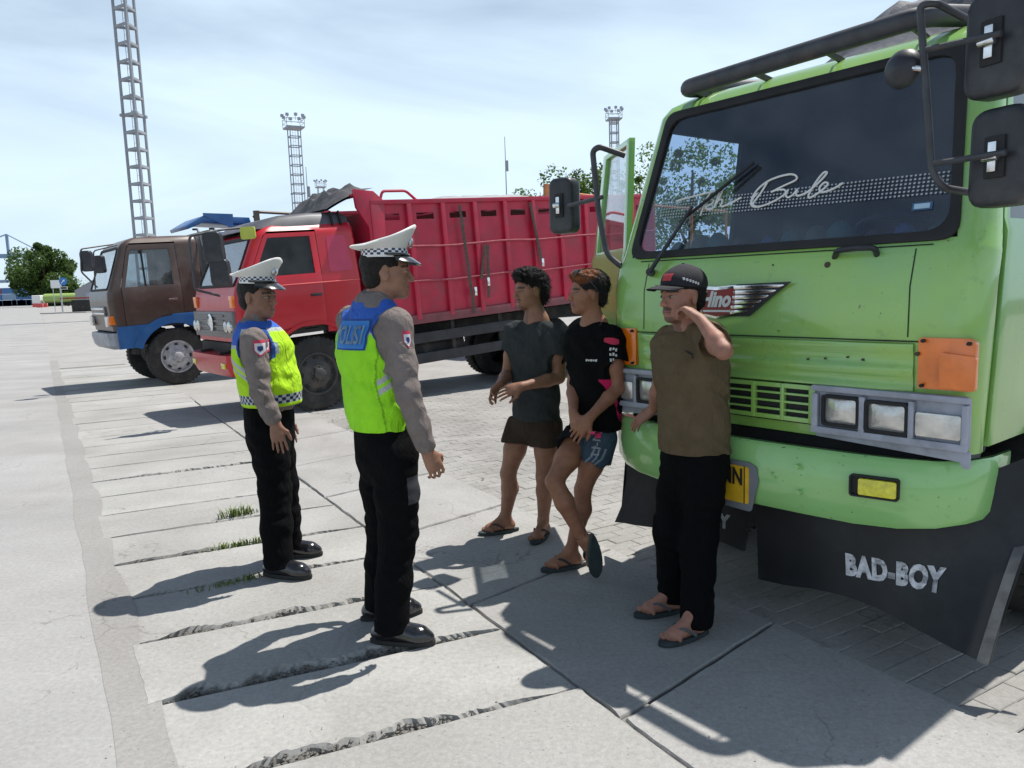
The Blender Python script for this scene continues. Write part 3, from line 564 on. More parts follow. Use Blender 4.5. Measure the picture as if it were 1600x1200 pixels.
# corrugated panel under the nose seam, lower grille with slots
prof = [(1.288, 0.004), (1.284, 0.02), (1.262, 0.026), (1.25, 0.014), (1.205, 0.013), (1.195, 0.024), (1.172, 0.030), (1.158, 0.016), (1.128, 0.014), (1.118, 0.027), (1.105, 0.026), (1.098, 0.0)]
fp = MB(); xs = np.linspace(-0.685, 0.685, 14); fp.loft([[(x, gyf(z)+d*(1 if 0 < i < 13 else 0.3)+0.004*math.sin(x*5+z*9), z) for i, x in enumerate(xs)] for z, d in prof], closed=False); fp.build('ribbed_panel', M_GREEN, gt, ang=60)
lg = bpy.data.objects.new('lower_grille', None); COL.objects.link(lg); lg.parent = gt
MB().box((0, -0.213, 1.012), (0.575, 0.02, 0.17)).build('backing', M_RUBBER, lg)
for k, z in enumerate((1.086, 1.052, 1.016, 0.98, 0.945)): MB().box((0, -0.193, z), (0.575, 0.02, 0.010 if 0 < k < 4 else 0.02)).build('slat', M_GREEN, lg, bevel=0.003)
for x in (-0.285, -0.145, 0.0, 0.145, 0.285): MB().box((x, -0.191, 1.015), (0.018 if abs(x) < 0.25 else 0.03, 0.024, 0.16)).build('divider', M_GREEN, lg, bevel=0.003)
# shut lines of the nose: thin black joints between the panels
M_JOINT = mat('panel_joint', (0.02, 0.03, 0.015), 0.8)
for x in (-0.66, 0.66):
    pth = [(x, gyf(z)+0.0015, z) for z in (1.31, 1.4, 1.5, 1.58, 1.64)]; MB().loft([[(x-0.0025, y, z), (x+0.0025, y, z)] for x, y, z in pth], closed=False).build('panel_joint', M_JOINT, gt)
MB().loft([[(x, gyf(1.296)+0.0035, 1.2975), (x, gyf(1.296)+0.0035, 1.292)] for x in np.linspace(-0.8, 0.8, 9)], closed=False).build('panel_joint', M_JOINT, gt)
MB().loft([[(x, gyf(1.652)+0.002, 1.655), (x, gyf(1.648)+0.002, 1.650)] for x in np.linspace(-0.72, 0.72, 9)], closed=False).build('panel_joint', M_JOINT, gt)
# headlamp clusters
def cluster(sd):
    S = lambda x: -sd*x if sd < 0 else sd*x
    r = bpy.data.objects.new('headlamp_cluster', None); COL.objects.link(r); r.parent = gt; yb = -0.205
    def quad(px0, py0, px1, py1, y): a = gl(px0, py0, y); b = gl(px1, py1, y); return a, b
    xL, xR, zT, zB = -0.292, -0.892, 1.104, 0.905; X = V3((-1, 0, 0)); Z = V3((0, 0, 1))
    def R2(x0, x1, z0, z1, rd=0.012): return rpoly([(-x0, z0), (-x1, z0), (-x1, z1), (-x0, z1)], rd, 3)
    lamps = [(-0.345, -0.488, 0.948, 1.06), (-0.525, -0.678, 0.942, 1.055)]
    def put(mb): 
        if sd > 0: mb.v = [(-x, y, z) for x, y, z in mb.v]
        return mb
    bz = MB(); bz.prism(R2(xL, xR, zB, zT, 0.02), 0.02, (0, yb, 0), X, Z)
    put(bz).build('bezel', M_GREY, r, bevel=0.006)
    bl = MB()
    for a, b, w_, h_ in (((xL+xR)/2, zT-0.012, xL-xR, 0.024), ((xL+xR)/2, zB+0.014, xL-xR, 0.028)): bl.box((a, yb+0.031, b), (w_, 0.026, h_))
    bl.box((xL-0.014, yb+0.0305, 1.0), (0.028, 0.024, 0.14)); bl.box((-0.506, yb+0.0305, 1.0), (0.026, 0.024, 0.146)); bl.box((-0.696, yb+0.0305, 1.0), (0.022, 0.024, 0.146)); bl.box((xR+0.01, yb+0.0305, 1.0), (0.02, 0.024, 0.15))
    put(bl).build('bezel_rim', M_GREY, r, bevel=0.006)
    for x0, x1, z0, z1 in lamps:
        s_ = put(MB().frame(R2(x0+0.008, x1-0.008, z0-0.008, z1+0.008, 0.016), R2(x0-0.004, x1+0.004, z0+0.005, z1-0.005, 0.012), 0.022, (0, yb+0.021, 0), X, Z)); hl = s_.build('headlight', M_RUBBER, r)
        g = MB(); n = 8; rows = []
        for j in range(n+1):
            row = []
            for i in range(n+1):
                u_, v_ = i/n, j/n; row.append((x0+(x1-x0)*u_, yb+0.026+0.014*(1-(2*u_-1)**2)*(1-(2*v_-1)**2), z0+(z1-z0)*v_))
            rows.append(row)
        g.loft(rows, closed=False); put(g).build('lens', M_LENS, hl)
    g = put(MB().prism(R2(-0.712, -0.872, 0.945, 1.035, 0.01), 0.018, (0, yb+0.022, 0), X, Z)); g.build('marker_lens', M_LENS, r, bevel=0.005)
    sk = put(MB().prism([(0.3, 0.885), (0.86, 0.862), (0.872, 0.84), (0.895, 0.84), (0.895, 0.905), (0.3, 0.908)], 0.014, (0, yb-0.002, 0), X, Z)); sk.build('lower_trim', M_GREY, r, bevel=0.004)
    am = MB(); am.prism(rpoly([(0.705, 1.122), (0.900, 1.122), (0.900, 1.298), (0.88, 1.312), (0.705, 1.312)], 0.012, 3), 0.035, (0, -0.222, 0), X, Z); am.prism(rpoly([(0.79, 1.13), (0.912, 1.13), (0.912, 1.25), (0.79, 1.262)], 0.01, 3), 0.022, (0, -0.186, 0), X, Z)
    al = put(am).build('turn_signal', M_AMBER, gt, bevel=0.005)
    for x, z in ((-0.725, 1.30), (-0.882, 1.295), (-0.725, 1.134), (-0.885, 1.136)): put(MB().cyl((x, -0.19, z), (x, -0.172, z), 0.007, n=8)).build('screw', M_RUBBER, al)
cluster(-1); cluster(1)
# bumper: swept-back ends, hollow section
bx = [-0.90, -0.895, -0.86, -0.78, -0.66, -0.5, -0.3, -0.1, 0.1, 0.3, 0.5, 0.66, 0.78, 0.86, 0.895, 0.90]; by = [-0.56, -0.40, -0.28, -0.195, -0.145, -0.112, -0.09, -0.078, -0.078, -0.088, -0.105, -0.13, -0.165, -0.215, -0.29, -0.50]
bm_ = MB(); rings = []
for x, y in zip(bx, by):
    t = abs(x)/0.9; zb = 0.565+0.05*max(0, (t-0.55)/0.45)**2; zt = 0.848; nx = 0.0 if abs(x) < 0.8 else math.copysign(0.6, x)
    rings.append([(x-nx*0.05, y-0.075, zt-0.006), (x-nx*0.01, y-0.02, zt), (x, y-0.004, zt-0.014), (x, y+0.008, (zt+zb)/2), (x, y, zb+0.03), (x-nx*0.01, y-0.018, zb), (x-nx*0.05, y-0.07, zb+0.004), (x-nx*0.03, y-0.03, (zt+zb)/2)])
bm_.loft(rings, closed=True, caps=True); bump = bm_.build('bumper', M_GREEN2, gt, ang=45)
for px, py in ((1250, 728), (1252, 768), (1210, 738), (1215, 745)):
    p = gl(px, py, -0.09); MB().cyl(p, p+V3((0, 0.03, 0)), 0.011 if px > 1240 else 0.005, n=10).build('bolt', M_GREEN2, bump)
fa = gl(1329, 741, -0.12); fb = gl(1404, 782, -0.12); cx_, cz_ = (fa[0]+fb[0])/2, (fa[2]+fb[2])/2; fw_, fh_ = abs(fa[0]-fb[0])*0.95, abs(fa[2]-fb[2])*1.28
tl = unit((1, 0.22, 0)); FX = -tl
fo = MB().frame(rrect(fw_, fh_, 0.012), rrect(fw_-0.014, fh_-0.014, 0.008), 0.02, (cx_, -0.125, cz_), FX, (0, 0, 1)).build('fog_lamp', M_RUBBER, gt)
MB().prism(rrect(fw_-0.012, fh_-0.012, 0.008), 0.008, (cx_, -0.125, cz_), FX, (0, 0, 1)).build('lamp_recess', M_RUBBER, fo)
MB().prism(rrect(fw_*0.76, fh_-0.022, 0.008, cx=fw_*0.08), 0.02, (cx_, -0.122, cz_), FX, (0, 0, 1), zoff=0.006).build('lens', M_YELLOWL, fo, bevel=0.004)
# number plate (only its right-hand end shows beside the standing man)
M_PLATE = mat('plate_yellow', (0.75, 0.45, 0.02), 0.45, var=0.12, vscale=20)
pl = MB().prism(rpoly([(-0.24, -0.1), (0.21, -0.115), (0.245, 0.03), (0.235, 0.09), (0.2, 0.105), (-0.24, 0.105)], 0.02), 0.008, (0.135, -0.070, 0.648), (-1, 0, 0), (0, 0, 1)).build('plate_bracket', mat('plate_grey', (0.16, 0.17, 0.19), 0.6), gt, bevel=0.002)
MB().prism(rrect(0.40, 0.165, 0.01), 0.004, (0.135, -0.061, 0.65), (-1, 0, 0), (0, 0, 1)).build('number_plate', M_PLATE, pl)
lettering('MN', mat('plate_black', (0.02, 0.02, 0.02), 0.5), pl, (0.070, -0.0575, 0.648), (-1, 0, 0), (0, 0, 1), width=0.105, height=0.075, offset=0.0015)
MB().box((-0.045, -0.0555, 0.65), (0.004, 0.003, 0.165)).build('plate_stripe', MATS['plate_black'], pl)
# dark space between bumper and nose
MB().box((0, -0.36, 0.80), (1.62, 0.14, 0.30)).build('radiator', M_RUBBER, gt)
# rubber skirt, its near end flared forward
sk = MB(); bot = [(1545, 1040), (1490, 1014), (1430, 982), (1375, 952), (1320, 931), (1270, 920), (1225, 914), (1185, 905)]; nb = len(bot); cols_ = []
for i, (px, py) in enumerate(bot):
    t = i/(nb-1); yb_ = -0.13-0.10*t+0.02*math.sin(i*1.7); b_ = gl(px, py, yb_); xt = -1.10+(1.12)*t; col = []
    for k in range(9):
        v = k/8; x = xt*(1-v)+b_[0]*v + (0.035*math.sin(v*math.pi) if i == 0 else 0); y = (-0.20-0.04*math.sin(t*7)-0.42*max(0, 1-t*2.6))*(1-v)+yb_*v-0.035*math.sin(v*math.pi)*(1-t); col.append((x, y, (0.70+0.22*max(0, 1-t*3))*(1-v)+b_[2]*v))
    cols_.append(col)
cols_b = [[(x, y-0.012, z) for x, y, z in c] for c in cols_]
ring_ = [cols_[i]+cols_b[i][::-1] for i in range(nb)]; sk.loft(ring_, closed=True, caps=True); M_FLAP = mat('flap_rubber', (0.010, 0.011, 0.013), 0.55, var=0.4, vscale=5, dirt=(0.06, 0.065, 0.07), damt=0.3, dscale=2.2, rvar=0.15)
skirt = sk.build('rubber_skirt', M_FLAP, gt); skirt['label'] = 'hanging rubber skirt stencilled in white'
hm = MB()
for k in range(4, 8):
    a, b = V3(cols_[0][k]), V3(cols_[0][k+1]); a2, b2 = V3(cols_[1][k]), V3(cols_[1][k+1]); f_ = 0.33
    hm.add([a+V3((0, 0.006, 0)), a+(a2-a)*f_+V3((0, 0.006, 0)), b+(b2-b)*f_+V3((0, 0.006, 0)), b+V3((0, 0.006, 0))], [(0, 1, 2, 3)])
hm.build('worn_edge', mat('worn_rubber', (0.09, 0.095, 0.1), 0.8, var=0.4, vscale=14), skirt)
M_STENCIL = mat('stencil_white', (0.62, 0.63, 0.66), 0.7, var=0.35, vscale=26, dirt=(0.05, 0.05, 0.055), damt=0.8, dscale=30, dcut=0.55)
la = gl(1316, 900, -0.165); lb = gl(1452, 940, -0.13)
def on_skirt(me_o, ref, push=0.008):
    dg = bpy.context.evaluated_depsgraph_get(); bv = BVHTree.FromPolygons([v.co for v in ref.data.vertices], [tuple(p.vertices) for p in ref.data.polygons])
    for v in me_o.data.vertices:
        h = bv.ray_cast(Vector((v.co.x, v.co.y+1.0, v.co.z)), Vector((0, -1, 0)))
        if h[0] is not None: v.co.y = h[0].y+push
bt = lettering('BAD-BOY', M_STENCIL, skirt, la, lb-la, (0, 0, 1), width=np.linalg.norm(lb-la), height=0.095, offset=0.006, shear=-0.12, spacing=1.1, extrude=0.0004); on_skirt(bt, skirt, 0.0025)
rs_ = MB(); xs_ = np.linspace(0.08, 0.90, 8); rs_.loft([[(x, -0.30+0.02*math.sin(x*6), 0.68), (x, -0.29+0.02*math.sin(x*6), 0.45), (x+0.02, -0.26, 0.25+0.03*math.sin(x*5)), (x+0.02, -0.275, 0.25+0.03*math.sin(x*5)), (x, -0.305, 0.45), (x, -0.315, 0.68)] for x in xs_], closed=True, caps=True); rsk = rs_.build('rubber_skirt', M_FLAP, gt)
ob = gl(1140, 829, -0.26); bt2 = lettering('BAD-BOY', M_STENCIL, rsk, ob+V3((0.36, 0, 0.0)), (-1, 0, 0), (0, 0, 1), width=0.36, height=0.075, offset=0.006, extrude=0.0004); on_skirt(bt2, rsk, 0.0025)
lf = MB(); P_ = [gl(x, y, -0.33) for x, y in ((1003, 715), (960, 816), (1022, 822), (1024, 735))]
lf.add([p for p in P_]+[p+V3((0, -0.014, 0)) for p in P_], [(0, 1, 2, 3), (7, 6, 5, 4), (0, 1, 5, 4), (1, 2, 6, 5), (2, 3, 7, 6), (3, 0, 4, 7)]); lf.build('mud_flap', M_FLAP, gt, bevel=0.003)
# badge with wings on the nose
bd = bpy.data.objects.new('badge', None); COL.objects.link(bd); bd.parent = gt; bY = -0.192; bc = gl(1122, 471, bY)
def wing(sd):
    W_ = MB()
    for k in range(6):
        z0 = 0.062-0.022*k; ln = 0.255-0.033*k; x0 = 0.095-0.004*k; pts = [(x0, z0-0.010), (x0+ln*0.9, z0-0.004), (x0+ln, z0+0.006), (x0+ln*0.97, z0+0.009), (x0, z0+0.009)]
        if sd < 0: pts = [(-a, b) for a, b in pts][::-1]
        W_.prism(pts, 0.012, (bc[0], bY, bc[2]), (-1, 0, 0), (0, 0, 1), zoff=0.004)
    out = [(0.07, -0.068), (0.17, -0.066), (0.30, 0.03), (0.375, 0.082), (0.2, 0.078), (0.07, 0.075)]
    if sd < 0: out = [(-a, b) for a, b in out][::-1]
    W_.build('wing', M_CHROME, bd, bevel=0.002); MB().prism(out, 0.006, (bc[0], bY, bc[2]), (-1, 0, 0), (0, 0, 1)).build('wing_base', M_BLACKP, bd)
wing(1); wing(-1)
sh = rpoly([(-0.105, 0.06), (-0.1, -0.05), (0.0, -0.068), (0.1, -0.05), (0.105, 0.06), (0.0, 0.052)], 0.015)
MB().prism(rpoly([(-0.115, 0.075), (-0.112, -0.06), (0.0, -0.08), (0.112, -0.06), (0.115, 0.075), (0.0, 0.068)], 0.015), 0.012, (bc[0], bY, bc[2]), (-1, 0, 0), (0, 0, 1)).build('shield_rim', M_CHROME, bd, bevel=0.003)
MB().prism(sh, 0.004, (bc[0], bY, bc[2]), (-1, 0, 0), (0, 0, 1), zoff=0.012).build('shield', mat('badge_red', (0.30, 0.02, 0.025), 0.35), bd)
lettering('Hino', M_WHITE, bd, (bc[0]+0.082, bY+0.0165, bc[2]-0.026), (-1, 0, 0), (0, 0, 1), width=0.165, height=0.075, shear=0.35, offset=0.004, lift=0.0005)
MB().box((bc[0]-0.005, bY+0.018, bc[2]-0.043), (0.15, 0.003, 0.009)).build('underline', M_WHITE, bd)
# lettering and dotted band on the windscreen
def onws(px, py, lift=0.006):
    p0 = GO+GU*wo_[0]+GN*wo_[1]+V3((0, 0, wo_[2])); nW = GU*wN[0]+GN*wN[1]+V3((0, 0, wN[2])); w = onplane(px, py, p0+nW*lift, nW)-GO; return V3((w@GU, w@GN, w[2]))
zq = lambda a, b: (1030+a/2.807, b/2.807)
strokes = [[(75, 882), (120, 869), (180, 854), (245, 838)], [(238, 836), (222, 850), (203, 885), (180, 946)], [(198, 906), (226, 897), (238, 882), (224, 872), (206, 888), (205, 910), (220, 919), (242, 906), (262, 868), (277, 838), (268, 838), (252, 878), (241, 912)], [(243, 905), (258, 882), (272, 874), (277, 884), (270, 904), (288, 902), (322, 886), (360, 866)],
           [(474, 800), (445, 848), (412, 896), (440, 908)], [(430, 848), (405, 880), (408, 903), (440, 906), (500, 884), (552, 850), (548, 832), (515, 833), (492, 842), (545, 815), (600, 788), (596, 768), (560, 766), (490, 788), (440, 823), (408, 868), (410, 900)],
           [(566, 832), (556, 856), (566, 866), (588, 852), (606, 830), (600, 852), (612, 858), (650, 842), (700, 800), (735, 760), (722, 757), (690, 795), (660, 845), (656, 866), (672, 862), (712, 836), (740, 808), (726, 800), (704, 822), (708, 842), (738, 838), (775, 822), (806, 802)]]
tx = MB()
for s_ in strokes: tx.tube(smooth_path([onws(*zq(*p)) for p in s_], 5), 0.0046, 5)
tx.build('windscreen_lettering', M_WHITE, ws)
dots = MB(); a0 = onws(1010, 332); a1 = onws(1480, 284); upd = wU
for r_ in range(6):
    for c_ in range(88):
        p = a0+(a1-a0)*(c_/87)+upd*(r_-2.5)*0.0155
        if p[0] > 0.66: continue
        dots.box(p, (0.0075, 0.0012, 0.0065), (wX, wN, wU))
dots.build('dotted_band', mat('dot_print', (0.42, 0.45, 0.5), 0.6), ws, smooth=False, clean=False)['kind'] = 'stuff'
st = MB(); p = onws(1441, 322, 0.003); st.box(p, (0.075, 0.002, 0.03), (wX, wN, wU)); so_ = st.build('sticker', mat('sticker_blue', (0.05, 0.12, 0.25), 0.5), ws); st = MB(); st.box(p+wN*0.002, (0.058, 0.002, 0.019), (wX, wN, wU)); st.build('sticker_print', mat('sticker_pale', (0.42, 0.6, 0.75), 0.5), so_)
# things on the dash behind the glass
rd_ = random.Random(4); tb = bpy.data.objects.new('dashboard_clutter', None); COL.objects.link(tb); tb.parent = gt
for k in range(11):
    x = -0.66+k*0.125; rr_ = rd_.uniform(0.035, 0.065); cc_ = [(0.05, 0.16, 0.1), (0.05, 0.1, 0.22), (0.2, 0.05, 0.05), (0.12, 0.2, 0.12), (0.2, 0.19, 0.08)][k % 5]
    MB().lathe([(0.001, 0), (rr_*0.9, 0.0), (rr_, rr_*0.6), (rr_*0.8, rr_*1.3), (rr_*0.35, rr_*1.75), (0.001, rr_*1.85)], (x, -0.40+rd_.uniform(-0.03, 0.03), 1.665), n=14).build('ornament', mat('ornament_%d' % (k % 5), cc_, 0.7), tb)
# wipers
def wiper(base, elbow, b0, b1, nm='wiper'):
    r = MB(); r.cyl(onws(*base, 0.0)-wN*0.03, onws(*base, 0.05), 0.02, n=10); r.tube([onws(*base, 0.05), onws(*elbow, 0.045)], [0.013, 0.008], 6); w_ = r.build(nm, M_BLACKP, gt)
    b = MB(); b.beam(onws(*b0, 0.018), onws(*b1, 0.018), 0.009, 0.012, wN); b.beam(onws(*b0, 0.034), onws(*((b0[0]+b1[0])/2, (b0[1]+b1[1])/2), 0.04), 0.01, 0.01, wN); b.beam(onws(*((b0[0]+b1[0])/2, (b0[1]+b1[1])/2), 0.04), onws(*b1, 0.03), 0.01, 0.01, wN); b.build('wiper_blade', M_RUBBER, w_); return w_
wiper((1015, 425), (1082, 322), (1062, 347), (1178, 254))
hp = [onws(1306, 392, 0.0)-wU*0.03, onws(1309, 384, 0.05)-wU*0.02, onws(1338, 380, 0.055)-wU*0.02, onws(1368, 379, 0.05)-wU*0.02, onws(1373, 388, 0.0)-wU*0.03]
MB().tube(bend_path(hp, 0.02), 0.012, 8).build('grab_handle', M_BLACKP, gt)
for px, py, r_ in ((1293, 414, 0.013), (1208, 414, 0.004), (1433, 553, 0.008), (1262, 561, 0.004), (1289, 560, 0.004), (1324, 558, 0.004), (1348, 562, 0.005)):
    p = gl(px, py, -0.2); yy = gyf(p[2])+(0.022 if py > 500 else 0.0); p = gl(px, py, yy); MB().lathe([(r_, -0.006), (r_*0.98, 0.003), (r_*0.6, 0.0045), (0.0005, 0.004)], p, (0, 1, 0), 12).build('screw', mat('rusty_screw', (0.06, 0.045, 0.03), 0.7), gt)
# roof bar: thick bent tube with brackets
rl = gl(1062, 139, -0.44); rr2 = gl(1446, 24, -0.44); path = bend_path([rl+V3((-0.02, -0.75, 0.10)), rl+V3((0.0, -0.02, 0.0)), rr2, rr2+V3((-0.10, -0.75, 0.10))], 0.09)
MB().tube(path, 0.042, 14).build('roof_bar', M_STEEL, gt)
for t in (0.06, 0.35, 0.65, 0.95):
    q = rl+(rr2-rl)*t; MB().beam(q+V3((0, -0.03, -0.02)), V3((q[0], -0.66, 2.475)), 0.025, 0.012, (1, 0, 0)).build('bar_bracket', M_STEEL, gt)
# near-side mirror arm with two mirrors and a round one
my = -0.02; arm = bend_path([gl(1530, 40, my-0.25), gl(1462, 4, my), gl(1437, 8, my), gl(1446, 120, my), gl(1456, 268, my), gl(1474, 294, my-0.01), gl(1532, 303, my-0.2)], 0.05)
ma = MB().tube(arm, 0.0125, 10); ma.tube([gl(1440, 79, my), gl(1565, 52, my+0.01)], 0.0105, 8); ma.tube([gl(1452, 257, my), gl(1572, 238, my+0.01)], 0.0105, 8); arm_o = ma.build('mirror_arm', M_STEEL, gt)
for (px, py, w_, h_) in ((1566, 68, 0.205, 0.335), (1571, 246, 0.20, 0.315)):
    c = gl(px, py, my-0.075); mirror_head(gt, c, w_, h_, 0.10, face_y=-1, tilt=math.radians(-14))
c = gl(1408, 107, my-0.02); rm_ = MB().lathe([(0.0, 0.035), (0.035, 0.03), (0.06, 0.012), (0.068, -0.012), (0.066, -0.022), (0.0, -0.024)], (0, 0, 0), (0.25, 1, 0.15), 24).build('round_mirror', M_BLACKP, gt, loc=tuple(c)); MB().cyl(gl(1408, 105, my)-c, gl(1445, 108, my)-c, 0.009, n=8).build('clamp', M_CHROME, rm_)
# far-side mirror on a bent arm
fy = -0.22; arm = bend_path([gl(972, 417, fy-0.04), gl(948, 398, fy), gl(935, 330, fy), gl(926, 236, fy), gl(936, 229, fy), gl(976, 243, fy-0.12)], 0.05)
ma = MB().tube(arm, 0.016, 10); ma.tube([gl(941, 308, fy), gl(888, 322, fy)], 0.012, 8); ma.build('mirror_arm', M_STEEL, gt)
mirror_head(gt, gl(882, 322, fy-0.07), 0.17, 0.315, 0.10, face_y=-1, tilt=math.radians(12))
# chassis, cargo body behind the cab, wheels
MB().box((-0.42, -3.4, 0.86), (0.09, 6.2, 0.22)).build('chassis_rail', M_CHASSIS, gt); MB().box((0.42, -3.4, 0.86), (0.09, 6.2, 0.22)).build('chassis_rail', M_CHASSIS, gt)
MB().box((0, -1.2, 0.52), (1.5, 0.12, 0.12)).build('axle', M_CHASSIS, gt); MB().box((0, -1.0, 0.78), (0.7, 1.1, 0.36)).build('engine', M_CHASSIS, gt, bevel=0.05)
for y in (-1.2,): 
    wheel(gt, (-0.96, y, 0.5), side=-1); wheel(gt, (0.96, y, 0.5), side=1)
wheel(gt, (-0.98, -5.2, 0.5), side=-1, dual=True); wheel(gt, (0.98, -5.2, 0.5), side=1, dual=True)
M_BED = patched_paint('green_bed_paint', (0.13, 0.32, 0.07), (0.1, 0.22, 0.06), (0.2, 0.12, 0.06), rough=0.6)
MB().box((0, -4.25, 1.08), (2.02, 4.7, 0.12)).build('bed_floor', M_BED, gt, bevel=0.01)
for x in (-1.0, 1.0):
    for k in range(6): MB().box((x, -1.98-0.78*k-0.39, 1.62), (0.05, 0.75, 0.94)).build('side_board', M_BED, gt, bevel=0.008)
MB().box((0, -1.93, 1.66), (1.96, 0.05, 1.02)).build('head_board', M_BED, gt, bevel=0.008); MB().box((0, -6.62, 1.62), (1.96, 0.05, 0.94)).build('tail_board', M_BED, gt, bevel=0.008)
for x in (-0.93, -0.3, 0.3, 0.93): MB().box((x, -1.9, 2.3), (0.06, 0.06, 0.5)).build('head_post', M_BED, gt)
# folded tarpaulin on the roof carrier
tp = MB(); nx_, ny_ = 26, 14; g_ = []
for j in range(ny_):
    row = []
    for i in range(nx_):
        u_, v_ = i/(nx_-1), j/(ny_-1); x = 0.62-1.58*u_; y = -0.82-1.05*v_; e = min(1, 5*min(u_, 1-u_))*min(1, 4*min(v_, 1-v_)); h = 0.05+0.44*max(0, math.sin((u_-0.22)*2.0))*e + 0.07*e*(math.sin(u_*17+3*v_)+math.sin(v_*11-u_*7)+0.6*math.sin(u_*41+v_*23))*0.5
        row.append((x, y, 2.545+max(0.0, h*e)))
    g_.append(row)
tp.loft(g_, closed=False); tp.loft([[(x, y, 2.54) for x, y, z in r] for r in g_], closed=False); tpo = tp.build('tarpaulin', mat('tarpaulin_grey', (0.05, 0.055, 0.07), 0.55, var=0.4, vscale=6, bump=0.5, bscale=18), None, loc=tuple(GO)); tpo.rotation_euler = (0, 0, YAW); tag(tpo, 'crumpled dark grey tarpaulin folded on the green cab roof', 'tarpaulin')
# ------------------------------------------------------------------ red and brown trucks (side facing the camera at local x = 0)
def tframe(px, py, tilt):
    w0 = onz(px, py); return w0, (math.radians(-tilt), 0, YAW)
M_RED = mat('red_paint', (0.52, 0.012, 0.025), 0.36, var=0.12, vscale=3, coat=0.2, dirt=(0.30, 0.03, 0.04), damt=0.5, dscale=3, rvar=0.08)
M_REDBED = mat('red_bed_paint', (0.50, 0.018, 0.055), 0.42, var=0.16, vscale=4, dirt=(0.26, 0.06, 0.075), damt=0.55, dscale=3.2, bump=0.1, bscale=12, rvar=0.1)
M_BROWN = mat('brown_paint', (0.075, 0.045, 0.034), 0.42, var=0.15, vscale=3, coat=0.25, dirt=(0.13, 0.095, 0.08), damt=0.4, dscale=3)
M_BLUE = mat('blue_paint', (0.02, 0.12, 0.34), 0.4, var=0.2, vscale=4, coat=0.3, dirt=(0.06, 0.12, 0.2), damt=0.4, dscale=4)
M_GRILLE = mat('grille_grey', (0.16, 0.15, 0.15), 0.4, var=0.2, vscale=9)
def arch(parent, c, r0, r1, x0, x1, m, name='wheel_arch', a0=0, a1=180):
    mb = MB(); n = 20; rings = []
    for i in range(n+1):
        a = math.radians(a0+(a1-a0)*i/n); d = (math.cos(a), math.sin(a)); rings.append([(x0, c[0]+d[0]*r0, c[1]+d[1]*r0), (x0, c[0]+d[0]*r1, c[1]+d[1]*r1), (x1, c[0]+d[0]*r1, c[1]+d[1]*r1), (x1, c[0]+d[0]*r0, c[1]+d[1]*r0)])
    return mb.loft(rings, closed=True, caps=True).build(name, m, parent, ang=50)
def arched_panel(parent, name, m, ys, ztop, zbot, c, R, x0, x1):
    """side panel under the door line with a round cut for the wheel"""
    top = [(y, ztop) for y in ys]; bot = []
    for y in ys:
        d = abs(y-c[0]); zb = zbot
        if d < R: zb = max(zbot, c[1]+math.sqrt(R*R-d*d))
        bot.append((y, zb))
    mb = MB(); rings = []
    for (y, zt), (_, zb) in zip(top, bot): rings.append([(x0, y, zt), (x0, y, zb), (x1, y, zb), (x1, y, zt)])
    return mb.loft(rings, closed=True, caps=True).build(name, m, parent, ang=50)
# ---------------- red truck
w0, rot_ = tframe(505, 640, 3.5); rt_ = thing('red_truck', 'red cargo truck with high ribbed steel bed beside the brown one', 'truck', tuple(w0), rot_); CX = 1.0; rt_.scale = (0.86, 1, 1)
ryf = lambda z: lerp(z, [1.02, 1.40, 1.66, 1.72, 2.30, 2.38, 2.44], [0.96, 0.98, 0.94, 0.90, 0.60, 0.52, 0.40]); rw = lambda z: lerp(z, [1.02, 1.7, 1.8, 2.36, 2.44], [0.985, 1.0, 0.985, 0.91, 0.83]); rhw = lambda z: lerp(z, [1.72, 2.30], [0.86, 0.78])
rc_ = Cab([1.02, 1.3, 1.56, 1.585, 1.68, 1.72, 1.80, 2.28, 2.30, 2.36, 2.41, 2.44], rw, ryf, 0.09, rhw, (1.72, 2.30), (0.77, -0.22), (0.68, -0.13), -0.78, (1.80, 2.28), (1.12, 2.34))
rc_.shell(CX).build('cab_body', M_RED, rt_, ang=50); rc_.shell(CX, 0.03).build('cab_lining', M_INT, rt_)
windscreen(rc_, rt_, CX, glass_mat('sky_glass', (0.62, 0.70, 0.75), dust=0.10, ior=1.9)); interior(rt_, rc_, CX, 1.06, 1.36, 0.45)
for sd in (-1, 1):
    d_ = rc_.door_panel(sd, CX).build('door', M_RED, rt_, bevel=0.004); rc_.side_pane(sd, CX).build('window_pane', M_GLASSD, d_)
    x = CX+sd*1.017; MB().box((x, -0.1, 1.52), (0.02, 0.15, 0.035)).build('door_handle', M_BLACKP, d_, bevel=0.006)
    MB().tube([(CX+sd*1.0, 0.77, 1.66), (CX+sd*1.008, 0.3, 1.675), (CX+sd*1.0, -0.75, 1.665)], 0.011, 6).build('side_trim', M_RED, rt_)
    qp = rpoly([(-0.33, 1.80), (-0.36, 2.27), (-0.62, 2.27), (-0.68, 1.80)], 0.04); n_ = MB(); s_ = [(CX+sd*(rw(z)+0.004), y, z) for y, z in qp]; s2 = [(CX+sd*(rw(z)-0.01), y, z) for y, z in qp]; k_ = len(qp)
    n_.add(s_+s2, [tuple(range(k_)), tuple(range(2*k_-1, k_-1, -1))]+[(i, (i+1) % k_, k_+(i+1) % k_, k_+i) for i in range(k_)]); n_.build('quarter_panel', mat('red_quarter', (0.5, 0.012, 0.07), 0.3, var=0.1, coat=0.4), rt_)
ys = list(np.linspace(0.9, -0.76, 45)); arched_panel(rt_, 'lower_panel', M_RED, ys, 1.24, 0.93, (0.0, 0.5), 0.645, 0.03, 0.07); arched_panel(rt_, 'lower_panel', M_RED, ys, 1.24, 0.93, (0.0, 0.5), 0.645, 1.93, 1.97)
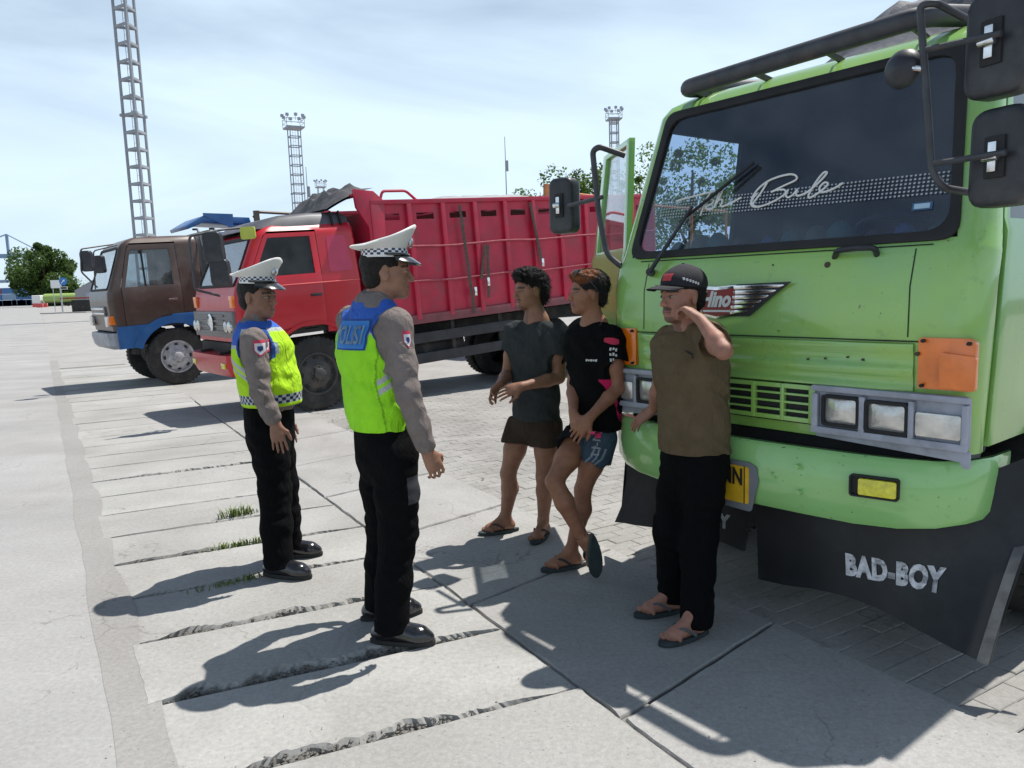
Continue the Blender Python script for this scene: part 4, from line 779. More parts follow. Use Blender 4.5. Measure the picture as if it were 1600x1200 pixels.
arch(rt_, (0.0, 0.5), 0.645, 0.69, -0.015, 0.06, M_RED, a0=28, a1=152); arch(rt_, (0.0, 0.5), 0.60, 0.655, 0.06, 0.45, M_CHASSIS, 'wheel_well', a0=10, a1=170)
# front of the red cab: grey grille, lamps, angular bumper
MB().box((CX, 0.975, 1.245), (1.86, 0.06, 0.33)).build('grille', M_GRILLE, rt_, bevel=0.012)
for k, z in enumerate((1.36, 1.29, 1.22, 1.15)): MB().box((CX, 1.012, z), (1.15, 0.02, 0.028)).build('grille_bar', M_GRILLE, rt_, bevel=0.006)
for sd in (-1, 1):
    for dx in (0.66, 0.82): MB().lathe([(0.075, 0), (0.072, 0.03), (0.045, 0.045), (0.001, 0.05)], (CX+sd*dx, 1.0, 1.22), (0, 1, 0), 18).build('headlight', M_LENS, rt_)
    MB().box((CX+sd*0.86, 0.955, 1.53), (0.16, 0.06, 0.15)).build('turn_signal', M_AMBER, rt_, bevel=0.01)
    MB().box((CX+sd*0.70, 1.132, 0.74), (0.16, 0.02, 0.07)).build('fog_lamp', M_YELLOWL, rt_, bevel=0.006)
MB().lathe([(0.11, 0), (0.115, 0.01), (0.09, 0.02), (0.09, 0.012), (0.001, 0.012)], (CX, 1.025, 1.27), (0, 1, 0), 24).build('badge', M_CHROME, rt_)
rb_ = MB(); rings = []
for x, y in ((0.0, 0.9), (0.03, 1.02), (0.18, 1.12), (0.5, 1.14), (1.5, 1.14), (1.82, 1.12), (1.97, 1.02), (2.0, 0.9)): rings.append([(x, y-0.22, 0.87), (x, y, 0.87), (x, y, 0.71), (x, y-0.05, 0.60), (x, y-0.22, 0.60)])
rb_.loft(rings, closed=True, caps=True); rbo = rb_.build('bumper', M_RED, rt_, ang=25)
MB().box((0.012, 0.97, 0.76), (0.012, 0.09, 0.10), ((unit((1, -0.19, 0))), unit((0.19, 1, 0)), (0, 0, 1))).build('side_reflector', mat('reflector_yellow', (0.6, 0.38, 0.1), 0.4), rbo, bevel=0.004)
MB().box((CX, 0.9, 0.92), (1.8, 0.1, 0.16)).build('radiator', M_CHASSIS, rt_)
# roof hood of the red cab
rh = MB(); rings = []
for y, z, w_ in ((0.58, 2.405, 0.8), (0.44, 2.50, 0.82), (0.2, 2.56, 0.84), (-0.2, 2.585, 0.84), (-0.6, 2.58, 0.83), (-0.74, 2.55, 0.82)):
    rings.append([(CX-w_-0.02, y, 2.40), (CX-w_*0.97, y, z-0.05), (CX-w_*0.88, y, z), (CX+w_*0.88, y, z), (CX+w_*0.97, y, z-0.05), (CX+w_+0.02, y, 2.40)])
rh.loft(rings, closed=True, caps=True).build('roof_hood', mat('hood_grey', (0.085, 0.085, 0.1), 0.5, var=0.25, vscale=4, dirt=(0.16, 0.15, 0.15), damt=0.4), rt_, ang=40)
for y in (-0.5, -0.62): MB().beam((CX-0.87, y, 2.40), (CX-0.80, y, 2.59), 0.05, 0.02, (0, 1, 0)).build('hood_strap', M_RUBBER, rt_)
# mirrors of the red truck on long arms
MB().tube(bend_path([(0.1, 0.72, 2.42), (-0.06, 1.0, 2.40), (-0.12, 1.42, 2.34), (-0.12, 1.44, 1.72), (0.06, 1.12, 1.62)], 0.06), 0.015, 8).build('mirror_arm', M_STEEL, rt_)
def rl_(px, py, off):      # pixel on the plane x = -off of the red truck's own frame
    M_ = rt_m; m_ = unit(M_.to_3x3() @ Vector((-1, 0, 0))); w = onplane(px, py, w0r+m_*off, m_); return V3(M_.inverted() @ Vector(w))
from mathutils import Euler
rt_m = Matrix.Translation(Vector(w0)) @ Euler(rot_).to_matrix().to_4x4() @ Matrix.Diagonal((0.86, 1, 1, 1)); w0r = w0
mirror_head(rt_, rl_(334, 386, 0.10), 0.24, 0.36, 0.12, face_y=-1, tilt=math.radians(55), clamp=False); mirror_head(rt_, rl_(345, 426, 0.10), 0.24, 0.32, 0.12, face_y=-1, tilt=math.radians(55), clamp=False)
MB().prism(rrect(0.2, 0.15, 0.03), 0.02, rl_(388, 364, 0.02), (-0.7, -0.7, 0), (0, 0, 1)).build('kerb_mirror', mat('kerb_mirror_face', (0.5, 0.55, 0.08), 0.3), rt_)
# cargo bed: head board, ribs, panels with slots, rails, ropes and straps
bz0, bz1 = 0.96, 2.70; y0b, y1b = -1.06, -6.76; npan = 10; pw = (y1b-y0b)/npan
for X_, nm in ((0.0, 1), (2.0, -1)):
    for k in range(npan):
        ya = y0b+pw*k; yb_ = ya+pw; cy = (ya+yb_)/2; ow = abs(pw)*0.52
        out = [(ya, bz0+0.12), (yb_, bz0+0.12), (yb_, bz1-0.05), (ya, bz1-0.05)]; slot = rrect(ow, 0.085, 0.03, 2, cy, bz1-0.22)
        # panel as four pieces round the slot: below, above, both sides
        pnl = MB()
        for (a, b, c, d) in ((ya, yb_, bz0+0.12, bz1-0.265), (ya, yb_, bz1-0.175, bz1-0.05), (ya, cy+ow/2, bz1-0.265, bz1-0.175), (cy-ow/2, yb_, bz1-0.265, bz1-0.175)): pnl.box((X_+nm*0.055, (a+b)/2, (c+d)/2), (0.012, abs(a-b), d-c))
        pnl.build('side_panel', M_REDBED, rt_, smooth=False)
        MB().box((X_+nm*0.02, ya, (bz0+bz1)/2+0.02), (0.07, 0.075, bz1-bz0-0.08)).build('rib', M_REDBED, rt_, bevel=0.008)
    MB().box((X_+nm*0.03, (y0b+y1b)/2, bz1-0.02), (0.10, abs(y1b-y0b)+0.06, 0.06)).build('top_rail', M_REDBED, rt_, bevel=0.008)
    MB().box((X_+nm*0.04, (y0b+y1b)/2, bz0+0.06), (0.09, abs(y1b-y0b)+0.06, 0.13)).build('bottom_rail', mat('red_rail_faded', (0.22, 0.06, 0.075), 0.6, var=0.2, dirt=(0.15, 0.1, 0.1), damt=0.5), rt_, bevel=0.008)
MB().box((CX, (y0b+y1b)/2, bz0+0.05), (1.86, abs(y1b-y0b), 0.06)).build('bed_floor', M_CHASSIS, rt_)
MB().box((CX, y1b, (bz0+bz1)/2), (1.9, 0.06, bz1-bz0-0.1)).build('tail_gate', M_REDBED, rt_)
MB().box((CX, -1.0, 1.75), (1.86, 0.05, 1.6)).build('head_board', M_REDBED, rt_)
for x in (0.03, 1.97): MB().prism([(-0.80, 2.86), (-1.10, 2.83), (-1.25, 2.70), (-1.16, 0.98), (-0.98, 0.98), (-0.98, 2.35), (-0.82, 2.62)], 0.06, (x-0.03, 0, 0), (0, 1, 0), (0, 0, 1)).build('head_post', M_REDBED, rt_, bevel=0.008)
MB().box((CX, -0.94, 2.80), (1.9, 0.30, 0.03), (unit((1, 0, 0)), unit((0, 1, -0.1)), unit((0, 0.1, 1)))).build('head_shelf', M_REDBED, rt_)
MB().tube(bend_path([(0.03, -1.2, 2.70), (0.03, -1.25, 2.83), (0.03, -1.62, 2.83), (0.03, -1.78, 2.70)], 0.05), 0.02, 8).build('corner_handle', M_REDBED, rt_)
for z, nm in ((2.05, 'rope'), (1.56, 'rope')): MB().tube(smooth_path([(-0.03, y0b+pw*k, z+0.012*math.sin(k*2.1)) for k in range(npan+1)], 4), 0.014, 6).build(nm, mat('rope_faded_red', (0.36, 0.08, 0.10), 0.8, var=0.3, vscale=20), rt_)
M_STRAP = mat('webbing', (0.10, 0.085, 0.07), 0.9, var=0.3, vscale=20)
for (px0, py0, px1, py1) in ((718, 320, 742, 490), (828, 316, 848, 415), (762, 382, 764, 465), (758, 384, 752, 436)):
    a = rl_(px0, py0, 0.045); b = rl_(px1, py1, 0.045); MB().beam(a, b, 0.045, 0.008, (1, 0, 0)).build('strap', M_STRAP, rt_)
for px, py in ((743, 455), (848, 410), (763, 440)): MB().box(rl_(px, py, 0.06), (0.03, 0.05, 0.13)).build('strap_buckle', M_CHROME, rt_, bevel=0.01)
# chassis, guard rails and wheels of the red truck
for x in (0.55, 1.45): MB().box((x, -2.6, 0.80), (0.09, 7.4, 0.2)).build('chassis_rail', M_CHASSIS, rt_)
for x in (0.12, 1.88):
    for z in (0.74, 0.44): MB().box((x, -2.25, z), (0.04, 2.3, 0.15)).build('side_guard', mat('guard_dark', (0.035, 0.035, 0.04), 0.7, var=0.3), rt_, bevel=0.006)
    for y in (-1.35, -2.25, -3.15): MB().box((x+0.03*(1 if x < 1 else -1), y, 0.66), (0.05, 0.06, 0.6)).build('guard_post', M_CHASSIS, rt_)
MB().cyl((0.45, -1.5, 0.55), (0.45, -2.5, 0.55), 0.22, n=20).build('fuel_tank', M_CHASSIS, rt_)
RIMB = dict(rim='rim_dark', rimcol=(0.055, 0.052, 0.05))
for x, sd in ((0.0, -1), (2.0, 1)):
    wheel(rt_, (x, 0, 0.485), 0.485, 0.26, sd, holes=8, **RIMB)
    for y in (-3.95, -5.2): wheel(rt_, (x+0.05*(-sd), y, 0.485+y*math.tan(math.radians(3.5))), 0.485, 0.25, sd, dual=True, **RIMB)
# dark cloth bundle on the shelf of the red truck
ct = MB(); g_ = []
for j in range(10):
    row = []
    for i in range(18):
        u_, v_ = i/17, j/9; x = 0.1+1.8*u_; y = -1.15+0.72*v_; e = min(1, 5*min(u_, 1-u_))*min(1, 4*min(v_, 1-v_)); row.append((x, y, 2.76-0.12*v_+0.12+e*(0.10+0.035*(math.sin(u_*23+v_*9)+math.sin(v_*17-u_*11))) - 0.14*v_*v_))
    g_.append(row)
ct.loft(g_, closed=False); ct.loft([[(x, y, 2.76-0.12*v-0.14*v*v+0.09) for (x, y, z) in r] for r, v in zip(g_, [k/9 for k in range(10)])], closed=False)
cto = ct.build('tarpaulin', mat('tarp_dark', (0.06, 0.06, 0.065), 0.7, var=0.5, vscale=8, bump=0.6, bscale=20)); cto.matrix_world = rt_m; tag(cto, 'dark crumpled tarpaulin on the shelf above the red cab', 'tarpaulin')
# ---------------- brown truck with blue dump body
w0, rot_ = tframe(285, 600, 3.0); bt_ = thing('brown_truck', 'brown cab truck with blue sills and silver wheels beside the red one', 'truck', tuple(w0), rot_); bt_.scale = (0.86, 1, 1); bt_m = Matrix.Translation(Vector(w0)) @ Euler(rot_).to_matrix().to_4x4() @ Matrix.Diagonal((0.86, 1, 1, 1))
byf = lambda z: lerp(z, [1.05, 1.45, 1.70, 1.76, 2.46, 2.56, 2.62], [0.96, 1.0, 0.98, 0.95, 0.68, 0.60, 0.42]); bw = lambda z: lerp(z, [1.05, 1.7, 1.8, 2.52, 2.62], [0.98, 1.0, 0.99, 0.91, 0.80]); bhw = lambda z: lerp(z, [1.76, 2.46], [0.87, 0.80])
bc_ = Cab([1.05, 1.3, 1.56, 1.585, 1.70, 1.76, 1.80, 2.40, 2.46, 2.52, 2.58, 2.62], bw, byf, 0.09, bhw, (1.76, 2.46), (0.76, -0.22), (0.7, -0.10), -0.62, (1.78, 2.40), (1.12, 2.50))
bc_.shell(CX).build('cab_body', M_BROWN, bt_, ang=50); bc_.shell(CX, 0.03).build('cab_lining', M_INT, bt_); windscreen(bc_, bt_, CX, MATS['sky_glass']); interior(bt_, bc_, CX, 1.08, 1.36, 0.45)
for sd in (-1, 1):
    d_ = bc_.door_panel(sd, CX).build('door', M_BROWN, bt_, bevel=0.004); bc_.side_pane(sd, CX).build('window_pane', M_GLASSL, d_)
    MB().box((CX+sd*1.017, -0.05, 1.52), (0.02, 0.15, 0.03)).build('door_handle', M_CHROME, d_, bevel=0.006); zz = MB().box((CX+sd*0.965, 0.36, 2.09), (0.02, 0.03, 0.62)); zz.build('window_divider', M_RUBBER, d_)
    MB().box((CX+sd*0.78, 1.01, 1.22), (0.24, 0.05, 0.17)).build('headlight', M_LENS, bt_, bevel=0.01); MB().box((CX+sd*0.93, 0.97, 1.24), (0.09, 0.1, 0.15)).build('turn_signal', M_AMBER, bt_, bevel=0.01)
MB().box((CX, 1.0, 1.40), (1.3, 0.03, 0.16)).build('grille', M_GRILLE, bt_, bevel=0.008)
for z in (1.44, 1.36): MB().box((CX, 1.022, z), (1.26, 0.015, 0.03)).build('grille_bar', M_CHROME, bt_, bevel=0.004)
ys = list(np.linspace(0.92, -0.62, 45)); 
for xa, xb in ((-0.01, 0.05), (1.95, 2.01)): arched_panel(bt_, 'blue_sill', M_BLUE, ys, 1.125, 0.74, (0.0, 0.5), 0.62, xa, xb)
arch(bt_, (0.0, 0.5), 0.60, 0.74, -0.03, 0.06, M_BLUE, 'wheel_arch', a0=20, a1=140); arch(bt_, (0.0, 0.5), 0.62, 0.69, 0.05, 0.45, M_CHASSIS, 'wheel_well', a0=10, a1=170)
MB().prism([(0.0, 1.13), (0.0, 1.26), (-0.62, 1.26), (-0.62, 1.13)], 0.06, (-0.02, 0, 0), (0, 1, 0), (0, 0, 1)).build('rear_fender', M_BLUE, bt_, bevel=0.008)
bb_ = MB(); rings = []
for x, y in ((0.0, 0.80), (0.04, 0.98), (0.2, 1.06), (1.8, 1.06), (1.96, 0.98), (2.0, 0.80)): rings.append([(x, y-0.16, 1.02), (x, y-0.01, 1.02), (x, y, 0.95), (x, y-0.03, 0.80), (x, y-0.08, 0.74), (x, y-0.16, 0.74)])
bb_.loft(rings, closed=True, caps=True).build('bumper', mat('bumper_silver', (0.30, 0.32, 0.36), 0.4, var=0.25, vscale=9, dirt=(0.1, 0.1, 0.12), damt=0.5), bt_, ang=25)
def bl_(px, py, off):
    m_ = unit(bt_m.to_3x3() @ Vector((-1, 0, 0))); w = onplane(px, py, V3(bt_m.translation)+m_*off, m_); return V3(bt_m.inverted() @ Vector(w))
MB().tube(bend_path([(0.2, 0.75, 2.52), bl_(126, 389, 0.05), bl_(127, 425, 0.05), bl_(152, 449, -0.1)], 0.05), 0.014, 6).build('mirror_arm', M_STEEL, bt_)
MB().tube(bend_path([(0.1, 0.7, 2.50), bl_(146, 392, 0.0), bl_(149, 452, 0.0)], 0.05), 0.012, 6).build('mirror_arm', M_STEEL, bt_)
mirror_head(bt_, bl_(136, 408, 0.05), 0.2, 0.34, 0.1, tilt=math.radians(50), clamp=False); mirror_head(bt_, bl_(156, 413, -0.35), 0.18, 0.3, 0.1, tilt=math.radians(50), clamp=False)
for x, sd in ((0.0, -1), (2.0, 1)):
    wheel(bt_, (x, 0, 0.5), 0.5, 0.27, sd, rim='rim_silver', rimcol=(0.42, 0.42, 0.44)); wheel(bt_, (x+0.05*(-sd), -4.0, 0.5-4.0*math.tan(math.radians(3.0))), 0.5, 0.26, sd, dual=True, rim='rim_silver', rimcol=(0.42, 0.42, 0.44))
for x in (0.55, 1.45): MB().box((x, -2.2, 0.85), (0.09, 6.0, 0.2)).build('chassis_rail', M_CHASSIS, bt_)
# ladder and blue dump body with its overhanging canopy
MB().box((CX, -2.9, 1.9), (1.98, 3.9, 1.5)).build('dump_body', M_BLUE, bt_, bevel=0.02)
MB().box((CX, -0.86, 1.9), (1.7, 0.06, 1.6)).build('head_board', M_BROWN, bt_)
cpy = MB(); cpy.prism([(-1.75, 2.70), (-1.7, 2.92), (-0.85, 2.97), (-0.53, 2.80), (-0.55, 2.74), (-0.87, 2.86), (-1.65, 2.80)], 1.3, (0.35, 0, 0), (0, 1, 0), (0, 0, 1)); cpy.build('canopy', M_BLUE, bt_, bevel=0.01)
MB().prism([(-1.37, 2.72), (-1.39, 2.99), (-0.85, 3.02), (-0.85, 2.97)], 0.03, (0.33, 0, 0), (0, 1, 0), (0, 0, 1)).build('canopy_side', M_BLUE, bt_)
ld = bpy.data.objects.new('ladder', None); COL.objects.link(ld); ld.parent = bt_
for y in (-0.68, -0.98): MB().tube(bend_path([(0.02, y, 1.35), (0.0, y, 2.35), (0.18, y, 2.72), (0.5, y, 2.74)], 0.08), 0.022, 6).build('rail', M_STEEL, ld)
for z in (1.5, 1.8, 2.1, 2.4): MB().cyl((0.01, -0.68, z), (0.01, -0.98, z), 0.016, n=6).build('rung', M_STEEL, ld)
MB().tube(bend_path([(0.1, -1.7, 2.9), (0.1, -1.8, 3.0), (0.1, -3.8, 2.86), (0.1, -4.8, 2.7)], 0.1), 0.03, 6).build('top_rail', M_BROWN, bt_); MB().box((0.1, -1.76, 2.8), (0.06, 0.1, 0.45)).build('rail_post', M_BROWN, bt_)
# ================================================================== BACKGROUND
M_GALV = mat('galvanised', (0.30, 0.32, 0.35), 0.6, var=0.15, vscale=0.8)
def mast(px, py, depth, H, wd, label, legs=4, step=1.3, rad=0.075, lights=True, turn=0.3, ladder=True):
    p = atd(px, py, depth); t = thing('lighting_mast', label, 'mast', (p[0], p[1], 0), (0, 0, turn), 'steel lattice lighting masts'); R_ = wd/math.sqrt(2) if legs == 4 else wd/math.sqrt(3)
    C_ = [(R_*math.cos(2*math.pi*k/legs+math.pi/4), R_*math.sin(2*math.pi*k/legs+math.pi/4)) for k in range(legs)]
    MB().box((0, 0, 0.2), (wd+0.8, wd+0.8, 0.4)).build('footing', M_YARD, t)
    for c in C_: MB().cyl((*c, 0.3), (*c, H), rad, n=8).build('leg', M_GALV, t)
    nst = int((H-0.5)/step); fl = 0
    for i in range(1, nst+1):
        z = i*step; r = MB()
        for k in range(legs): r.beam((*C_[k], z), (*C_[(k+1) % legs], z), rad*1.3, rad*1.6)
        r.build('cross_frame', M_GALV, t)
        if i % 8 == 4:
            for c in C_: MB().lathe([(rad, -0.12), (rad*2.4, -0.08), (rad*2.4, 0.08), (rad, 0.12)], (*c, z), n=10).build('flange', M_GALV, t)
    if ladder:
        for s in (-0.18, 0.18): MB().cyl((s, 0.1, 0.4), (s, 0.1, H), 0.022, n=5).build('ladder_rail', M_GALV, t)
        lr = MB()
        for i in range(int(H/0.6)): lr.cyl((-0.18, 0.1, 0.6+0.6*i), (0.18, 0.1, 0.6+0.6*i), 0.014, n=4)
        struct(lr.build('ladder_rungs', M_GALV, t), 'stuff')
    if lights:
        MB().box((0, 0, H), (wd+1.0, wd+1.0, 0.2)).build('platform', M_GALV, t)
        s = wd/2+0.5
        for a, b in (((-s, -s), (s, -s)), ((s, -s), (s, s)), ((s, s), (-s, s)), ((-s, s), (-s, -s))):
            for z in (0.6, 1.15): MB().cyl((*a, H+z), (*b, H+z), 0.035, n=5).build('guard_rail', M_GALV, t)
            MB().cyl((*a, H), (*a, H+1.2), 0.04, n=5).build('guard_post', M_GALV, t)
        for k in range(8):
            a = 2*math.pi*k/8; q = (math.cos(a)*s*1.25, math.sin(a)*s*1.25, H+1.6); MB().box(q, (0.42, 0.36, 0.4)).build('floodlight', M_GREY, t, bevel=0.06); MB().cyl((q[0]*0.75, q[1]*0.75, H+0.9), q, 0.035, n=5).build('lamp_stem', M_GALV, t)
    return t
mast(226, 360, 60, 33, 1.42, 'tall steel lighting mast of thick pipes behind the brown cab', 3, 1.27, 0.11, turn=0.25)
mast(467, 320, 112, 24.6, 1.45, 'slender steel lighting mast with floodlight ring behind the red cab', 4, 1.3, 0.075, turn=0.5)
mast(501, 292, 200, 28, 1.4, 'tiny far-off lighting mast peeping over the red truck tarpaulin', 4, 2.2, 0.09, turn=0.4, ladder=False)
mast(960, 240, 128, 27.6, 1.2, 'steel lighting mast rising behind the open green door', 4, 1.5, 0.1, turn=0.1)
def antenna(px, py, depth, H, label):
    p = atd(px, py, depth); t = thing('radio_antenna', label, 'antenna', (p[0], p[1], 0), group='thin radio masts')
    MB().tube([(0, 0, 0), (0, 0, H*0.6), (0, 0, H)], [0.14, 0.10, 0.05], 6).build('pole', M_GALV, t); MB().box((0.25, 0, H*0.82), (0.35, 0.3, 1.6)).build('aerial', M_GALV, t, bevel=0.05)
antenna(791, 290, 120, 24.0, 'thin radio antenna pole behind the ribbed red bed'); antenna(481, 310, 120, 20.5, 'thin radio pole beside the slender lighting mast')
# ---- trees: trunk, limbs and crowns of many leaf-sized faces
def leaf_mat(name, c): 
    m = mat(name, c, 0.6, var=0.45, vscale=0.9, spec=0.3); t = m.node_tree; N = t.nodes; b = N['Principled BSDF']; tr = N.new('ShaderNodeBsdfTranslucent'); tr.inputs['Color'].default_value = (c[0]*2.2, c[1]*2.2, c[2]*1.6, 1)
    x = N.new('ShaderNodeMixShader'); x.inputs['Fac'].default_value = 0.45; o = [q for q in N if q.type == 'OUTPUT_MATERIAL'][0]; t.links.new(b.outputs['BSDF'], x.inputs[1]); t.links.new(tr.outputs['BSDF'], x.inputs[2]); t.links.new(x.outputs['Shader'], o.inputs['Surface']); return m
M_LEAF1 = leaf_mat('leaf_dark', (0.05, 0.09, 0.022)); M_LEAF2 = leaf_mat('leaf_mid', (0.075, 0.125, 0.03)); M_BARK = mat('bark', (0.12, 0.09, 0.06), 0.9, var=0.3, vscale=8)
def tree(px, py, depth, H, R_, label, seed, n=5200, z0=0.22, leaf=0.34, m=M_LEAF1, squash=1.0, group='trees beyond the yard'):
    r = np.random.default_rng(seed); p = atd(px, py, depth); t = thing('broadleaf_tree', label, 'tree', (p[0], p[1], 0), group=group)
    tk = MB(); tk.tube([(0, 0, -0.1), (0.1, 0.05, H*0.2), (0.0, 0.1, H*0.45), (0.1, 0, H*0.75)], [0.32, 0.25, 0.18, 0.06], 8); tk.build('trunk', M_BARK, t)
    zc = H*(1+z0)/2; hz = H*(1-z0)/2; cl = []
    for i in range(34):
        d = r.normal(size=3); d /= np.linalg.norm(d); q = d*r.uniform(0.45, 0.86); cl.append(np.array([q[0]*R_, q[1]*R_, zc+q[2]*hz*squash]))
    for i in range(9): MB().tube([(0, 0.05, H*(0.25+0.04*i)), tuple((cl[i]+np.array([0, 0, H*0.4]))/2), tuple(cl[i])], [0.11, 0.07, 0.02], 5).build('limb', M_BARK, t)
    ci = r.integers(0, len(cl), n); C_ = np.array(cl)[ci]; d = r.normal(size=(n, 3)); d /= np.linalg.norm(d, axis=1)[:, None]; rad = R_*0.36*r.uniform(0.35, 1.0, n)**0.5*(0.75+0.5*np.sin(ci*2.3)); C_ = C_+d*rad[:, None]*np.array([1, 1, 0.85])
    u = r.normal(size=(n, 3)); u /= np.linalg.norm(u, axis=1)[:, None]; v = np.cross(u, d+0.4*r.normal(size=(n, 3))); v /= np.linalg.norm(v, axis=1)[:, None]; s = leaf*r.uniform(0.5, 1.15, n)[:, None]
    V_ = np.stack([C_-u*s*0.5, C_+v*s*0.28, C_+u*s*0.5, C_-v*s*0.28], 1).reshape(-1, 3); Fq = np.arange(n*4).reshape(-1, 4); link('crown', mesh_np('crown', V_, Fq, m, smooth=False), t); return t
tree(70, 440, 245, 20.5, 10.6, 'big round dense dark tree beyond the open road', 1, n=22000, z0=-0.05, leaf=1.1)
tree(112, 452, 250, 8, 7, 'low pale green bush tree behind the road signs', 2, n=2500, z0=0.0, leaf=0.5, m=M_LEAF2)
tree(795, 300, 66, 9.2, 1.9, 'small slim tree behind the red bed', 3, n=2600, leaf=0.3)
tree(822, 300, 64, 10.2, 2.0, 'leafy tree behind the orange headboard', 4, n=3200, leaf=0.3, m=M_LEAF2)
tree(878, 300, 62, 10.8, 3.4, 'dark leafy tree behind the far mirror', 5, n=6500, leaf=0.32)
tree(925, 300, 60, 11.3, 3.0, 'tall leafy tree behind the mirror arm', 6, n=6200, leaf=0.32)
tree(1012, 300, 58, 12.2, 3.0, 'tall tree between open green door and windscreen', 7, n=4200, leaf=0.3, m=M_LEAF2)
tree(1080, 300, 50, 11.3, 3.4, 'sunlit tree seen through the green truck windscreen', 8, n=4600, leaf=0.3, m=M_LEAF2)
tree(1165, 300, 52, 11.6, 3.4, 'dark tree seen through the green truck doorway', 9, n=4200, leaf=0.3, m=M_LEAF2)
# ---- orange-fronted lorry parked behind the red bed (only its head board and rails show)
p = atd(842, 300, 19.0); ot = thing('flatbed_truck', 'lorry with orange head board and rails behind the red bed', 'truck', (p[0], p[1], 0), (0, 0, YAW)); M_ORANGE = mat('orange_paint', (0.50, 0.19, 0.06), 0.6, var=0.2, vscale=5, dirt=(0.25, 0.12, 0.06), damt=0.5); M_TAN = mat('tan_paint', (0.3, 0.2, 0.12), 0.6)
MB().box((0, 1.2, 1.75), (2.1, 1.7, 1.6), taper=(0.92, 0.8)).build('cab', M_ORANGE, ot, bevel=0.08, segs=3); MB().box((0, 2.0, 2.1), (1.7, 0.05, 0.6), (V3((1, 0, 0)), unit((0, 1, 0.2)), unit((0, -0.2, 1)))).build('windscreen', M_GLASSD, ot)
MB().prism([(-0.42, 2.55), (0.42, 2.55), (0.34, 3.86), (0.22, 3.98), (0.05, 3.86), (-0.36, 3.86)], 0.08, (-0.7, 0.1, 0), (0, -1, 0), (0, 0, 1)).build('head_board', M_ORANGE, ot, bevel=0.01)
MB().box((0, 0.15, 1.9), (2.1, 0.06, 1.4)).build('front_wall', M_ORANGE, ot); MB().box((0, -3.2, 1.2), (2.1, 6.6, 0.15)).build('bed_floor', M_CHASSIS, ot); MB().box((0, -2.8, 0.85), (0.9, 7.4, 0.2)).build('chassis', M_CHASSIS, ot)
for z, y0, y1 in ((3.55, 0.1, -3.0), (3.42, 0.0, -6.0)): MB().tube([(-1.0, y0, z+0.1), (-1.0, y1, z)], 0.03, 6).build('rail', M_ORANGE, ot)
for y in (-1.5, -3.0, -4.5, -6.0): MB().cyl((-1.0, y, 1.2), (-1.0, y, 3.48), 0.035, n=6).build('rail_post', M_ORANGE, ot)
for y in (1.2, -4.6):
    for x, sd in ((-1.0, -1), (1.0, 1)): wheel(ot, (x, y, 0.5), 0.5, 0.26, sd, **RIMB)
# grey canvas over the load in the red bed
gcv = MB(); g_ = []
for j in range(9):
    row = []
    for i in range(30): u_, v_ = i/29, j/8; row.append((0.25+1.5*v_, -2.2-2.6*u_, 2.62+0.20*math.sin(v_*math.pi)*min(1, 6*min(u_, 1-u_))+0.015*math.sin(u_*40+v_*9)))
    g_.append(row)
gcv.loft(g_, closed=False); gcv.loft([[(x, y, 2.52) for x, y, z in r] for r in g_], closed=False); go_ = gcv.build('canvas_cover', mat('canvas_grey', (0.33, 0.34, 0.35), 0.8, var=0.15)); go_.matrix_world = rt_m; tag(go_, 'pale grey canvas over the load in the red bed', 'tarpaulin')
# ---- far end of the road: tanker lorry, barriers, signs, crates, fence, shed, quay crane
p = onz(95, 478.5); dT = p[1]; tk = thing('tanker_truck', 'pale green tanker lorry with white cab beyond the road', 'tanker', (p[0], p[1], 0), (0, 0, 0.06)); M_TANK = mat('tank_green', (0.30, 0.42, 0.12), 0.5, var=0.1)
MB().tube([(-4.4, 0, 2.4), (-4.2, 0, 2.4), (7.0, 0, 2.4), (7.2, 0, 2.4)], [1.0, 1.35, 1.35, 1.0], 20).build('tank', M_TANK, tk); MB().box((-6.2, 0, 2.1), (2.4, 2.4, 2.6)).build('cab', M_WHITE, tk, bevel=0.2, segs=3); MB().box((-7.42, 0, 2.7), (0.04, 2.0, 0.9)).build('windscreen', M_GLASSD, tk); MB().box((0.5, 0, 0.95), (13.5, 1.0, 0.3)).build('chassis', M_CHASSIS, tk)
for x in (-6.2, 2.8, 4.1, 5.4):
    for y in (-1.15, 1.15): MB().cyl((x, y-0.15, 0.5), (x, y+0.15, 0.5), 0.5, n=16).build('wheel', M_TYRE, tk)
M_BARR = mat('barrier_red', (0.62, 0.08, 0.07), 0.5)
for k, (px, py) in enumerate(((56, 480), (63, 480.5), (70, 480))):
    q = onz(px, py); b = thing('traffic_barrier', ['red plastic road barrier at the tanker cab', 'red plastic road barrier between two others by the tanker', 'red plastic road barrier under the tanker tank'][k], 'barrier', (q[0], q[1], 0), (0, 0, 0.1), 'red road barriers'); MB().prism([(-0.35, 0), (0.35, 0), (0.22, 0.35), (0.12, 1.1), (-0.12, 1.1), (-0.22, 0.35)], 1.5, (-0.75, 0, 0), (0, 1, 0), (0, 0, 1)).build('body', M_BARR, b, bevel=0.03); MB().box((0, 0, 0.85), (1.52, 0.28, 0.22)).build('stripe', M_WHITE, b)
M_SIGNB = mat('sign_blue', (0.02, 0.17, 0.5), 0.4); M_POLE = mat('sign_pole', (0.4, 0.41, 0.42), 0.5)
q = onz(99, 490); sg = thing('road_sign', 'round blue mandatory road sign on a steel post', 'road sign', (q[0], q[1], 0)); 
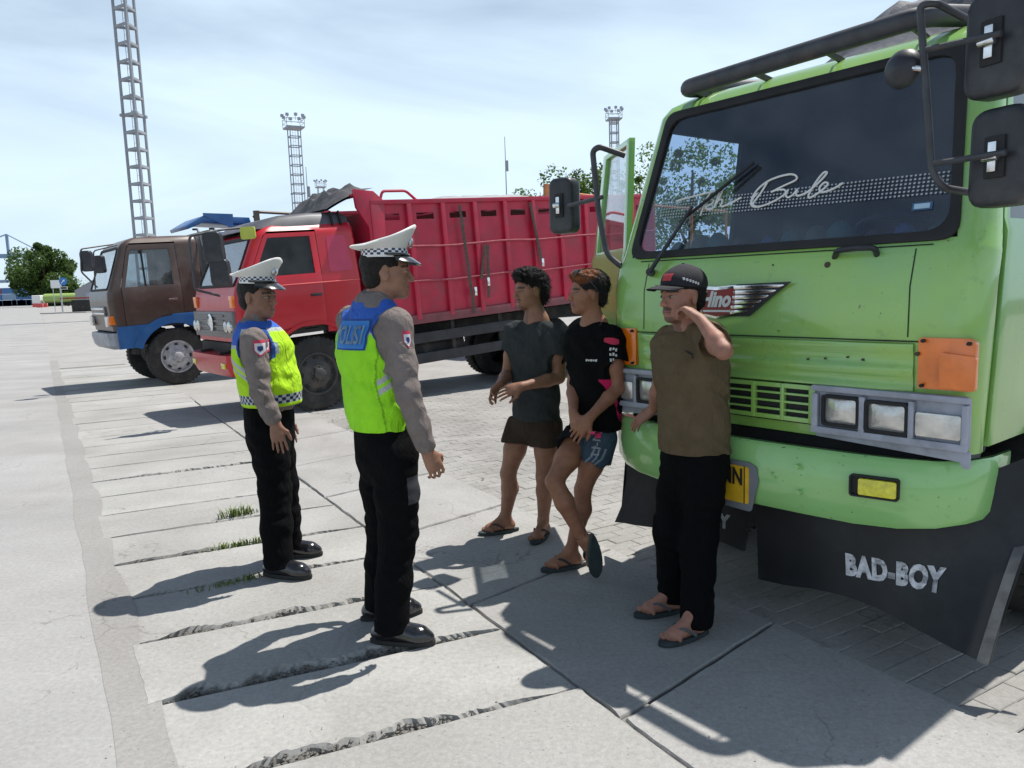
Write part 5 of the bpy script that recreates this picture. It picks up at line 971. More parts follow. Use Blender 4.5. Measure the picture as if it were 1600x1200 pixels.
MB().cyl((0, 0, 0), (0, 0, 4.6), 0.06, n=8).build('post', M_POLE, sg); MB().cyl((0.45, -0.1, 3.9), (0.45, -0.14, 3.9), 0.48, n=28).build('disc', M_SIGNB, sg); MB().prism([(-0.05, -0.3), (0.05, -0.3), (0.05, 0.1), (0.18, 0.05), (0, 0.32), (-0.18, 0.05), (-0.05, 0.1)], 0.02, (0.45, -0.15, 3.9), (0.7, 0, -0.7), (0.7, 0, 0.7)).build('arrow', M_WHITE, sg); MB().box((0.45, -0.1, 3.1), (0.85, 0.04, 0.34)).build('plate', M_WHITE, sg); MB().box((0.45, -0.13, 3.1), (0.75, 0.02, 0.22)).build('plate_print', M_RUBBER, sg)
q = onz(92, 487); sg = thing('notice_board', 'white notice board on posts beside the blue road sign', 'sign', (q[0], q[1], 0)); MB().box((0, -0.05, 4.0), (1.5, 0.05, 1.15)).build('board', M_WHITE, sg)
for x in (-0.5, 0.5): MB().cyl((x, 0, 0), (x, 0, 4.4), 0.05, n=8).build('post', M_POLE, sg)
q = onz(131, 488); cr = thing('steel_crate', 'dark steel crate with rusty rim beyond the brown truck', 'crate', (q[0], q[1], 0), (0, 0, 0.3)); MB().box((0, 0, 0.85), (2.3, 1.6, 1.5)).build('body', M_CHASSIS, cr, bevel=0.03); MB().box((-0.6, 0, 1.85), (3.6, 1.7, 0.22)).build('rusty_rim', mat('rust', (0.28, 0.08, 0.05), 0.9, var=0.4), cr, bevel=0.03)
for x in (-0.9, 0.9): MB().box((x, 0, 0.05), (0.2, 1.5, 0.1)).build('skid', M_CHASSIS, cr)
q = onz(110, 489); pd = MB().prism([(-3.2, 0), (2.6, 0), (2.6, 0.12), (-3.2, 0.12)], 2.2, (q[0], q[1]+1.1, 0), (1, 0, 0), (0, 0, 1)); tag(pd.build('concrete_plinth', M_YARD, bevel=0.03), 'low concrete plinth under the road signs', 'plinth')
q = onz(30, 477.5); fn = thing('mesh_fence', 'grey post-and-rail fence at the far end of the road', 'fence', (q[0], q[1], 0), (0, 0, 0.05))
for k in range(12): MB().cyl((-14+3.2*k, 0, 0), (-14+3.2*k, 0, 2.6), 0.07, n=6).build('post', M_GALV, fn)
for z in (0.5, 1.5, 2.5): MB().cyl((-14, 0, z), (21.2, 0, z), 0.045, n=6).build('rail', M_GALV, fn)
q = atd(146, 460, 170); hs = thing('warehouse', 'grey gabled shed behind the brown truck nose', 'building', (q[0], q[1], 0)); MB().prism([(-4, 0), (4, 0), (4, 3.6), (0, 5.6), (-4, 3.6)], 20, (0, 0, 0), (1, 0, 0), (0, 0, 1), zoff=-20).build('wall', mat('shed_wall', (0.3, 0.3, 0.32), 0.8), hs); MB().prism([(-4.3, 3.5), (0, 5.65), (4.3, 3.5), (4.3, 3.7), (0, 5.9), (-4.3, 3.7)], 20.6, (0, 0.3, 0), (1, 0, 0), (0, 0, 1), zoff=-20.6).build('roof', mat('shed_roof', (0.24, 0.25, 0.27), 0.6), hs); MB().box((0, -0.1, 1.6), (3.2, 0.1, 3.2)).build('door', M_GREY, hs)
M_CRANE = mat('crane_haze_blue', (0.20, 0.30, 0.42), 0.6); q = atd(8, 460, 420); qc = thing('quay_crane', 'haze-tinted blue quay crane far beyond the big round tree', 'crane', (q[0], q[1], 0), (0, 0, 0.2))  # distance haze is put into the crane's pale blue colour
for x in (-6, 6):
    for y in (-5, 5): MB().box((x, y, 13), (1.2, 1.2, 26)).build('leg', M_CRANE, qc)
MB().box((0, 0, 13), (13.2, 11, 1.3)).build('portal_beam', M_CRANE, qc); MB().box((0, 0, 26.5), (56, 2.2, 2.2)).build('boom', M_CRANE, qc); MB().box((4, 0, 32), (1.2, 1.2, 12)).build('mast', M_CRANE, qc)
for x in (-26, 22): MB().cyl((4, 0, 38), (x, 0, 27), 0.35, n=6).build('stay', M_CRANE, qc)
MB().box((-4, 0, 24), (3, 3, 2.5)).build('cabin', M_WHITE, qc)
for k, (px, h, l) in enumerate(((-30, 8, 60), (15, 5, 40))):
    q = atd(px, 462, 330); b = thing('container_stack', ['long blue stack of containers beneath the quay crane', 'low blue container row behind the grey fence'][k], 'containers', (q[0], q[1], 0)); n_ = int(l/6)
    for i in range(n_):
        for z in range(int(h/2.6)): MB().box((-l/2+6.1*i, 0, 1.3+2.6*z), (5.9, 2.4, 2.5)).build('container', [M_BLUE, M_CRANE, mat('container_red', (0.3, 0.06, 0.05), 0.6)][(i*3+z+k) % 3 if (i+z) % 4 == 0 else 0], b)
# ================================================================== PEOPLE (bodies and clothes as smooth blended solids)
def smin(a, b, k):
    if k <= 0: return np.minimum(a, b)
    h = np.clip(0.5+0.5*(b-a)/k, 0, 1); return b*(1-h)+a*h-k*h*(1-h)
class Solid:
    def __init__(s, lo, hi, h):
        s.h = h; s.lo = V3(lo); s.n = np.ceil((V3(hi)-s.lo)/h).astype(int)+1; s.D = np.full(tuple(s.n), 0.5, dtype=np.float32)
        s.ax = [(s.lo[i]+h*np.arange(s.n[i])).astype(np.float32) for i in range(3)]
    def blank(s):
        T = Solid.__new__(Solid); T.h, T.lo, T.n, T.ax = s.h, s.lo, s.n, s.ax; T.D = np.full(tuple(s.n), 0.5, dtype=np.float32); return T
    def _sl(s, lo, hi):
        a = np.clip(np.floor((V3(lo)-s.lo)/s.h).astype(int), 0, s.n-1); b = np.clip(np.ceil((V3(hi)-s.lo)/s.h).astype(int)+1, 1, s.n); return tuple(slice(int(p), int(max(q, p+1))) for p, q in zip(a, b))
    def _xyz(s, sl): return s.ax[0][sl[0]][:, None, None], s.ax[1][sl[1]][None, :, None], s.ax[2][sl[2]][None, None, :]
    def op(s, f, lo, hi, k=0.0, mode='add'):
        sl = s._sl(lo, hi); x, y, z = s._xyz(sl); d = f(x, y, z)
        if mode == 'add': s.D[sl] = smin(s.D[sl], d, k)
        elif mode == 'sub': s.D[sl] = -smin(-s.D[sl], d, k)
        elif mode == 'and': s.D[sl] = -smin(-s.D[sl], -d, k)
        elif mode == 'off': s.D[sl] = s.D[sl]+d
        return s
    def cone(s, a, b, ra, rb, k=0.02, flat=None, ratio=1.0, mode='add', pad=0.06):
        """tapered capsule; flat = direction in which the section is squashed by ratio"""
        a = V3(a); b = V3(b); ab = b-a; L2 = max(float(ab@ab), 1e-9); R_ = max(ra, rb); lo = np.minimum(a, b)-R_-pad; hi = np.maximum(a, b)+R_+pad; w = None if flat is None else unit(flat)
        def f(x, y, z):
            px, py, pz = x-a[0], y-a[1], z-a[2]; t = np.clip((px*ab[0]+py*ab[1]+pz*ab[2])/L2, 0, 1); qx, qy, qz = px-t*ab[0], py-t*ab[1], pz-t*ab[2]; r = ra+(rb-ra)*t
            if w is None: return np.sqrt(qx*qx+qy*qy+qz*qz)-r
            c = (qx*w[0]+qy*w[1]+qz*w[2])*(1/ratio-1); qx = qx+w[0]*c; qy = qy+w[1]*c; qz = qz+w[2]*c; d = np.sqrt(qx*qx+qy*qy+qz*qz); return (d-r)*(ratio if ratio < 1 else 1.0)
        return s.op(f, lo, hi, k, mode)
    def ell(s, c, ax, rad, k=0.02, mode='add', pad=0.05):
        c = V3(c); A = [unit(q) for q in ax]; R_ = max(rad)
        def f(x, y, z):
            px, py, pz = x-c[0], y-c[1], z-c[2]; d = 0
            for i in range(3): d = d+((px*A[i][0]+py*A[i][1]+pz*A[i][2])/rad[i])**2
            d = np.sqrt(d); return (d-1)*min(rad)*0.5+(d-1)*min(rad)*0.5
        return s.op(f, c-R_-pad, c+R_+pad, k, mode)
    def box(s, c, ax, half, r=0.01, k=0.01, mode='add', pad=0.05):
        c = V3(c); A = [unit(q) for q in ax]; R_ = float(np.linalg.norm(half))
        def f(x, y, z):
            px, py, pz = x-c[0], y-c[1], z-c[2]; o = 0; m = -9
            for i in range(3):
                q = np.abs(px*A[i][0]+py*A[i][1]+pz*A[i][2])-(half[i]-r); o = o+np.maximum(q, 0)**2; m = np.maximum(m, q)
            return np.sqrt(o)+np.minimum(m, 0)-r
        return s.op(f, c-R_-pad, c+R_+pad, k, mode)
    def cut(s, p, n, k=0.004, lo=None, hi=None):
        """keeps what lies behind the plane (p, n)"""
        p = V3(p); n = unit(n); L = s.lo-1 if lo is None else lo; H = s.lo+s.n*s.h+1 if hi is None else hi
        return s.op(lambda x, y, z: (x-p[0])*n[0]+(y-p[1])*n[1]+(z-p[2])*n[2], L, H, k, 'and')
    def folds(s, dirs, amp=0.003, lo=None, hi=None, seed=0):
        r = np.random.default_rng(seed); L = s.lo-1 if lo is None else V3(lo); H = s.lo+s.n*s.h+1 if hi is None else V3(hi)
        def f(x, y, z):
            o = 0
            for d, fr in dirs:
                d = unit(d)*fr; w = unit(r.normal(size=3))*fr*0.45; w2 = unit(r.normal(size=3))*fr*0.3; ph = r.uniform(0, 6, 3)
                o = o+np.sin(x*d[0]+y*d[1]+z*d[2]+ph[0]+1.5*np.sin(x*w[0]+y*w[1]+z*w[2]+ph[1]))*(0.55+0.45*np.sin(x*w2[0]+y*w2[1]+z*w2[2]+ph[2]))
            return (o*amp).astype(np.float32)
        return s.op(f, L, H, 0, 'off')
    def mesh(s):
        D = s.D; S = D < 0; n = s.n
        # one vertex per mixed cell
        c = np.zeros(tuple(n-1), dtype=np.int8)
        for i in (0, 1):
            for j in (0, 1):
                for k in (0, 1): c += S[i:n[0]-1+i, j:n[1]-1+j, k:n[2]-1+k]
        mix = (c > 0) & (c < 8); ix = np.argwhere(mix); idx = np.full(mix.shape, -1, dtype=np.int32); idx[mix] = np.arange(len(ix)); acc = np.zeros((len(ix), 3)); cnt = np.zeros(len(ix))
        for axis in range(3):
            o1, o2 = [q for q in range(3) if q != axis]
            for a in (0, 1):
                for b in (0, 1):
                    off = np.zeros(3, int); off[o1] = a; off[o2] = b; p = ix+off; q = p.copy(); q[:, axis] += 1; d0 = D[p[:, 0], p[:, 1], p[:, 2]]; d1 = D[q[:, 0], q[:, 1], q[:, 2]]; m = (d0 < 0) != (d1 < 0)
                    t = d0[m]/(d0[m]-d1[m]); v = p[m].astype(float); v[:, axis] += t; acc[m] += v; cnt[m] += 1
        V_ = s.lo+acc/cnt[:, None]*s.h; Fs = []
        for axis in range(3):
            o1, o2 = (axis+1) % 3, (axis+2) % 3; sl0 = [slice(None)]*3; sl1 = [slice(None)]*3; sl0[axis] = slice(0, -1); sl1[axis] = slice(1, None); e = S[tuple(sl0)] != S[tuple(sl1)]; P = np.argwhere(e); P = P[(P[:, o1] > 0) & (P[:, o2] > 0) & (P[:, o1] < n[o1]-1) & (P[:, o2] < n[o2]-1)]
            if len(P) == 0: continue
            ins = S[P[:, 0], P[:, 1], P[:, 2]]; qd = []
            for a, b in ((-1, -1), (0, -1), (0, 0), (-1, 0)):
                q = P.copy(); q[:, o1] += a; q[:, o2] += b; qd.append(idx[q[:, 0], q[:, 1], q[:, 2]])
            Q = np.stack(qd, 1); Q[~ins] = Q[~ins][:, ::-1]; Fs.append(Q)
        return V_, np.concatenate(Fs)
def smooth_mesh(V_, Fq, it=1, lam=0.5):
    for _ in range(it):
        acc = np.zeros_like(V_); cnt = np.zeros(len(V_))
        for i in range(4):
            a, b = Fq[:, i], Fq[:, (i+1) % 4]; np.add.at(acc, a, V_[b]); np.add.at(cnt, a, 1)
        V_ = V_+lam*(acc/np.maximum(cnt, 1)[:, None]-V_)
    return V_
SKIN = mat('skin', (0.3, 0.16, 0.1), 0.5, var=0.14, vscale=34, attr=True, spec=0.35, bump=0.2, bscale=260)
MATS['skin'].node_tree.nodes['Principled BSDF'].inputs['Subsurface Weight'].default_value = 0.06
MATS['skin'].node_tree.nodes['Principled BSDF'].inputs['Subsurface Radius'].default_value = (0.012, 0.005, 0.003)
CLOTH = mat('cloth', (0.5, 0.5, 0.5), 0.9, var=0.10, vscale=22, attr=True, spec=0.08, bump=0.35, bscale=420)
HIVIS = mat('hi_vis_cloth', (0.5, 0.5, 0.5), 0.75, var=0.06, vscale=16, attr=True, spec=0.25, bump=0.2, bscale=300)
HAIRM = mat('hair', (0.012, 0.010, 0.009), 0.62, var=0.5, vscale=70, attr=True, spec=0.25, bump=1.0, bscale=130)
for _n, _st in (('cloth', 0.5), ('hi_vis_cloth', 0.55)):      # rumpled weave: broad soft creases under the fine bump
    _t = MATS[_n].node_tree; _N = _t.nodes; _b = [q for q in _N if q.type == 'BUMP'][0]; _q = _N.new('ShaderNodeTexNoise'); _q.inputs['Scale'].default_value = 13; _q.inputs['Detail'].default_value = 3; _q.inputs['Distortion'].default_value = 1.6; _c = _N.new('ShaderNodeTexCoord'); _mp = _N.new('ShaderNodeMapping'); _mp.inputs['Scale'].default_value = (1.5, 1.5, 0.7); _mp.inputs['Rotation'].default_value = (0.4, 0.3, 0)
    _t.links.new(_c.outputs['Object'], _mp.inputs['Vector']); _t.links.new(_mp.outputs['Vector'], _q.inputs['Vector']); _b2 = _N.new('ShaderNodeBump'); _b2.inputs['Strength'].default_value = _st; _b2.inputs['Distance'].default_value = 0.035; _t.links.new(_q.outputs['Fac'], _b2.inputs['Height']); _t.links.new(_b2.outputs['Normal'], _b.inputs['Normal'])
SHINE = mat('black_leather', (0.012, 0.012, 0.014), 0.16, var=0.2, vscale=30, spec=0.6, coat=0.4, bump=0.15, bscale=60)
SOLEM = mat('shoe_sole', (0.02, 0.02, 0.02), 0.8, var=0.2)
FOAM = mat('sandal_foam', (0.028, 0.04, 0.042), 0.85, var=0.25, vscale=30, bump=0.3, bscale=150)
FOAMT = mat('sandal_tread', (0.035, 0.055, 0.055), 0.8, var=0.25, vscale=18, bump=0.6, bscale=200)
class Person:
    def __init__(s, label, depth, base_px, skin=(0.30, 0.165, 0.105), h=0.0045, group=None):
        s.d0 = depth; s.h = h; s.skin = V3(skin); g = onz(*base_px); s.base = V3((g[0], g[1], 0)); s.root = thing('person', label, 'person', tuple(s.base)); s.J = {}
    def hit(s, ref, px, py):
        bv = BVHTree.FromPolygons([v.co for v in ref.data.vertices], [tuple(p.vertices) for p in ref.data.polygons]); h = bv.ray_cast(Vector(CP-s.base), Vector(unit(ray(px, py)))); return V3(h[0]) if h[0] is not None else s.p(px, py)
    def p(s, px, py, dy=0.0): return atd(px, py, s.d0+dy)-s.base
    def solid(s, pts, pad=0.16, h=None): P = np.array([V3(q) for q in pts]); return Solid(P.min(0)-pad, P.max(0)+pad, h or s.h)
    def finish(s, sol, name, m, colf=None, parent=None, it=1, cull=None):
        V_, Fq = sol.mesh(); V_ = smooth_mesh(V_, Fq, it); col = None
        if colf is not None: col = colf(V_)
        o = link(name, mesh_np(name, V_, Fq, m, col), parent or s.root); return o
def head_frame(fwd, up=(0, 0, 1)):
    f = unit(fwd); u = unit(up); l = unit(np.cross(u, f)); u = np.cross(f, l); return f, l, u
def add_head(S, c, fwd, up, hh=0.225, k=0.018, jaw=1.0):
    """head of height hh (chin to crown); c = point between the ears at eye height"""
    f, l, u = head_frame(fwd, up); s = hh/0.225; P = lambda a, b, d: V3(c)+s*(f*a+l*b+u*d); A = (f, l, u)
    S.ell(P(-0.012, 0, 0.035), A, (0.098*s, 0.077*s, 0.088*s), k); S.ell(P(0.012, 0, -0.005), A, (0.078*s, 0.068*s, 0.085*s), k)
    S.ell(P(0.030, 0, -0.062), A, (0.055*s, 0.050*s*jaw, 0.045*s), 0.03*s); S.ell(P(0.070, 0, -0.095), A, (0.022*s, 0.026*s, 0.018*s), 0.025*s)           # jaw, chin
    S.cone(P(0.04, 0.048, -0.02), P(0.058, 0.032, -0.035), 0.018*s, 0.015*s, 0.02*s); S.cone(P(0.04, -0.048, -0.02), P(0.058, -0.032, -0.035), 0.018*s, 0.015*s, 0.02*s)  # cheeks
    S.cone(P(0.080, 0.03, 0.022), P(0.080, -0.03, 0.022), 0.011*s, 0.011*s, 0.012*s)                                                                          # brow
    for sd in (-1, 1): S.ell(P(0.092, sd*0.031, 0.002), A, (0.010*s, 0.017*s, 0.010*s), 0.008*s, 'sub')
    for sd in (-1, 1): S.ell(P(0.080, sd*0.031, 0.002), A, (0.012*s, 0.014*s, 0.009*s), 0.003*s)
    S.cone(P(0.086, 0, 0.010), P(0.108, 0, -0.030), 0.007*s, 0.0115*s, 0.008*s); S.cone(P(0.096, 0.013, -0.034), P(0.096, -0.013, -0.034), 0.0085*s, 0.0085*s, 0.006*s)      # nose
    S.cone(P(0.090, 0.016, -0.060), P(0.090, -0.016, -0.060), 0.0075*s, 0.0075*s, 0.005*s); S.cone(P(0.089, 0.014, -0.071), P(0.089, -0.014, -0.071), 0.0085*s, 0.0085*s, 0.006*s)     # lips
    S.cone(P(0.098, 0.018, -0.0655), P(0.098, -0.018, -0.0655), 0.0028*s, 0.0028*s, 0.003*s, mode='sub')
    for sd in (-1, 1):
        S.ell(P(-0.006, sd*0.078, -0.008), (unit(f+l*sd*0.45), unit(l*sd-f*0.45), u), (0.021*s, 0.008*s, 0.034*s), 0.006*s); S.ell(P(0.0, sd*0.087, -0.005), A, (0.010*s, 0.006*s, 0.018*s), 0.004*s, 'sub')
    return P
def head_colors(person, V_, P, c, fwd, up, hh, lips=(0.28, 0.11, 0.09), brows=True, stubble=0.0, mous=False):
    f, l, u = head_frame(fwd, up); s = hh/0.225; q = (V_-V3(c))/s; a, b, d = q@f, q@l, q@u; col = np.tile(person.skin, (len(V_), 1)); near = (np.abs(a) < 0.2) & (np.abs(b) < 0.14) & (np.abs(d) < 0.2)
    col *= (1+0.10*vnoise(V_, 38, 5))[:, None]
    def paint(mask, c_, amt=1.0): m = mask & near; col[m] = col[m]*(1-amt)+V3(c_)*amt
    paint((a > 0.03) & (d < -0.02) & (np.abs(d+0.015) < 0.02) & (np.abs(b) < 0.02), person.skin*V3((1.12, 1.0, 0.95)))
    for sd in (-1, 1):
        e = ((b-sd*0.031)/0.0155)**2+((d-0.001)/0.0045)**2; paint((a > 0.06) & (e < 1), (0.26, 0.22, 0.19)); paint((a > 0.06) & (((b-sd*0.031)**2+(d-0.001)**2) < 0.0062**2), (0.015, 0.01, 0.008)); paint((a > 0.06) & (e < 1.9) & (e >= 1) & (d > 0.003), (0.03, 0.02, 0.016), 0.8)
        if brows: paint((a > 0.05) & (np.abs(d-0.024-0.05*np.abs(b-sd*0.028)*-1) < 0.0055) & (np.abs(b-sd*0.032) < 0.023), (0.02, 0.015, 0.012), 0.85)
    paint((a > 0.07) & (np.abs(b) < 0.026) & (np.abs(d+0.0655) < 0.0115), lips, 0.7); paint((a > 0.075) & (np.abs(b) < 0.024) & (np.abs(d+0.0655) < 0.0025), (0.06, 0.02, 0.02), 0.8)
    if mous: paint((a > 0.07) & (np.abs(b) < 0.028) & (d > -0.057) & (d < -0.043), (0.03, 0.022, 0.018), 0.75)
    if stubble: paint((a > 0.03) & (d < -0.085) & (np.abs(b) < 0.03), (0.05, 0.035, 0.03), stubble)
    return col
def add_hand(S, w, d, n, side=1, curl=(0.3, 0.35, 0.4, 0.45), thumb=0.5, spread=0.08, L=0.172, k=0.006):
    """hand from wrist w along d; n = back-of-hand direction; side=+1 puts the thumb on n x d"""
    d = unit(d); n = unit(V3(n)-d*np.dot(n, d)); t = np.cross(n, d)*side; s = L/0.185; w = V3(w)
    S.cone(w, w+d*0.05*s, 0.024*s, 0.034*s, 0.02, n, 0.62); S.cone(w+d*0.03*s+t*0.012*s, w+d*0.078*s+t*0.022*s, 0.022*s, 0.019*s, 0.015, n, 0.7); S.cone(w+d*0.03*s-t*0.012*s, w+d*0.078*s-t*0.022*s, 0.022*s, 0.018*s, 0.015, n, 0.7)
    for i, (off, ln, r) in enumerate(((0.032, 0.074, 0.0088), (0.0105, 0.083, 0.009), (-0.011, 0.078, 0.0087), (-0.031, 0.062, 0.0078))):
        p = w+d*(0.088-0.004*abs(i-1.2))*s+t*off*s; a = 0.0; dirn = unit(d+t*spread*(1.4-i)); seg = (0.46, 0.30, 0.24)
        for j in range(3):
            a += curl[i]*(0.75 if j == 0 else 1.0); dd = dirn*math.cos(a)-n*math.sin(a); q = p+dd*ln*seg[j]*s; S.cone(p, q, (r-0.0008*j)*s, (r-0.0008*(j+1))*s, k*0.6); p = q
    p = w+d*0.022*s+t*0.022*s; d1 = unit(d*0.62+t*0.72-n*0.25*thumb); q = p+d1*0.042*s; S.cone(p, q, 0.015*s, 0.0115*s, k*1.6); d2 = unit(d*0.9+t*0.25-n*thumb*0.8); q2 = q+d2*0.033*s; S.cone(q, q2, 0.011*s, 0.0095*s, k); S.cone(q2, q2+unit(d2-n*0.2)*0.024*s, 0.0095*s, 0.0078*s, k)
def add_foot(S, ankle, toe_dir, L=0.24, k=0.018, up=(0, 0, 1)):
    """bare foot standing with its sole at ankle height minus 0.085"""
    f = unit(V3(toe_dir)); u = unit(up); sd = np.cross(u, f); a = V3(ankle); g = a-u*0.068
    S.cone(a, g-f*0.03+u*0.012, 0.031, 0.028, k); S.cone(g-f*0.028+u*0.004, g+f*0.10+u*0.0, 0.029, 0.034, k, u, 0.75); S.cone(a+f*0.015-u*0.012, g+f*0.11+u*0.002, 0.027, 0.021, 0.025)
    for i in range(5):
        o = (i-2)*0.0165; ln = L*0.58-0.012*abs(i-1)-0.004*i; S.cone(g+f*0.10+sd*o-u*0.006, g+f*(ln+0.012)+sd*o*1.12-u*0.012, 0.0135 if i else 0.015, 0.0095 if i else 0.0125, 0.005)
def flip_flop(person, ankle, toe_dir, L=0.27, m=FOAM, up=(0, 0, 1), off=0.083, strapc=FOAM, side=1):
    f = unit(V3(toe_dir)); u = unit(up); sd = np.cross(u, f); c = V3(ankle)-u*off; root = bpy.data.objects.new('flip_flop', None); COL.objects.link(root); root.parent = person.root
    out = []
    for i in range(28):
        a = 2*math.pi*i/28; x = math.cos(a); wd = 0.040+0.012*x-0.008*max(0, -x*0.5); out.append((x*L*0.5+0.048, math.sin(a)*wd*(1 if abs(x) < 0.9 else 0.95)))
    MB().prism(out, 0.02, c-u*0.022, f, sd).build('sole', m, root, bevel=0.004); MB().prism([(x*0.96+0.002, y*0.93) for x, y in out], 0.003, c-u*0.0245, f, sd).build('tread', FOAMT, root)
    toe = c+f*0.125+sd*side*0.012
    for s_ in (-1, 1): MB().tube(smooth_path([toe+u*0.002, toe+u*0.022+f*-0.012, c+f*0.075+sd*s_*0.030+u*0.045, c+f*0.02+sd*s_*0.046+u*0.010], 5), 0.0062, 6).build('strap', strapc, root)
    return root
def shoe(person, ankle, toe_dir, L=0.275, zsole=0.0):
    f = unit(V3((toe_dir[0], toe_dir[1], 0))); u = V3((0, 0, 1)); sd = np.cross(u, f); a = V3(ankle); g = V3((a[0], a[1], zsole)); root = bpy.data.objects.new('shoe', None); COL.objects.link(root); root.parent = person.root; P = lambda x, y, z: g+f*x+sd*y+u*z
    S = Solid(g-0.24, g+V3((0.24, 0.24, 0.2)), 0.0045)
    S.cone(P(-0.05, 0, 0.05), P(-0.02, 0, 0.10), 0.036, 0.042, 0.02); S.cone(P(-0.055, 0, 0.045), P(0.12, 0, 0.042), 0.034, 0.046, 0.02, u, 0.8); S.cone(P(0.0, 0, 0.085), P(0.13, 0, 0.045), 0.036, 0.034, 0.03); S.cone(P(0.12, 0, 0.038), P(0.165, 0, 0.034), 0.044, 0.030, 0.02, u, 0.75)
    S.cut(P(0, 0, 0.018), -u); S.cut(P(0, 0, 0.125), u); V_, Fq = S.mesh(); link('upper', mesh_np('upper', smooth_mesh(V_, Fq, 1), Fq, SHINE), root)
    out = []
    for i in range(30):
        t = 2*math.pi*i/30; x = math.cos(t); out.append((x*0.149+0.050, math.sin(t)*(0.042+0.010*x)))
    MB().prism(out, 0.022, P(0, 0, 0.002), f, sd).build('sole', SOLEM, root, bevel=0.004); lc = MB()
    for i in range(3): MB().tube([P(0.045+0.02*i, -0.02, 0.083-0.011*i), P(0.048+0.02*i, 0.0, 0.091-0.011*i), P(0.045+0.02*i, 0.02, 0.083-0.011*i)], 0.003, 5).build('lace', SOLEM, root)
    return root
def police_cap(person, c, fwd, up, s=1.0):
    """peaked cap: c = centre of the head band"""
    f, l, u = head_frame(fwd, up); c = V3(c); root = bpy.data.objects.new('peaked_cap', None); COL.objects.link(root); root.parent = person.root; n = 64
    capw = mat('cap_white', (0.74, 0.74, 0.70), 0.6, var=0.05); capb = mat('cap_band', (0.5, 0.5, 0.5), 0.6, var=0.0, attr=True); capk = mat('cap_peak', (0.02, 0.02, 0.022), 0.2, coat=0.5, var=0.1); silv = mat('cap_silver', (0.6, 0.6, 0.62), 0.3, metal=0.8)
    # slanted crown that overhangs the band, high at the front
    rings = []
    for r_, hz, tilt in ((0.095, 0.024, 0), (0.108, 0.034, 0.25), (0.131, 0.052, 0.5), (0.139, 0.060, 0.55), (0.134, 0.068, 0.58), (0.10, 0.072, 0.55), (0.05, 0.068, 0.52), (0.002, 0.066, 0.5)):
        ring = []
        for i in range(n):
            a = 2*math.pi*i/n; x = math.cos(a)*r_*1.1; y = math.sin(a)*r_*0.96; fr = x/0.14; z = hz+tilt*(0.072*max(-0.6, fr)+0.045*max(0, fr)**2); ring.append(c+s*(f*(x-0.006)+l*y+u*z))
        rings.append(ring)
    MB().loft(rings, closed=True).build('crown', capw, root, ang=80)
    # chequered band
    rows = 4; nb = 40; cols = []; vs = []; fs = []
    for j in range(rows+1):
        for i in range(nb):
            a = 2*math.pi*i/nb; vs.append(c+s*(f*math.cos(a)*0.1065+l*math.sin(a)*0.0925+u*(-0.012+0.040*j/rows)))
    mats_ = [mat('check_white', (0.72, 0.72, 0.70), 0.6, var=0.04), mat('check_navy', (0.012, 0.03, 0.10), 0.6, var=0.1)]; mb = MB(); mb.v = [tuple(v) for v in vs]
    for j in range(rows):
        for i in range(nb): mb.f.append((j*nb+i, j*nb+(i+1) % nb, (j+1)*nb+(i+1) % nb, (j+1)*nb+i)); mb.mi.append(0 if j == 0 else (i+j) % 2)
    mb.build('chequered_band', mats_, root, smooth=False)
    # peak, chin strap, badge
    pk = []; 
    for rr_, dz in ((0.098, -0.004), (0.118, -0.012), (0.150, -0.036), (0.155, -0.042)):
        row = []
        for i in range(21):
            a = math.radians(-68+136*i/20); k_ = rr_ if rr_ < 0.1 else 0.098+(rr_-0.098)*math.cos(a*0.95)**0.8; row.append(c+s*(f*math.cos(a)*k_*1.09+l*math.sin(a)*k_*0.95+u*(dz*(0.5+0.5*math.cos(a)))))
        pk.append(row)
    pb = [[p-u*0.003 for p in r] for r in pk]; MB().loft(pk, closed=False).loft(pb, closed=False).build('peak', capk, root, ang=60)
    MB().tube([c+s*(f*math.cos(a)*0.112+l*math.sin(a)*0.097+u*0.000) for a in np.radians(np.linspace(-85, 85, 21))], 0.0055, 6).build('chin_strap', capk, root)
    MB().lathe([(0.001, 0.012), (0.012, 0.011), (0.02, 0.006), (0.024, 0.0), (0.024, -0.004)], c+s*(f*0.118+u*0.058), unit(f-0.1*u), 16).build('badge', silv, root)
    return root
def to_joints(pr, J, az=0.105, stand='RL'): return {k: (V3(v) if k[:2] in ('ft', 'fu') else (onz(v[0], v[1], az)-pr.base if k[:2] == 'an' and k[2] in stand else pr.p(*v))) for k, v in J.items()}
def limb(S, pts, rs, k=0.02):
    for i in range(len(pts)-1): S.cone(pts[i], pts[i+1], rs[i], rs[i+1], k)
def torso(S, secs, f, k=0.05):
    """secs: (centre, half width, depth/width)"""
    for i in range(len(secs)-1):
        (c0, r0, q0), (c1, r1, q1) = secs[i], secs[i+1]; c0, c1 = V3(c0), V3(c1); S.cone(c0, c1, r0, r1, k, f, (q0+q1)/2, pad=0.08)
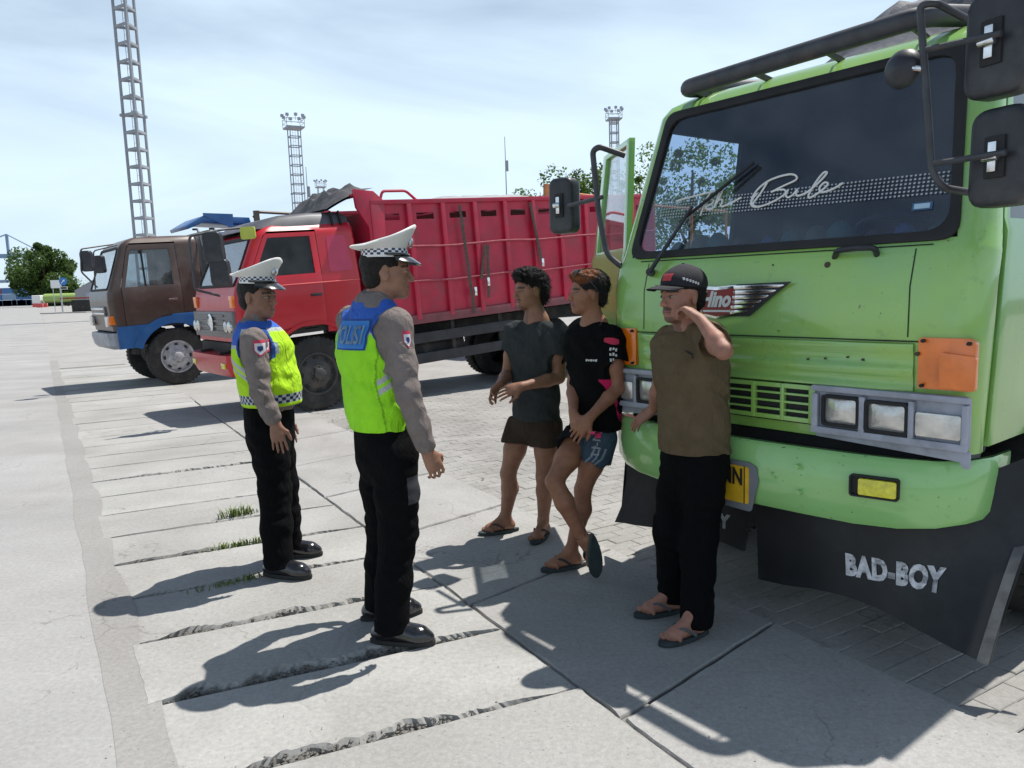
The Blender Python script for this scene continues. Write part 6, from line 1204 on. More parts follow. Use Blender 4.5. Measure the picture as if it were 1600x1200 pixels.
def basic_body(pr, J, f, hf, hup, hh=0.225, bare_feet=True, hands=None, slim=1.0, calf=None):
    pts = [J[k] for k in J]+[V3(J['head'])+V3((0, 0, 0.12))]; S = pr.solid(pts, 0.17); g = slim
    torso(S, [(J['neck']-V3((0, 0, 0.02)), 0.09, 0.7), (J['chest'], 0.142*g, 0.66), (J['waist'], 0.125*g, 0.72), (J['pelvis'], 0.14*g, 0.72)], f); S.cone(J['shR'], J['shL'], 0.048, 0.048, 0.04)
    hb = V3(J['head']); hfu = unit(hf); S.cone(J['neck']-V3((0, 0, 0.03)), hb-hfu*0.012-V3((0, 0, 0.055)), 0.056*g, 0.052*g, 0.03)
    P = add_head(S, hb, hf, hup, hh)
    for sd in 'RL':
        limb(S, [J['sh'+sd], (J['sh'+sd]*0.45+J['el'+sd]*0.55), J['el'+sd]], [0.050*g, 0.045*g, 0.038*g], 0.02); fm = J['el'+sd]*0.68+J['wr'+sd]*0.32; limb(S, [J['el'+sd], fm, J['wr'+sd]], [0.037*g, 0.040*g, 0.025*g], 0.015)
        d, n, side, curl, th = hands[sd]; add_hand(S, J['wr'+sd], d, n, side, curl, th)
        hp, kn, an = J['hp'+sd], J['kn'+sd], J['an'+sd]; limb(S, [hp, hp*0.5+kn*0.5, kn], [0.074*g, 0.069*g, 0.050*g], 0.03); fd = unit(J['ft'+sd]); back = -unit(V3((fd[0], fd[1], 0.0)) if abs(fd[2]) < 0.8 else V3((0, 0.7, 0)))*0.018
        limb(S, [kn, kn*0.66+an*0.34+back, an], [0.049*g, 0.055*g, 0.034*g], 0.02)
        if bare_feet: add_foot(S, an, J['ft'+sd], up=J.get('fu'+sd, (0, 0, 1)))
    return S, P
def shell_hair(pr, c, hf, hup, hh, fn, name='hair', m=None, colf=None, amp=0.004, h=0.004, extra=None, strands=0, slen=0.022):
    f, l, u = head_frame(hf, hup); s = hh/0.225; P = lambda a, b, d: V3(c)+s*(f*a+l*b+u*d); S = Solid(V3(c)-0.2, V3(c)+0.22, h); fn(S, P, (f, l, u), s)
    if amp: S.folds([((1, 0.3, 0.2), 210), ((0.1, 1, 0.4), 240), ((0.3, 0.2, 1), 190)], amp, seed=3)
    S.cut(P(0.048, 0, 0.0), f) if extra == 'short' else None
    V_, Fq = S.mesh(); V_ = smooth_mesh(V_, Fq, 1); col = np.tile(V3((0.010, 0.008, 0.008)), (len(V_), 1)) if colf is None else colf(V_, P, (f, l, u), s)
    if strands:      # loose locks standing off the mass of hair
        r = np.random.default_rng(17); N_ = np.zeros_like(V_); fn_ = np.cross(V_[Fq[:, 2]]-V_[Fq[:, 0]], V_[Fq[:, 3]]-V_[Fq[:, 1]])
        for k in range(4): np.add.at(N_, Fq[:, k], fn_)
        N_ /= np.maximum(np.linalg.norm(N_, axis=1), 1e-9)[:, None]; ii = r.integers(0, len(V_), strands); b0 = V_[ii]; nn = N_[ii]; tg = np.cross(nn, r.normal(size=(strands, 3))); tg /= np.linalg.norm(tg, axis=1)[:, None]; tg = tg*0.7-u*0.35-f*0.25; L = slen*r.uniform(0.4, 1.2, strands)[:, None]; w = np.cross(tg, nn); w /= np.maximum(np.linalg.norm(w, axis=1), 1e-9)[:, None]; w *= 0.0011
        p1 = b0+(nn*0.55+tg*0.5)*L*0.6; p2 = p1+(nn*0.1+tg*0.8)*L*0.7; nv = len(V_); SV = np.stack([b0-w, b0+w, p1+w, p1-w, p2+w*0.3, p2-w*0.3], 1).reshape(-1, 3); k6 = nv+6*np.arange(strands)[:, None]; Fq = np.concatenate([Fq, k6+np.array([[0, 1, 2, 3]]), k6+np.array([[3, 2, 4, 5]])]); col = np.concatenate([col, np.repeat(col[ii], 6, 0)]); V_ = np.concatenate([V_, SV])
    return link(name, mesh_np(name, V_, Fq, m or HAIRM, col), pr.root)
def const(c, noise=0.06): return lambda V_: np.tile(V3(c), (len(V_), 1))*(1+noise*vnoise(V_, 30, 2))[:, None]
def project(o, ref, direction, push):
    bv = BVHTree.FromPolygons([v.co for v in ref.data.vertices], [tuple(p.vertices) for p in ref.data.polygons]); d = Vector(unit(direction))
    for v in o.data.vertices:
        h = bv.ray_cast(v.co-d*0.5, d)
        if h[0] is not None: v.co = h[0]-d*push
def patch(pr, ref, o, x, y, w, h, direction, push, m, name, parent, n=(14, 10), shape=None):
    x = unit(x); y = unit(y); vs = []; nx, ny = n
    for j in range(ny+1):
        for i in range(nx+1):
            a, b = i/nx-0.5, j/ny-0.5
            if shape: a, b = shape(a, b)
            vs.append(V3(o)+x*a*w+y*b*h)
    mb = MB().add(vs, [(j*(nx+1)+i, j*(nx+1)+i+1, (j+1)*(nx+1)+i+1, (j+1)*(nx+1)+i) for j in range(ny) for i in range(nx)]); ob = mb.build(name, m, parent); project(ob, ref, direction, push); return ob
LIME = V3((0.42, 0.72, 0.015)); LIMEG = V3((0.30, 0.74, 0.02)); RBLUE = V3((0.035, 0.12, 0.48)); REFL = V3((0.42, 0.44, 0.45)); NAVY = V3((0.012, 0.03, 0.09)); GREYSH = V3((0.21, 0.178, 0.165))
BLACKC = V3((0.0045, 0.0047, 0.0055))
def officer(label, depth, base, J, f, hf, hup, hands, capc, secs_shirt, secs_vest, vestcol, armhole, hem, collar, trouser, skin, capup, vcut=None):
    pr = Person(label, depth, base, skin); hem_z = pr.p(*hem)[2]; Jn = to_joints(pr, J, 0.11, 'RL'); S, P = basic_body(pr, Jn, f, hf, hup, 0.228, False, hands); hb = Jn['head']
    pr.body = pr.finish(S, 'body', SKIN, lambda V_: head_colors(pr, V_, P, hb, hf, hup, 0.228))
    # cropped hair under the cap
    def hf_(S2, P2, A, s): S2.ell(P2(-0.014, 0, 0.036), A, (0.1005*s, 0.0805*s, 0.090*s), 0); S2.ell(P2(-0.05, 0, -0.03), A, (0.052*s, 0.064*s, 0.05*s), 0.02); S2.cut(P2(0.052, 0, 0.02), A[0]); S2.ell(P2(0.0, 0.07, -0.015), A, (0.028*s, 0.03*s, 0.036*s), 0.004, 'sub'); S2.ell(P2(0.0, -0.07, -0.015), A, (0.028*s, 0.03*s, 0.036*s), 0.004, 'sub'); S2.cut(P2(0.03, 0, -0.015), unit(A[0]*0.6-A[2]*0.8))
    shell_hair(pr, hb, hf, hup, 0.228, hf_, amp=0.0006, colf=lambda V_, P2, A, s: np.tile(V3((0.018, 0.015, 0.013)), (len(V_), 1)))
    S = pr.solid([pr.p(*q[0]) for q in secs_shirt]+[Jn[k] for k in ('wrR', 'wrL', 'elR', 'elL', 'shR', 'shL', 'neck')], 0.2, 0.005)
    for sd in 'RL':
        sh, el, wr = Jn['sh'+sd], Jn['el'+sd], Jn['wr'+sd]; limb(S, [sh, sh*0.4+el*0.6, el, el*0.45+wr*0.55, wr], [0.060, 0.058, 0.052, 0.048, 0.040], 0.02); dd = unit(wr-el); S.cone(wr+dd*0.004, wr+dd*0.09, 0.052, 0.06, 0.002, mode='sub'); S.cone(wr-dd*0.045, wr-dd*0.05, 0.046, 0.046, 0.004)
    torso(S, [(pr.p(*c), r, q) for c, r, q in secs_shirt], f); S.cone(Jn['shR'], Jn['shL'], 0.056, 0.056, 0.05)
    cn, ct, cr = collar; S.cone(pr.p(*cn), pr.p(*ct), cr, cr-0.004, 0.012); S.cut(pr.p(*ct), unit(pr.p(*ct)-pr.p(*cn)+V3(f)*-0.02), lo=pr.p(*ct)-V3((0.12, 0.12, 0.03)), hi=pr.p(*ct)+V3((0.12, 0.12, 0.12)))
    S.cut((0, 0, hem_z+0.02), (0, 0, -1), lo=pr.p(*hem)-0.4, hi=pr.p(*hem)+V3((0.1, 0.4, 0.1))) if False else None; S.folds([((0.7, 0.5, 1), 75), ((1, 0.3, 0.8), 110), ((0.2, 1, 0.6), 95)], 0.0019, seed=4); [S.folds([(unit(Jn['el'+q]-Jn['sh'+q])+V3((0.3, 0, 0.2)), 120), (unit(Jn['wr'+q]-Jn['el'+q])-V3((0.3, 0, 0.1)), 95)], 0.0022, lo=Jn['el'+q]-0.12, hi=Jn['el'+q]+0.10, seed=8) for q in 'RL']
    shirt = pr.finish(S, 'shirt', CLOTH, const(GREYSH)); pr.shirt = shirt
    S = pr.solid([pr.p(*q[0]) for q in secs_vest]+[Jn['shR'], Jn['shL']], 0.2, 0.0048); torso(S, [(pr.p(*c), r, q) for c, r, q in secs_vest], f); S.cone(Jn['shR']*0.9+Jn['shL']*0.1, Jn['shL']*0.9+Jn['shR']*0.1, 0.068, 0.068, 0.05); S.folds([((0.5, 0.4, 1), 44), ((1, 0.3, 0.9), 66), ((0.2, -0.3, 1), 95)], 0.0026, seed=9)
    for sd in 'RL':
        o = unit(Jn['sh'+sd]-Jn['sh'+('L' if sd == 'R' else 'R')]); a = Jn['sh'+sd]+o*armhole[0]-V3((0, 0, armhole[1])); S.cone(a, a+o*0.3, armhole[2], armhole[2]+0.03, 0.006, mode='sub'); S.cone(a-V3((0, 0, 0.05)), a+o*0.3-V3((0, 0, 0.06)), armhole[2]*0.92, armhole[2]+0.03, 0.01, mode='sub')
    S.cone(pr.p(*cn), pr.p(*ct)+V3((0, 0, 0.1)), cr+0.006, cr+0.05, 0.008, mode='sub'); S.cut((0, 0, hem_z), (0, 0, -1))
    if vcut: vcut(pr, S)
    vest = pr.finish(S, 'reflective_vest', HIVIS, lambda V_: vestcol(pr, V_, Jn)); pr.vest = vest
    tz = trouser; S = pr.solid([Jn[k] for k in ('pelvis', 'hpR', 'hpL', 'knR', 'knL', 'anR', 'anL')], 0.2, 0.005)
    S.cone(Jn['pelvis']+V3((0, 0, 0.10)), Jn['pelvis']-V3((0, 0, 0.06)), tz[0], tz[0]*1.04, 0.04, f, 0.8)
    for sd in 'RL':
        h_, kn, an = Jn['hp'+sd], Jn['kn'+sd], Jn['an'+sd]; limb(S, [h_, h_*0.5+kn*0.5, kn, kn*0.45+an*0.55, an-V3((0, 0, 0.06))], [tz[1], tz[1]*0.95, tz[2], tz[3], tz[4]], 0.03); None
    S.cut((0, 0, 0.062), (0, 0, -1)); S.cut((0, 0, hem_z+0.03), (0, 0, 1)); S.folds([((1, 0.6, 0.5), 40), ((1, -0.5, 0.8), 62), ((0.3, 0.2, 1), 90)], 0.0024, seed=6); pr.trousers = pr.finish(S, 'trousers', CLOTH, const(BLACKC)); 
    for sd in 'RL': shoe(pr, Jn['an'+sd], J['ft'+sd])
    police_cap(pr, pr.p(*capc), hf, capup, 0.94); pr.J = Jn; return pr
# ---------------- nearer officer, seen from behind his right shoulder
f2 = unit((0.76, 0.65, 0)); hf2 = unit((0.985, 0.14, -0.03))
J2 = dict(head=(604, 425, 0), neck=(585, 478, 0.0), chest=(580, 545, 0), waist=(588, 630, 0), pelvis=(601, 690, 0), shR=(620, 508, -0.13), shL=(549, 502, 0.15), elR=(637, 615, -0.20), wrR=(669, 708, -0.17), elL=(572, 600, 0.30), wrL=(615, 655, 0.34), hpR=(617, 712, -0.075), hpL=(592, 706, 0.085), knR=(622, 832, -0.07), knL=(602, 815, 0.10), anR=(610, 968, -0.07), anL=(594, 932, 0.10), ftR=(0.98, -0.12, 0), ftL=(0.95, 0.25, 0))
def vcol2(pr, V_, Jn):
    l = np.cross((0, 0, 1), f2); c = Jn['chest']; q = V_-c; b = q@l; a = q@f2; z = V_[:, 2]; col = np.tile(LIMEG, (len(V_), 1)); zy = pr.p(560, 505)[2]-0.10*np.abs(b)+0.06*np.maximum(0, a)/0.12
    col[z > zy-0.030] = REFL; col[z > zy] = RBLUE
    side = (b < -0.03) & (a > -0.07); st = (z-(pr.p(580, 590)[2]))-0.75*a; m = side & ((np.abs(st) < 0.013) | (np.abs(st-0.045) < 0.014)) & (z < zy-0.08); col[m] = REFL
    seam = np.abs(a+0.055-0.02*np.sin(z*9)) < 0.003; col[seam & (z < zy-0.05) & (b < 0.02)] = LIMEG*0.55
    r = np.linalg.norm(np.stack([(V_-Jn['shR'])@f2, V_[:, 2]-Jn['shR'][2]+0.02], 1), axis=1); hole = ((V_-Jn['shR'])@(-l) > -0.075) & (r < 0.098) & (z < Jn['shR'][2]+0.05); col[hole] = RBLUE*0.75
    band = (z < pr.p(590, 652)[2]+0.03) & (z > pr.p(590, 652)[2]-0.012) & (a > 0.09)
    return col*(1+0.05*vnoise(V_, 25, 3))[:, None]
hand2 = dict(R=(unit((0.35, 0.2, -0.9)), unit((0.5, -0.75, 0.1)), 1, (0.45, 0.5, 0.55, 0.6), 0.9), L=(unit((0.8, 0.1, -0.4)), unit((0.2, 0.9, 0.3)), -1, (0.4, 0.4, 0.5, 0.5), 0.6))
off2 = officer('officer in white cap and lime vest lettered on the back, back turned', 3.36, (607, 985), J2, f2, hf2, (0.03, 0, 1), hand2, (601, 399, 0.0),
    [((584, 495, 0), 0.13, 0.66), ((580, 545, 0), 0.168, 0.60), ((588, 625, 0), 0.142, 0.72), ((595, 655, 0), 0.140, 0.75)],
    [((585, 500, 0), 0.13, 0.7), ((580, 545, 0), 0.186, 0.64), ((588, 620, 0), 0.160, 0.74), ((597, 690, 0), 0.160, 0.80)], vcol2, (-0.055, 0.035, 0.088), (590, 669, 0), ((586, 478, 0), (588, 452, 0), 0.064), (0.152, 0.100, 0.084, 0.078, 0.078), (0.30, 0.155, 0.10), (-0.02, 0.02, 1))
LB = mat('patch_blue', (0.03, 0.20, 0.55), 0.7, var=0.06); LBD = mat('patch_navy', (0.012, 0.05, 0.25), 0.7); PT = mat('patch_letter', (0.30, 0.42, 0.50), 0.6)
def chest_patch(pr, vest, px, py, w, h, d, txt, xdir):
    o = pr.hit(vest, px, py)-V3(d)*0.1; y = unit((0, 0, 1)-V3(d)*d[2]); b = patch(pr, vest, o, xdir, y, w+0.014, h+0.014, d, 0.003, LBD, 'patch_border', vest); patch(pr, vest, o, xdir, y, w, h, d, 0.005, LB, 'back_patch', vest)
    if txt:
        x = unit(xdir); me = lettering(txt, PT, vest, o-x*w*0.45-y*h*0.34, x, y, width=w*0.9, height=h*0.68, extrude=0.0006, offset=0.0016, lift=0); project(me, vest, d, 0.016)
chest_patch(off2, off2.vest, 546, 523, 0.175, 0.115, f2, 'POLISI', unit((0.65, -0.76, -0.0)))
patch(off2, off2.trousers, off2.hit(off2.trousers, 648, 765)-0.1*unit((-0.6, 0.8, 0)), (0.3, 1, 0), (0, 0, 1), 0.10, 0.12, unit((-0.6, 0.8, 0)), 0.004, mat('pocket_black', (0.03, 0.032, 0.038), 0.85), 'cargo_pocket', off2.trousers)
def emblem(pr, px, py, d, w=0.05, h=0.075):
    o = pr.hit(pr.shirt, px, py)-V3(d)*0.06; x = unit(np.cross(d, (0, 0, 1))); y = V3((0, 0, 1)); sh_ = lambda a, b: (a*(1 if b > -0.1 else 1-1.6*(-0.1-b)**1.2*1.6), b)
    patch(pr, pr.shirt, o, x, y, w, h, d, 0.003, mat('emblem_red', (0.55, 0.04, 0.10), 0.7), 'sleeve_emblem', pr.shirt, shape=sh_); patch(pr, pr.shirt, o-y*0.004, x, y, w*0.82, h*0.7, d, 0.0045, mat('emblem_white', (0.65, 0.65, 0.7), 0.7), 'emblem_field', pr.shirt, shape=sh_); patch(pr, pr.shirt, o-y*0.004, x, y, w*0.4, h*0.34, d, 0.006, mat('emblem_navy', (0.03, 0.05, 0.2), 0.7), 'emblem_device', pr.shirt, shape=sh_)
emblem(off2, 636, 530, unit((-0.75, 0.66, 0)), 0.035, 0.07)
# ---------------- farther officer, in profile, facing the drivers
f1 = unit((0.955, -0.30, 0)); hf1 = unit((0.96, -0.26, -0.05))
J1 = dict(head=(402, 464, 0), neck=(397, 510, 0), chest=(414, 556, 0), waist=(424, 612, 0), pelvis=(422, 660, 0), shR=(396, 533, -0.17), shL=(415, 529, 0.18), elR=(407, 612, -0.21), wrR=(431, 664, -0.20), elL=(428, 605, 0.24), wrL=(446, 655, 0.24), hpR=(419, 672, -0.085), hpL=(427, 668, 0.10), knR=(430, 765, -0.085), knL=(441, 755, 0.11), anR=(434, 871, -0.06), anL=(450, 842, 0.12), ftR=(0.95, -0.22, 0), ftL=(0.99, 0.05, 0))
def vcol1(pr, V_, Jn):
    l = np.cross((0, 0, 1), f1); c = Jn['chest']; q = V_-c; b = q@l; a = q@f1; z = V_[:, 2]; col = np.tile(LIME, (len(V_), 1)); zy = pr.p(400, 530)[2]+0.02-0.45*np.maximum(0, a+0.02)
    zy = np.where(a > -0.03, pr.p(400, 512)[2]+0.0*a, pr.p(400, 536)[2]); col[z > zy-0.02] = REFL; col[z > zy] = RBLUE
    zb = pr.p(420, 619)[2]; bd = np.abs(z-zb) < 0.024; th = np.arctan2(b/0.2, a/0.16); ck = (np.floor(th/0.11)+np.floor((z-zb+0.024)/0.016)).astype(int) % 2; col[bd & (ck == 0)] = V3((0.5, 0.52, 0.52)); col[bd & (ck == 1)] = NAVY
    st = z-pr.p(440, 580)[2]-0.55*a*-1-0.0; m = ((np.abs(st+0.02) < 0.013) | (np.abs(st-0.025) < 0.013)) & (b < -0.05) & (a < 0.10) & (a > -0.14) & ~bd; col[m] = REFL
    front = (a > 0.08) & (np.abs(b+0.02) < 0.003) & ~bd; col[front] = LIME*0.5; pock = (np.abs(a-0.05) < 0.004) & (b < 0) & (np.abs(z-pr.p(440, 596)[2]) < 0.045); col[pock] = LIME*0.12
    tag_ = (a > 0.07) & (np.abs(b+0.10) < 0.035) & (np.abs(z-pr.p(440, 541)[2]) < 0.030); col[tag_] = V3((0.30, 0.35, 0.42))
    r = np.linalg.norm(np.stack([(V_-Jn['shR'])@f1, V_[:, 2]-Jn['shR'][2]+0.03], 1), axis=1); hole = ((V_-Jn['shR'])@(-l) > -0.075) & (r < 0.100) & (z > pr.p(400, 560)[2]); col[hole & (b < 0)] = RBLUE*0.6
    return col*(1+0.05*vnoise(V_, 25, 3))[:, None]
hand1 = dict(R=(unit((0.12, -0.05, -1)), unit((0.25, -0.95, 0)), 1, (0.12, 0.14, 0.16, 0.2), 0.3), L=(unit((0.2, 0.05, -1)), unit((0.2, 0.95, 0)), -1, (0.15, 0.15, 0.18, 0.2), 0.3))
off1 = officer('officer in white cap standing in profile, chequered band on vest hem', 4.236, (440, 885), J1, f1, hf1, (0.05, 0, 1), hand1, (402, 440, 0.0),
    [((398, 525, 0), 0.12, 0.7), ((412, 556, 0), 0.160, 0.72), ((423, 600, 0), 0.15, 0.86), ((424, 618, 0), 0.145, 0.85)],
    [((399, 527, 0), 0.125, 0.74), ((411, 552, 0), 0.178, 0.76), ((423, 605, 0), 0.168, 0.94), ((426, 650, 0), 0.163, 0.94)], vcol1, (-0.05, 0.03, 0.082), (426, 631, 0), ((398, 510, 0), (400, 491, 0), 0.062), (0.150, 0.100, 0.088, 0.082, 0.080), (0.26, 0.135, 0.09), (0.06, 0, 1))
emblem(off1, 407, 544, unit((0.0, 0.99, 0)), 0.06, 0.085)
# ---------------- the three drivers
def tee(pr, J, f, secs, hem, col, sleeve=0.62, arm_r=(0.066, 0.070), neck=(0.066, 0.03), seed=1, slope=(0, 0, -1), amp=0.0032, extra=None, raised=None, name='t_shirt', lift=None):
    S = pr.solid([pr.p(*c[0]) for c in secs]+[J['shR'], J['shL'], J['elR'], J['elL']], 0.2, 0.0048)
    for sd in 'RL':
        sh, el = J['sh'+sd], J['el'+sd]; e = sh+(el-sh)*sleeve; dd = unit(el-sh); S.cone(sh, e, arm_r[0], arm_r[1], 0.025); S.cone(e+dd*0.002, e+dd*0.12, arm_r[1]+0.012, arm_r[1]+0.02, 0.003, mode='sub')
    torso(S, [(pr.p(*c), r, q) for c, r, q in secs], f); S.cone(J['shR'], J['shL'], 0.056, 0.056, 0.045)
    nk = J['neck']; hd = J['head']; d = unit(hd-nk); S.cone(nk+V3((0, 0, neck[1])), nk+d*0.16, neck[0], neck[0]+0.015, 0.006, mode='sub'); S.folds([((1, 0.3, 0.55), 42), ((1, -0.4, 0.75), 60), ((0.6, 0.3, 1), 85)], amp*0.95, seed=seed); S.cut(pr.p(*hem), slope)
    if extra: extra(S)
    return pr.finish(S, name, CLOTH, col)
def shorts(pr, J, f, hipr, secs, hems, col, top, seed=2, name='shorts', amp=0.003, ratio=0.78):
    S = pr.solid([J['pelvis'], J['hpR'], J['hpL'], J['knR'], J['knL']], 0.2, 0.0048)
    for sd in 'RL':
        hp, kn = J['hp'+sd], J['kn'+sd]; fr = hems[sd]; d = unit(kn-hp); e = hp+d*0.34 if fr > 5 else hp+(kn-hp)*fr; T = S.blank(); T.cone(hp, e, secs[0], secs[1], 0.03)
        if fr > 5: T.cut(pr.p(*((838, fr, 0) if isinstance(fr, (int, float)) else fr)), (0, 0, -1))
        else: T.cone(e+d*0.002, e+d*0.2, secs[1]+0.02, secs[1]+0.05, 0.003, mode='sub')
        S.D = smin(S.D, T.D, 0.008)
    T = S.blank(); T.cone(J['pelvis']+V3((0, 0, 0.12)), J['pelvis']-V3((0, 0, 0.01)), hipr, hipr*1.0, 0.04, f, ratio); S.D = smin(S.D, T.D, 0.03)
    S.cut((0, 0, top), (0, 0, 1)); S.folds([((1, 0.2, 0.35), 46), ((1, -0.3, 0.2), 66)], amp, seed=seed); return pr.finish(S, name, CLOTH, col)
# man in the dark grey tee
f3 = unit((-0.62, -0.78, 0)); hf3 = unit((-0.92, -0.39, -0.05)); p3 = Person('barefaced wavy-haired man in dark grey tee and brown shorts rubbing his hands', 4.67, (815, 833), (0.27, 0.128, 0.078)); p3.root['label'] = 'wavy-haired man in dark grey tee and brown shorts rubbing hands'
J3 = to_joints(p3, dict(head=(829, 454, 0), neck=(838, 499, 0.0), chest=(838, 548, 0), waist=(837, 620, 0), pelvis=(834, 662, 0), shR=(805, 519, 0.10), shL=(873, 523, -0.10), elR=(793, 585, 0.10), wrR=(781, 601, -0.12), elL=(873, 590, -0.12), wrL=(815, 604, -0.25), hpR=(815, 664, 0.06), hpL=(856, 664, -0.06), knR=(794, 740, 0.03), knL=(850, 745, -0.06), anR=(790, 806, 0.08), anL=(849, 812, 0.0), ftR=(-0.96, -0.28, 0), ftL=(-0.42, -0.90, 0)))
h3 = dict(R=(unit((-0.55, -0.5, -0.45)), unit((-0.4, 0.6, 0.7)), -1, (0.5, 0.55, 0.6, 0.65), 0.8), L=(unit((-0.95, -0.12, -0.25)), unit((0.15, -0.75, 0.6)), 1, (0.14, 0.18, 0.24, 0.3), 0.4))
S, P = basic_body(p3, J3, f3, hf3, (0, 0, 1), 0.22, True, h3, slim=0.97); p3.finish(S, 'body', SKIN, lambda V_: head_colors(p3, V_, P, J3['head'], hf3, (0, 0, 1), 0.22, mous=True, stubble=0.5))
def hair3(S2, Pp, A, s):
    S2.ell(Pp(-0.02, 0, 0.05), A, (0.100*s, 0.084*s, 0.086*s), 0); S2.ell(Pp(-0.07, 0, -0.015), A, (0.045*s, 0.070*s, 0.08*s), 0.03); S2.ell(Pp(0.03, 0, 0.10), A, (0.075*s, 0.075*s, 0.045*s), 0.03); S2.cut(Pp(0.03, 0, 0.0), unit(A[0]*0.75-A[2]*0.66)); S2.ell(Pp(0.10, 0, 0.0), A, (0.055*s, 0.10*s, 0.055*s), 0.01, 'sub')
    for sd in (-1, 1): S2.ell(Pp(0.012, sd*0.085, -0.012), A, (0.032*s, 0.03*s, 0.035*s), 0.006, 'sub')
shell_hair(p3, J3['head'], hf3, (0, 0, 1), 0.22, hair3, amp=0.0030, strands=2600, slen=0.026)
tee(p3, J3, f3, [((838, 520, 0), 0.11, 0.7), ((838, 550, 0), 0.158, 0.62), ((837, 610, 0), 0.146, 0.74), ((838, 675, 0), 0.166, 0.78)], (838, 655, 0), const((0.040, 0.044, 0.045), 0.12), sleeve=0.68, arm_r=(0.066, 0.078), seed=11)
shorts(p3, J3, f3, 0.136, (0.092, 0.104), dict(R=690, L=693), lambda V_: const((0.045, 0.032, 0.024), 0.2)(V_), p3.p(838, 652)[2], seed=12)
flip_flop(p3, J3['anR'], J3['ftR'], strapc=mat('sandal_strap_brown', (0.06, 0.04, 0.035), 0.8)); flip_flop(p3, J3['anL'], J3['ftL'], strapc=MATS['sandal_strap_brown'], side=-1)
# youth leaning on the truck corner, legs crossed
f4 = unit((-0.64, -0.77, 0)); hf4 = unit((-0.975, -0.2, 0.02)); p4 = Person('youth with orange-dyed hair in black tee leaning on the truck, legs crossed', 4.086, (900, 885), (0.29, 0.13, 0.076))
J4 = to_joints(p4, dict(head=(919, 458, 0.05), neck=(928, 508, 0.06), chest=(930, 556, 0.05), waist=(931, 628, 0.03), pelvis=(926, 676, 0.02), shR=(902, 527, 0.14), shL=(957, 531, -0.05), elR=(896, 600, 0.10), wrR=(896, 645, -0.10), elL=(966, 606, -0.08), wrL=(920, 654, -0.17), hpR=(905, 684, 0.04), hpL=(937, 686, -0.03), knR=(866, 752, -0.16), knL=(911, 765, 0.0), anR=(912, 843, -0.17), anL=(893, 858, 0.02), ftR=(0.10, 0.25, -1.0), ftL=(-0.95, -0.30, 0), fuR=(-0.45, 0.86, 0.18)), stand='L')
h4 = dict(R=(unit((0.12, -0.45, -0.9)), unit((-0.8, -0.5, 0.1)), 1, (0.4, 0.45, 0.5, 0.5), 0.6), L=(unit((-0.62, -0.1, -0.66)), unit((-0.25, -0.9, 0.2)), 1, (0.35, 0.4, 0.45, 0.5), 0.6))
S, P = basic_body(p4, J4, f4, hf4, (0.03, 0, 1), 0.218, True, h4, slim=0.92); p4.finish(S, 'body', SKIN, lambda V_: head_colors(p4, V_, P, J4['head'], hf4, (0.03, 0, 1), 0.218))
def hair4(S2, Pp, A, s):
    S2.ell(Pp(-0.018, 0, 0.048), A, (0.106*s, 0.086*s, 0.086*s), 0); S2.ell(Pp(0.02, 0, 0.088), A, (0.085*s, 0.068*s, 0.042*s), 0.02); S2.ell(Pp(-0.07, 0, -0.015), A, (0.036*s, 0.066*s, 0.065*s), 0.02); S2.cut(Pp(0.035, 0, 0.005), unit(A[0]*0.8-A[2]*0.6)); S2.ell(Pp(0.105, 0, -0.01), A, (0.06*s, 0.10*s, 0.06*s), 0.01, 'sub')
    for sd in (-1, 1): S2.ell(Pp(0.014, sd*0.085, -0.012), A, (0.034*s, 0.03*s, 0.036*s), 0.006, 'sub')
def hcol4(V_, Pp, A, s):
    q = (V_-V3(J4['head']))/s; d = q@A[2]; a = q@A[0]; t = np.clip((d-0.07+0.3*(a+0.02)+0.014*vnoise(V_, 60, 3))/0.03, 0, 1)[:, None]; t = t*np.clip((a+0.055)/0.03, 0, 1)[:, None]; return V3((0.014, 0.012, 0.012))*(1-t)+V3((0.22, 0.07, 0.022))*t
shell_hair(p4, J4['head'], hf4, (0.03, 0, 1), 0.218, hair4, amp=0.0018, colf=hcol4, strands=1800, slen=0.016)
A4 = head_frame(hf4, (0.03, 0, 1)); hp_ = lambda a, b, d: V3(J4['head'])+0.97*(A4[0]*a+A4[1]*b+A4[2]*d)
sg_ = MB().tube(smooth_path([hp_(0.055, 0.05, 0.125), hp_(0.06, 0.082, 0.10), hp_(0.0, 0.094, 0.045), hp_(-0.03, 0.092, 0.0)], 5), 0.0028, 6); sgl = sg_.build('sunglasses', M_BLACKP, p4.root)
for b in (-0.033, 0.033): MB().lathe([(0.001, 0.004), (0.018, 0.003), (0.024, 0.0), (0.024, -0.003)], hp_(0.078, b, 0.112), unit(A4[0]*0.75+A4[2]*0.55), 14).build('lens', M_BLACKP, sgl)
def tcol4(V_):
    c = const((0.006, 0.006, 0.0065), 0.15)(V_); l = np.cross((0, 0, 1), f4); q = V_-J4['chest']; b = q@l; a = q@f4; z = V_[:, 2]; m = (b > 0.085) & (b < 0.16) & (z < p4.p(945, 590)[2]) & (np.abs(a-0.045-0.35*(z-p4.p(945, 620)[2])) < 0.022); c[m] = V3((0.55, 0.02, 0.11)); return c
t4 = tee(p4, J4, f4, [((929, 528, 0.05), 0.11, 0.7), ((930, 558, 0.05), 0.150, 0.62), ((931, 620, 0.03), 0.140, 0.74), ((929, 690, 0.02), 0.155, 0.80)], (930, 671, 0), tcol4, sleeve=0.66, arm_r=(0.062, 0.072), seed=21, neck=(0.060, 0.02))
dS = unit((-0.35, 0.92, 0.1)); o4 = p4.hit(t4, 957, 533)-dS*0.06; yS = unit(V3((0.12, 0, 1))); xS = unit(np.cross(dS, yS))
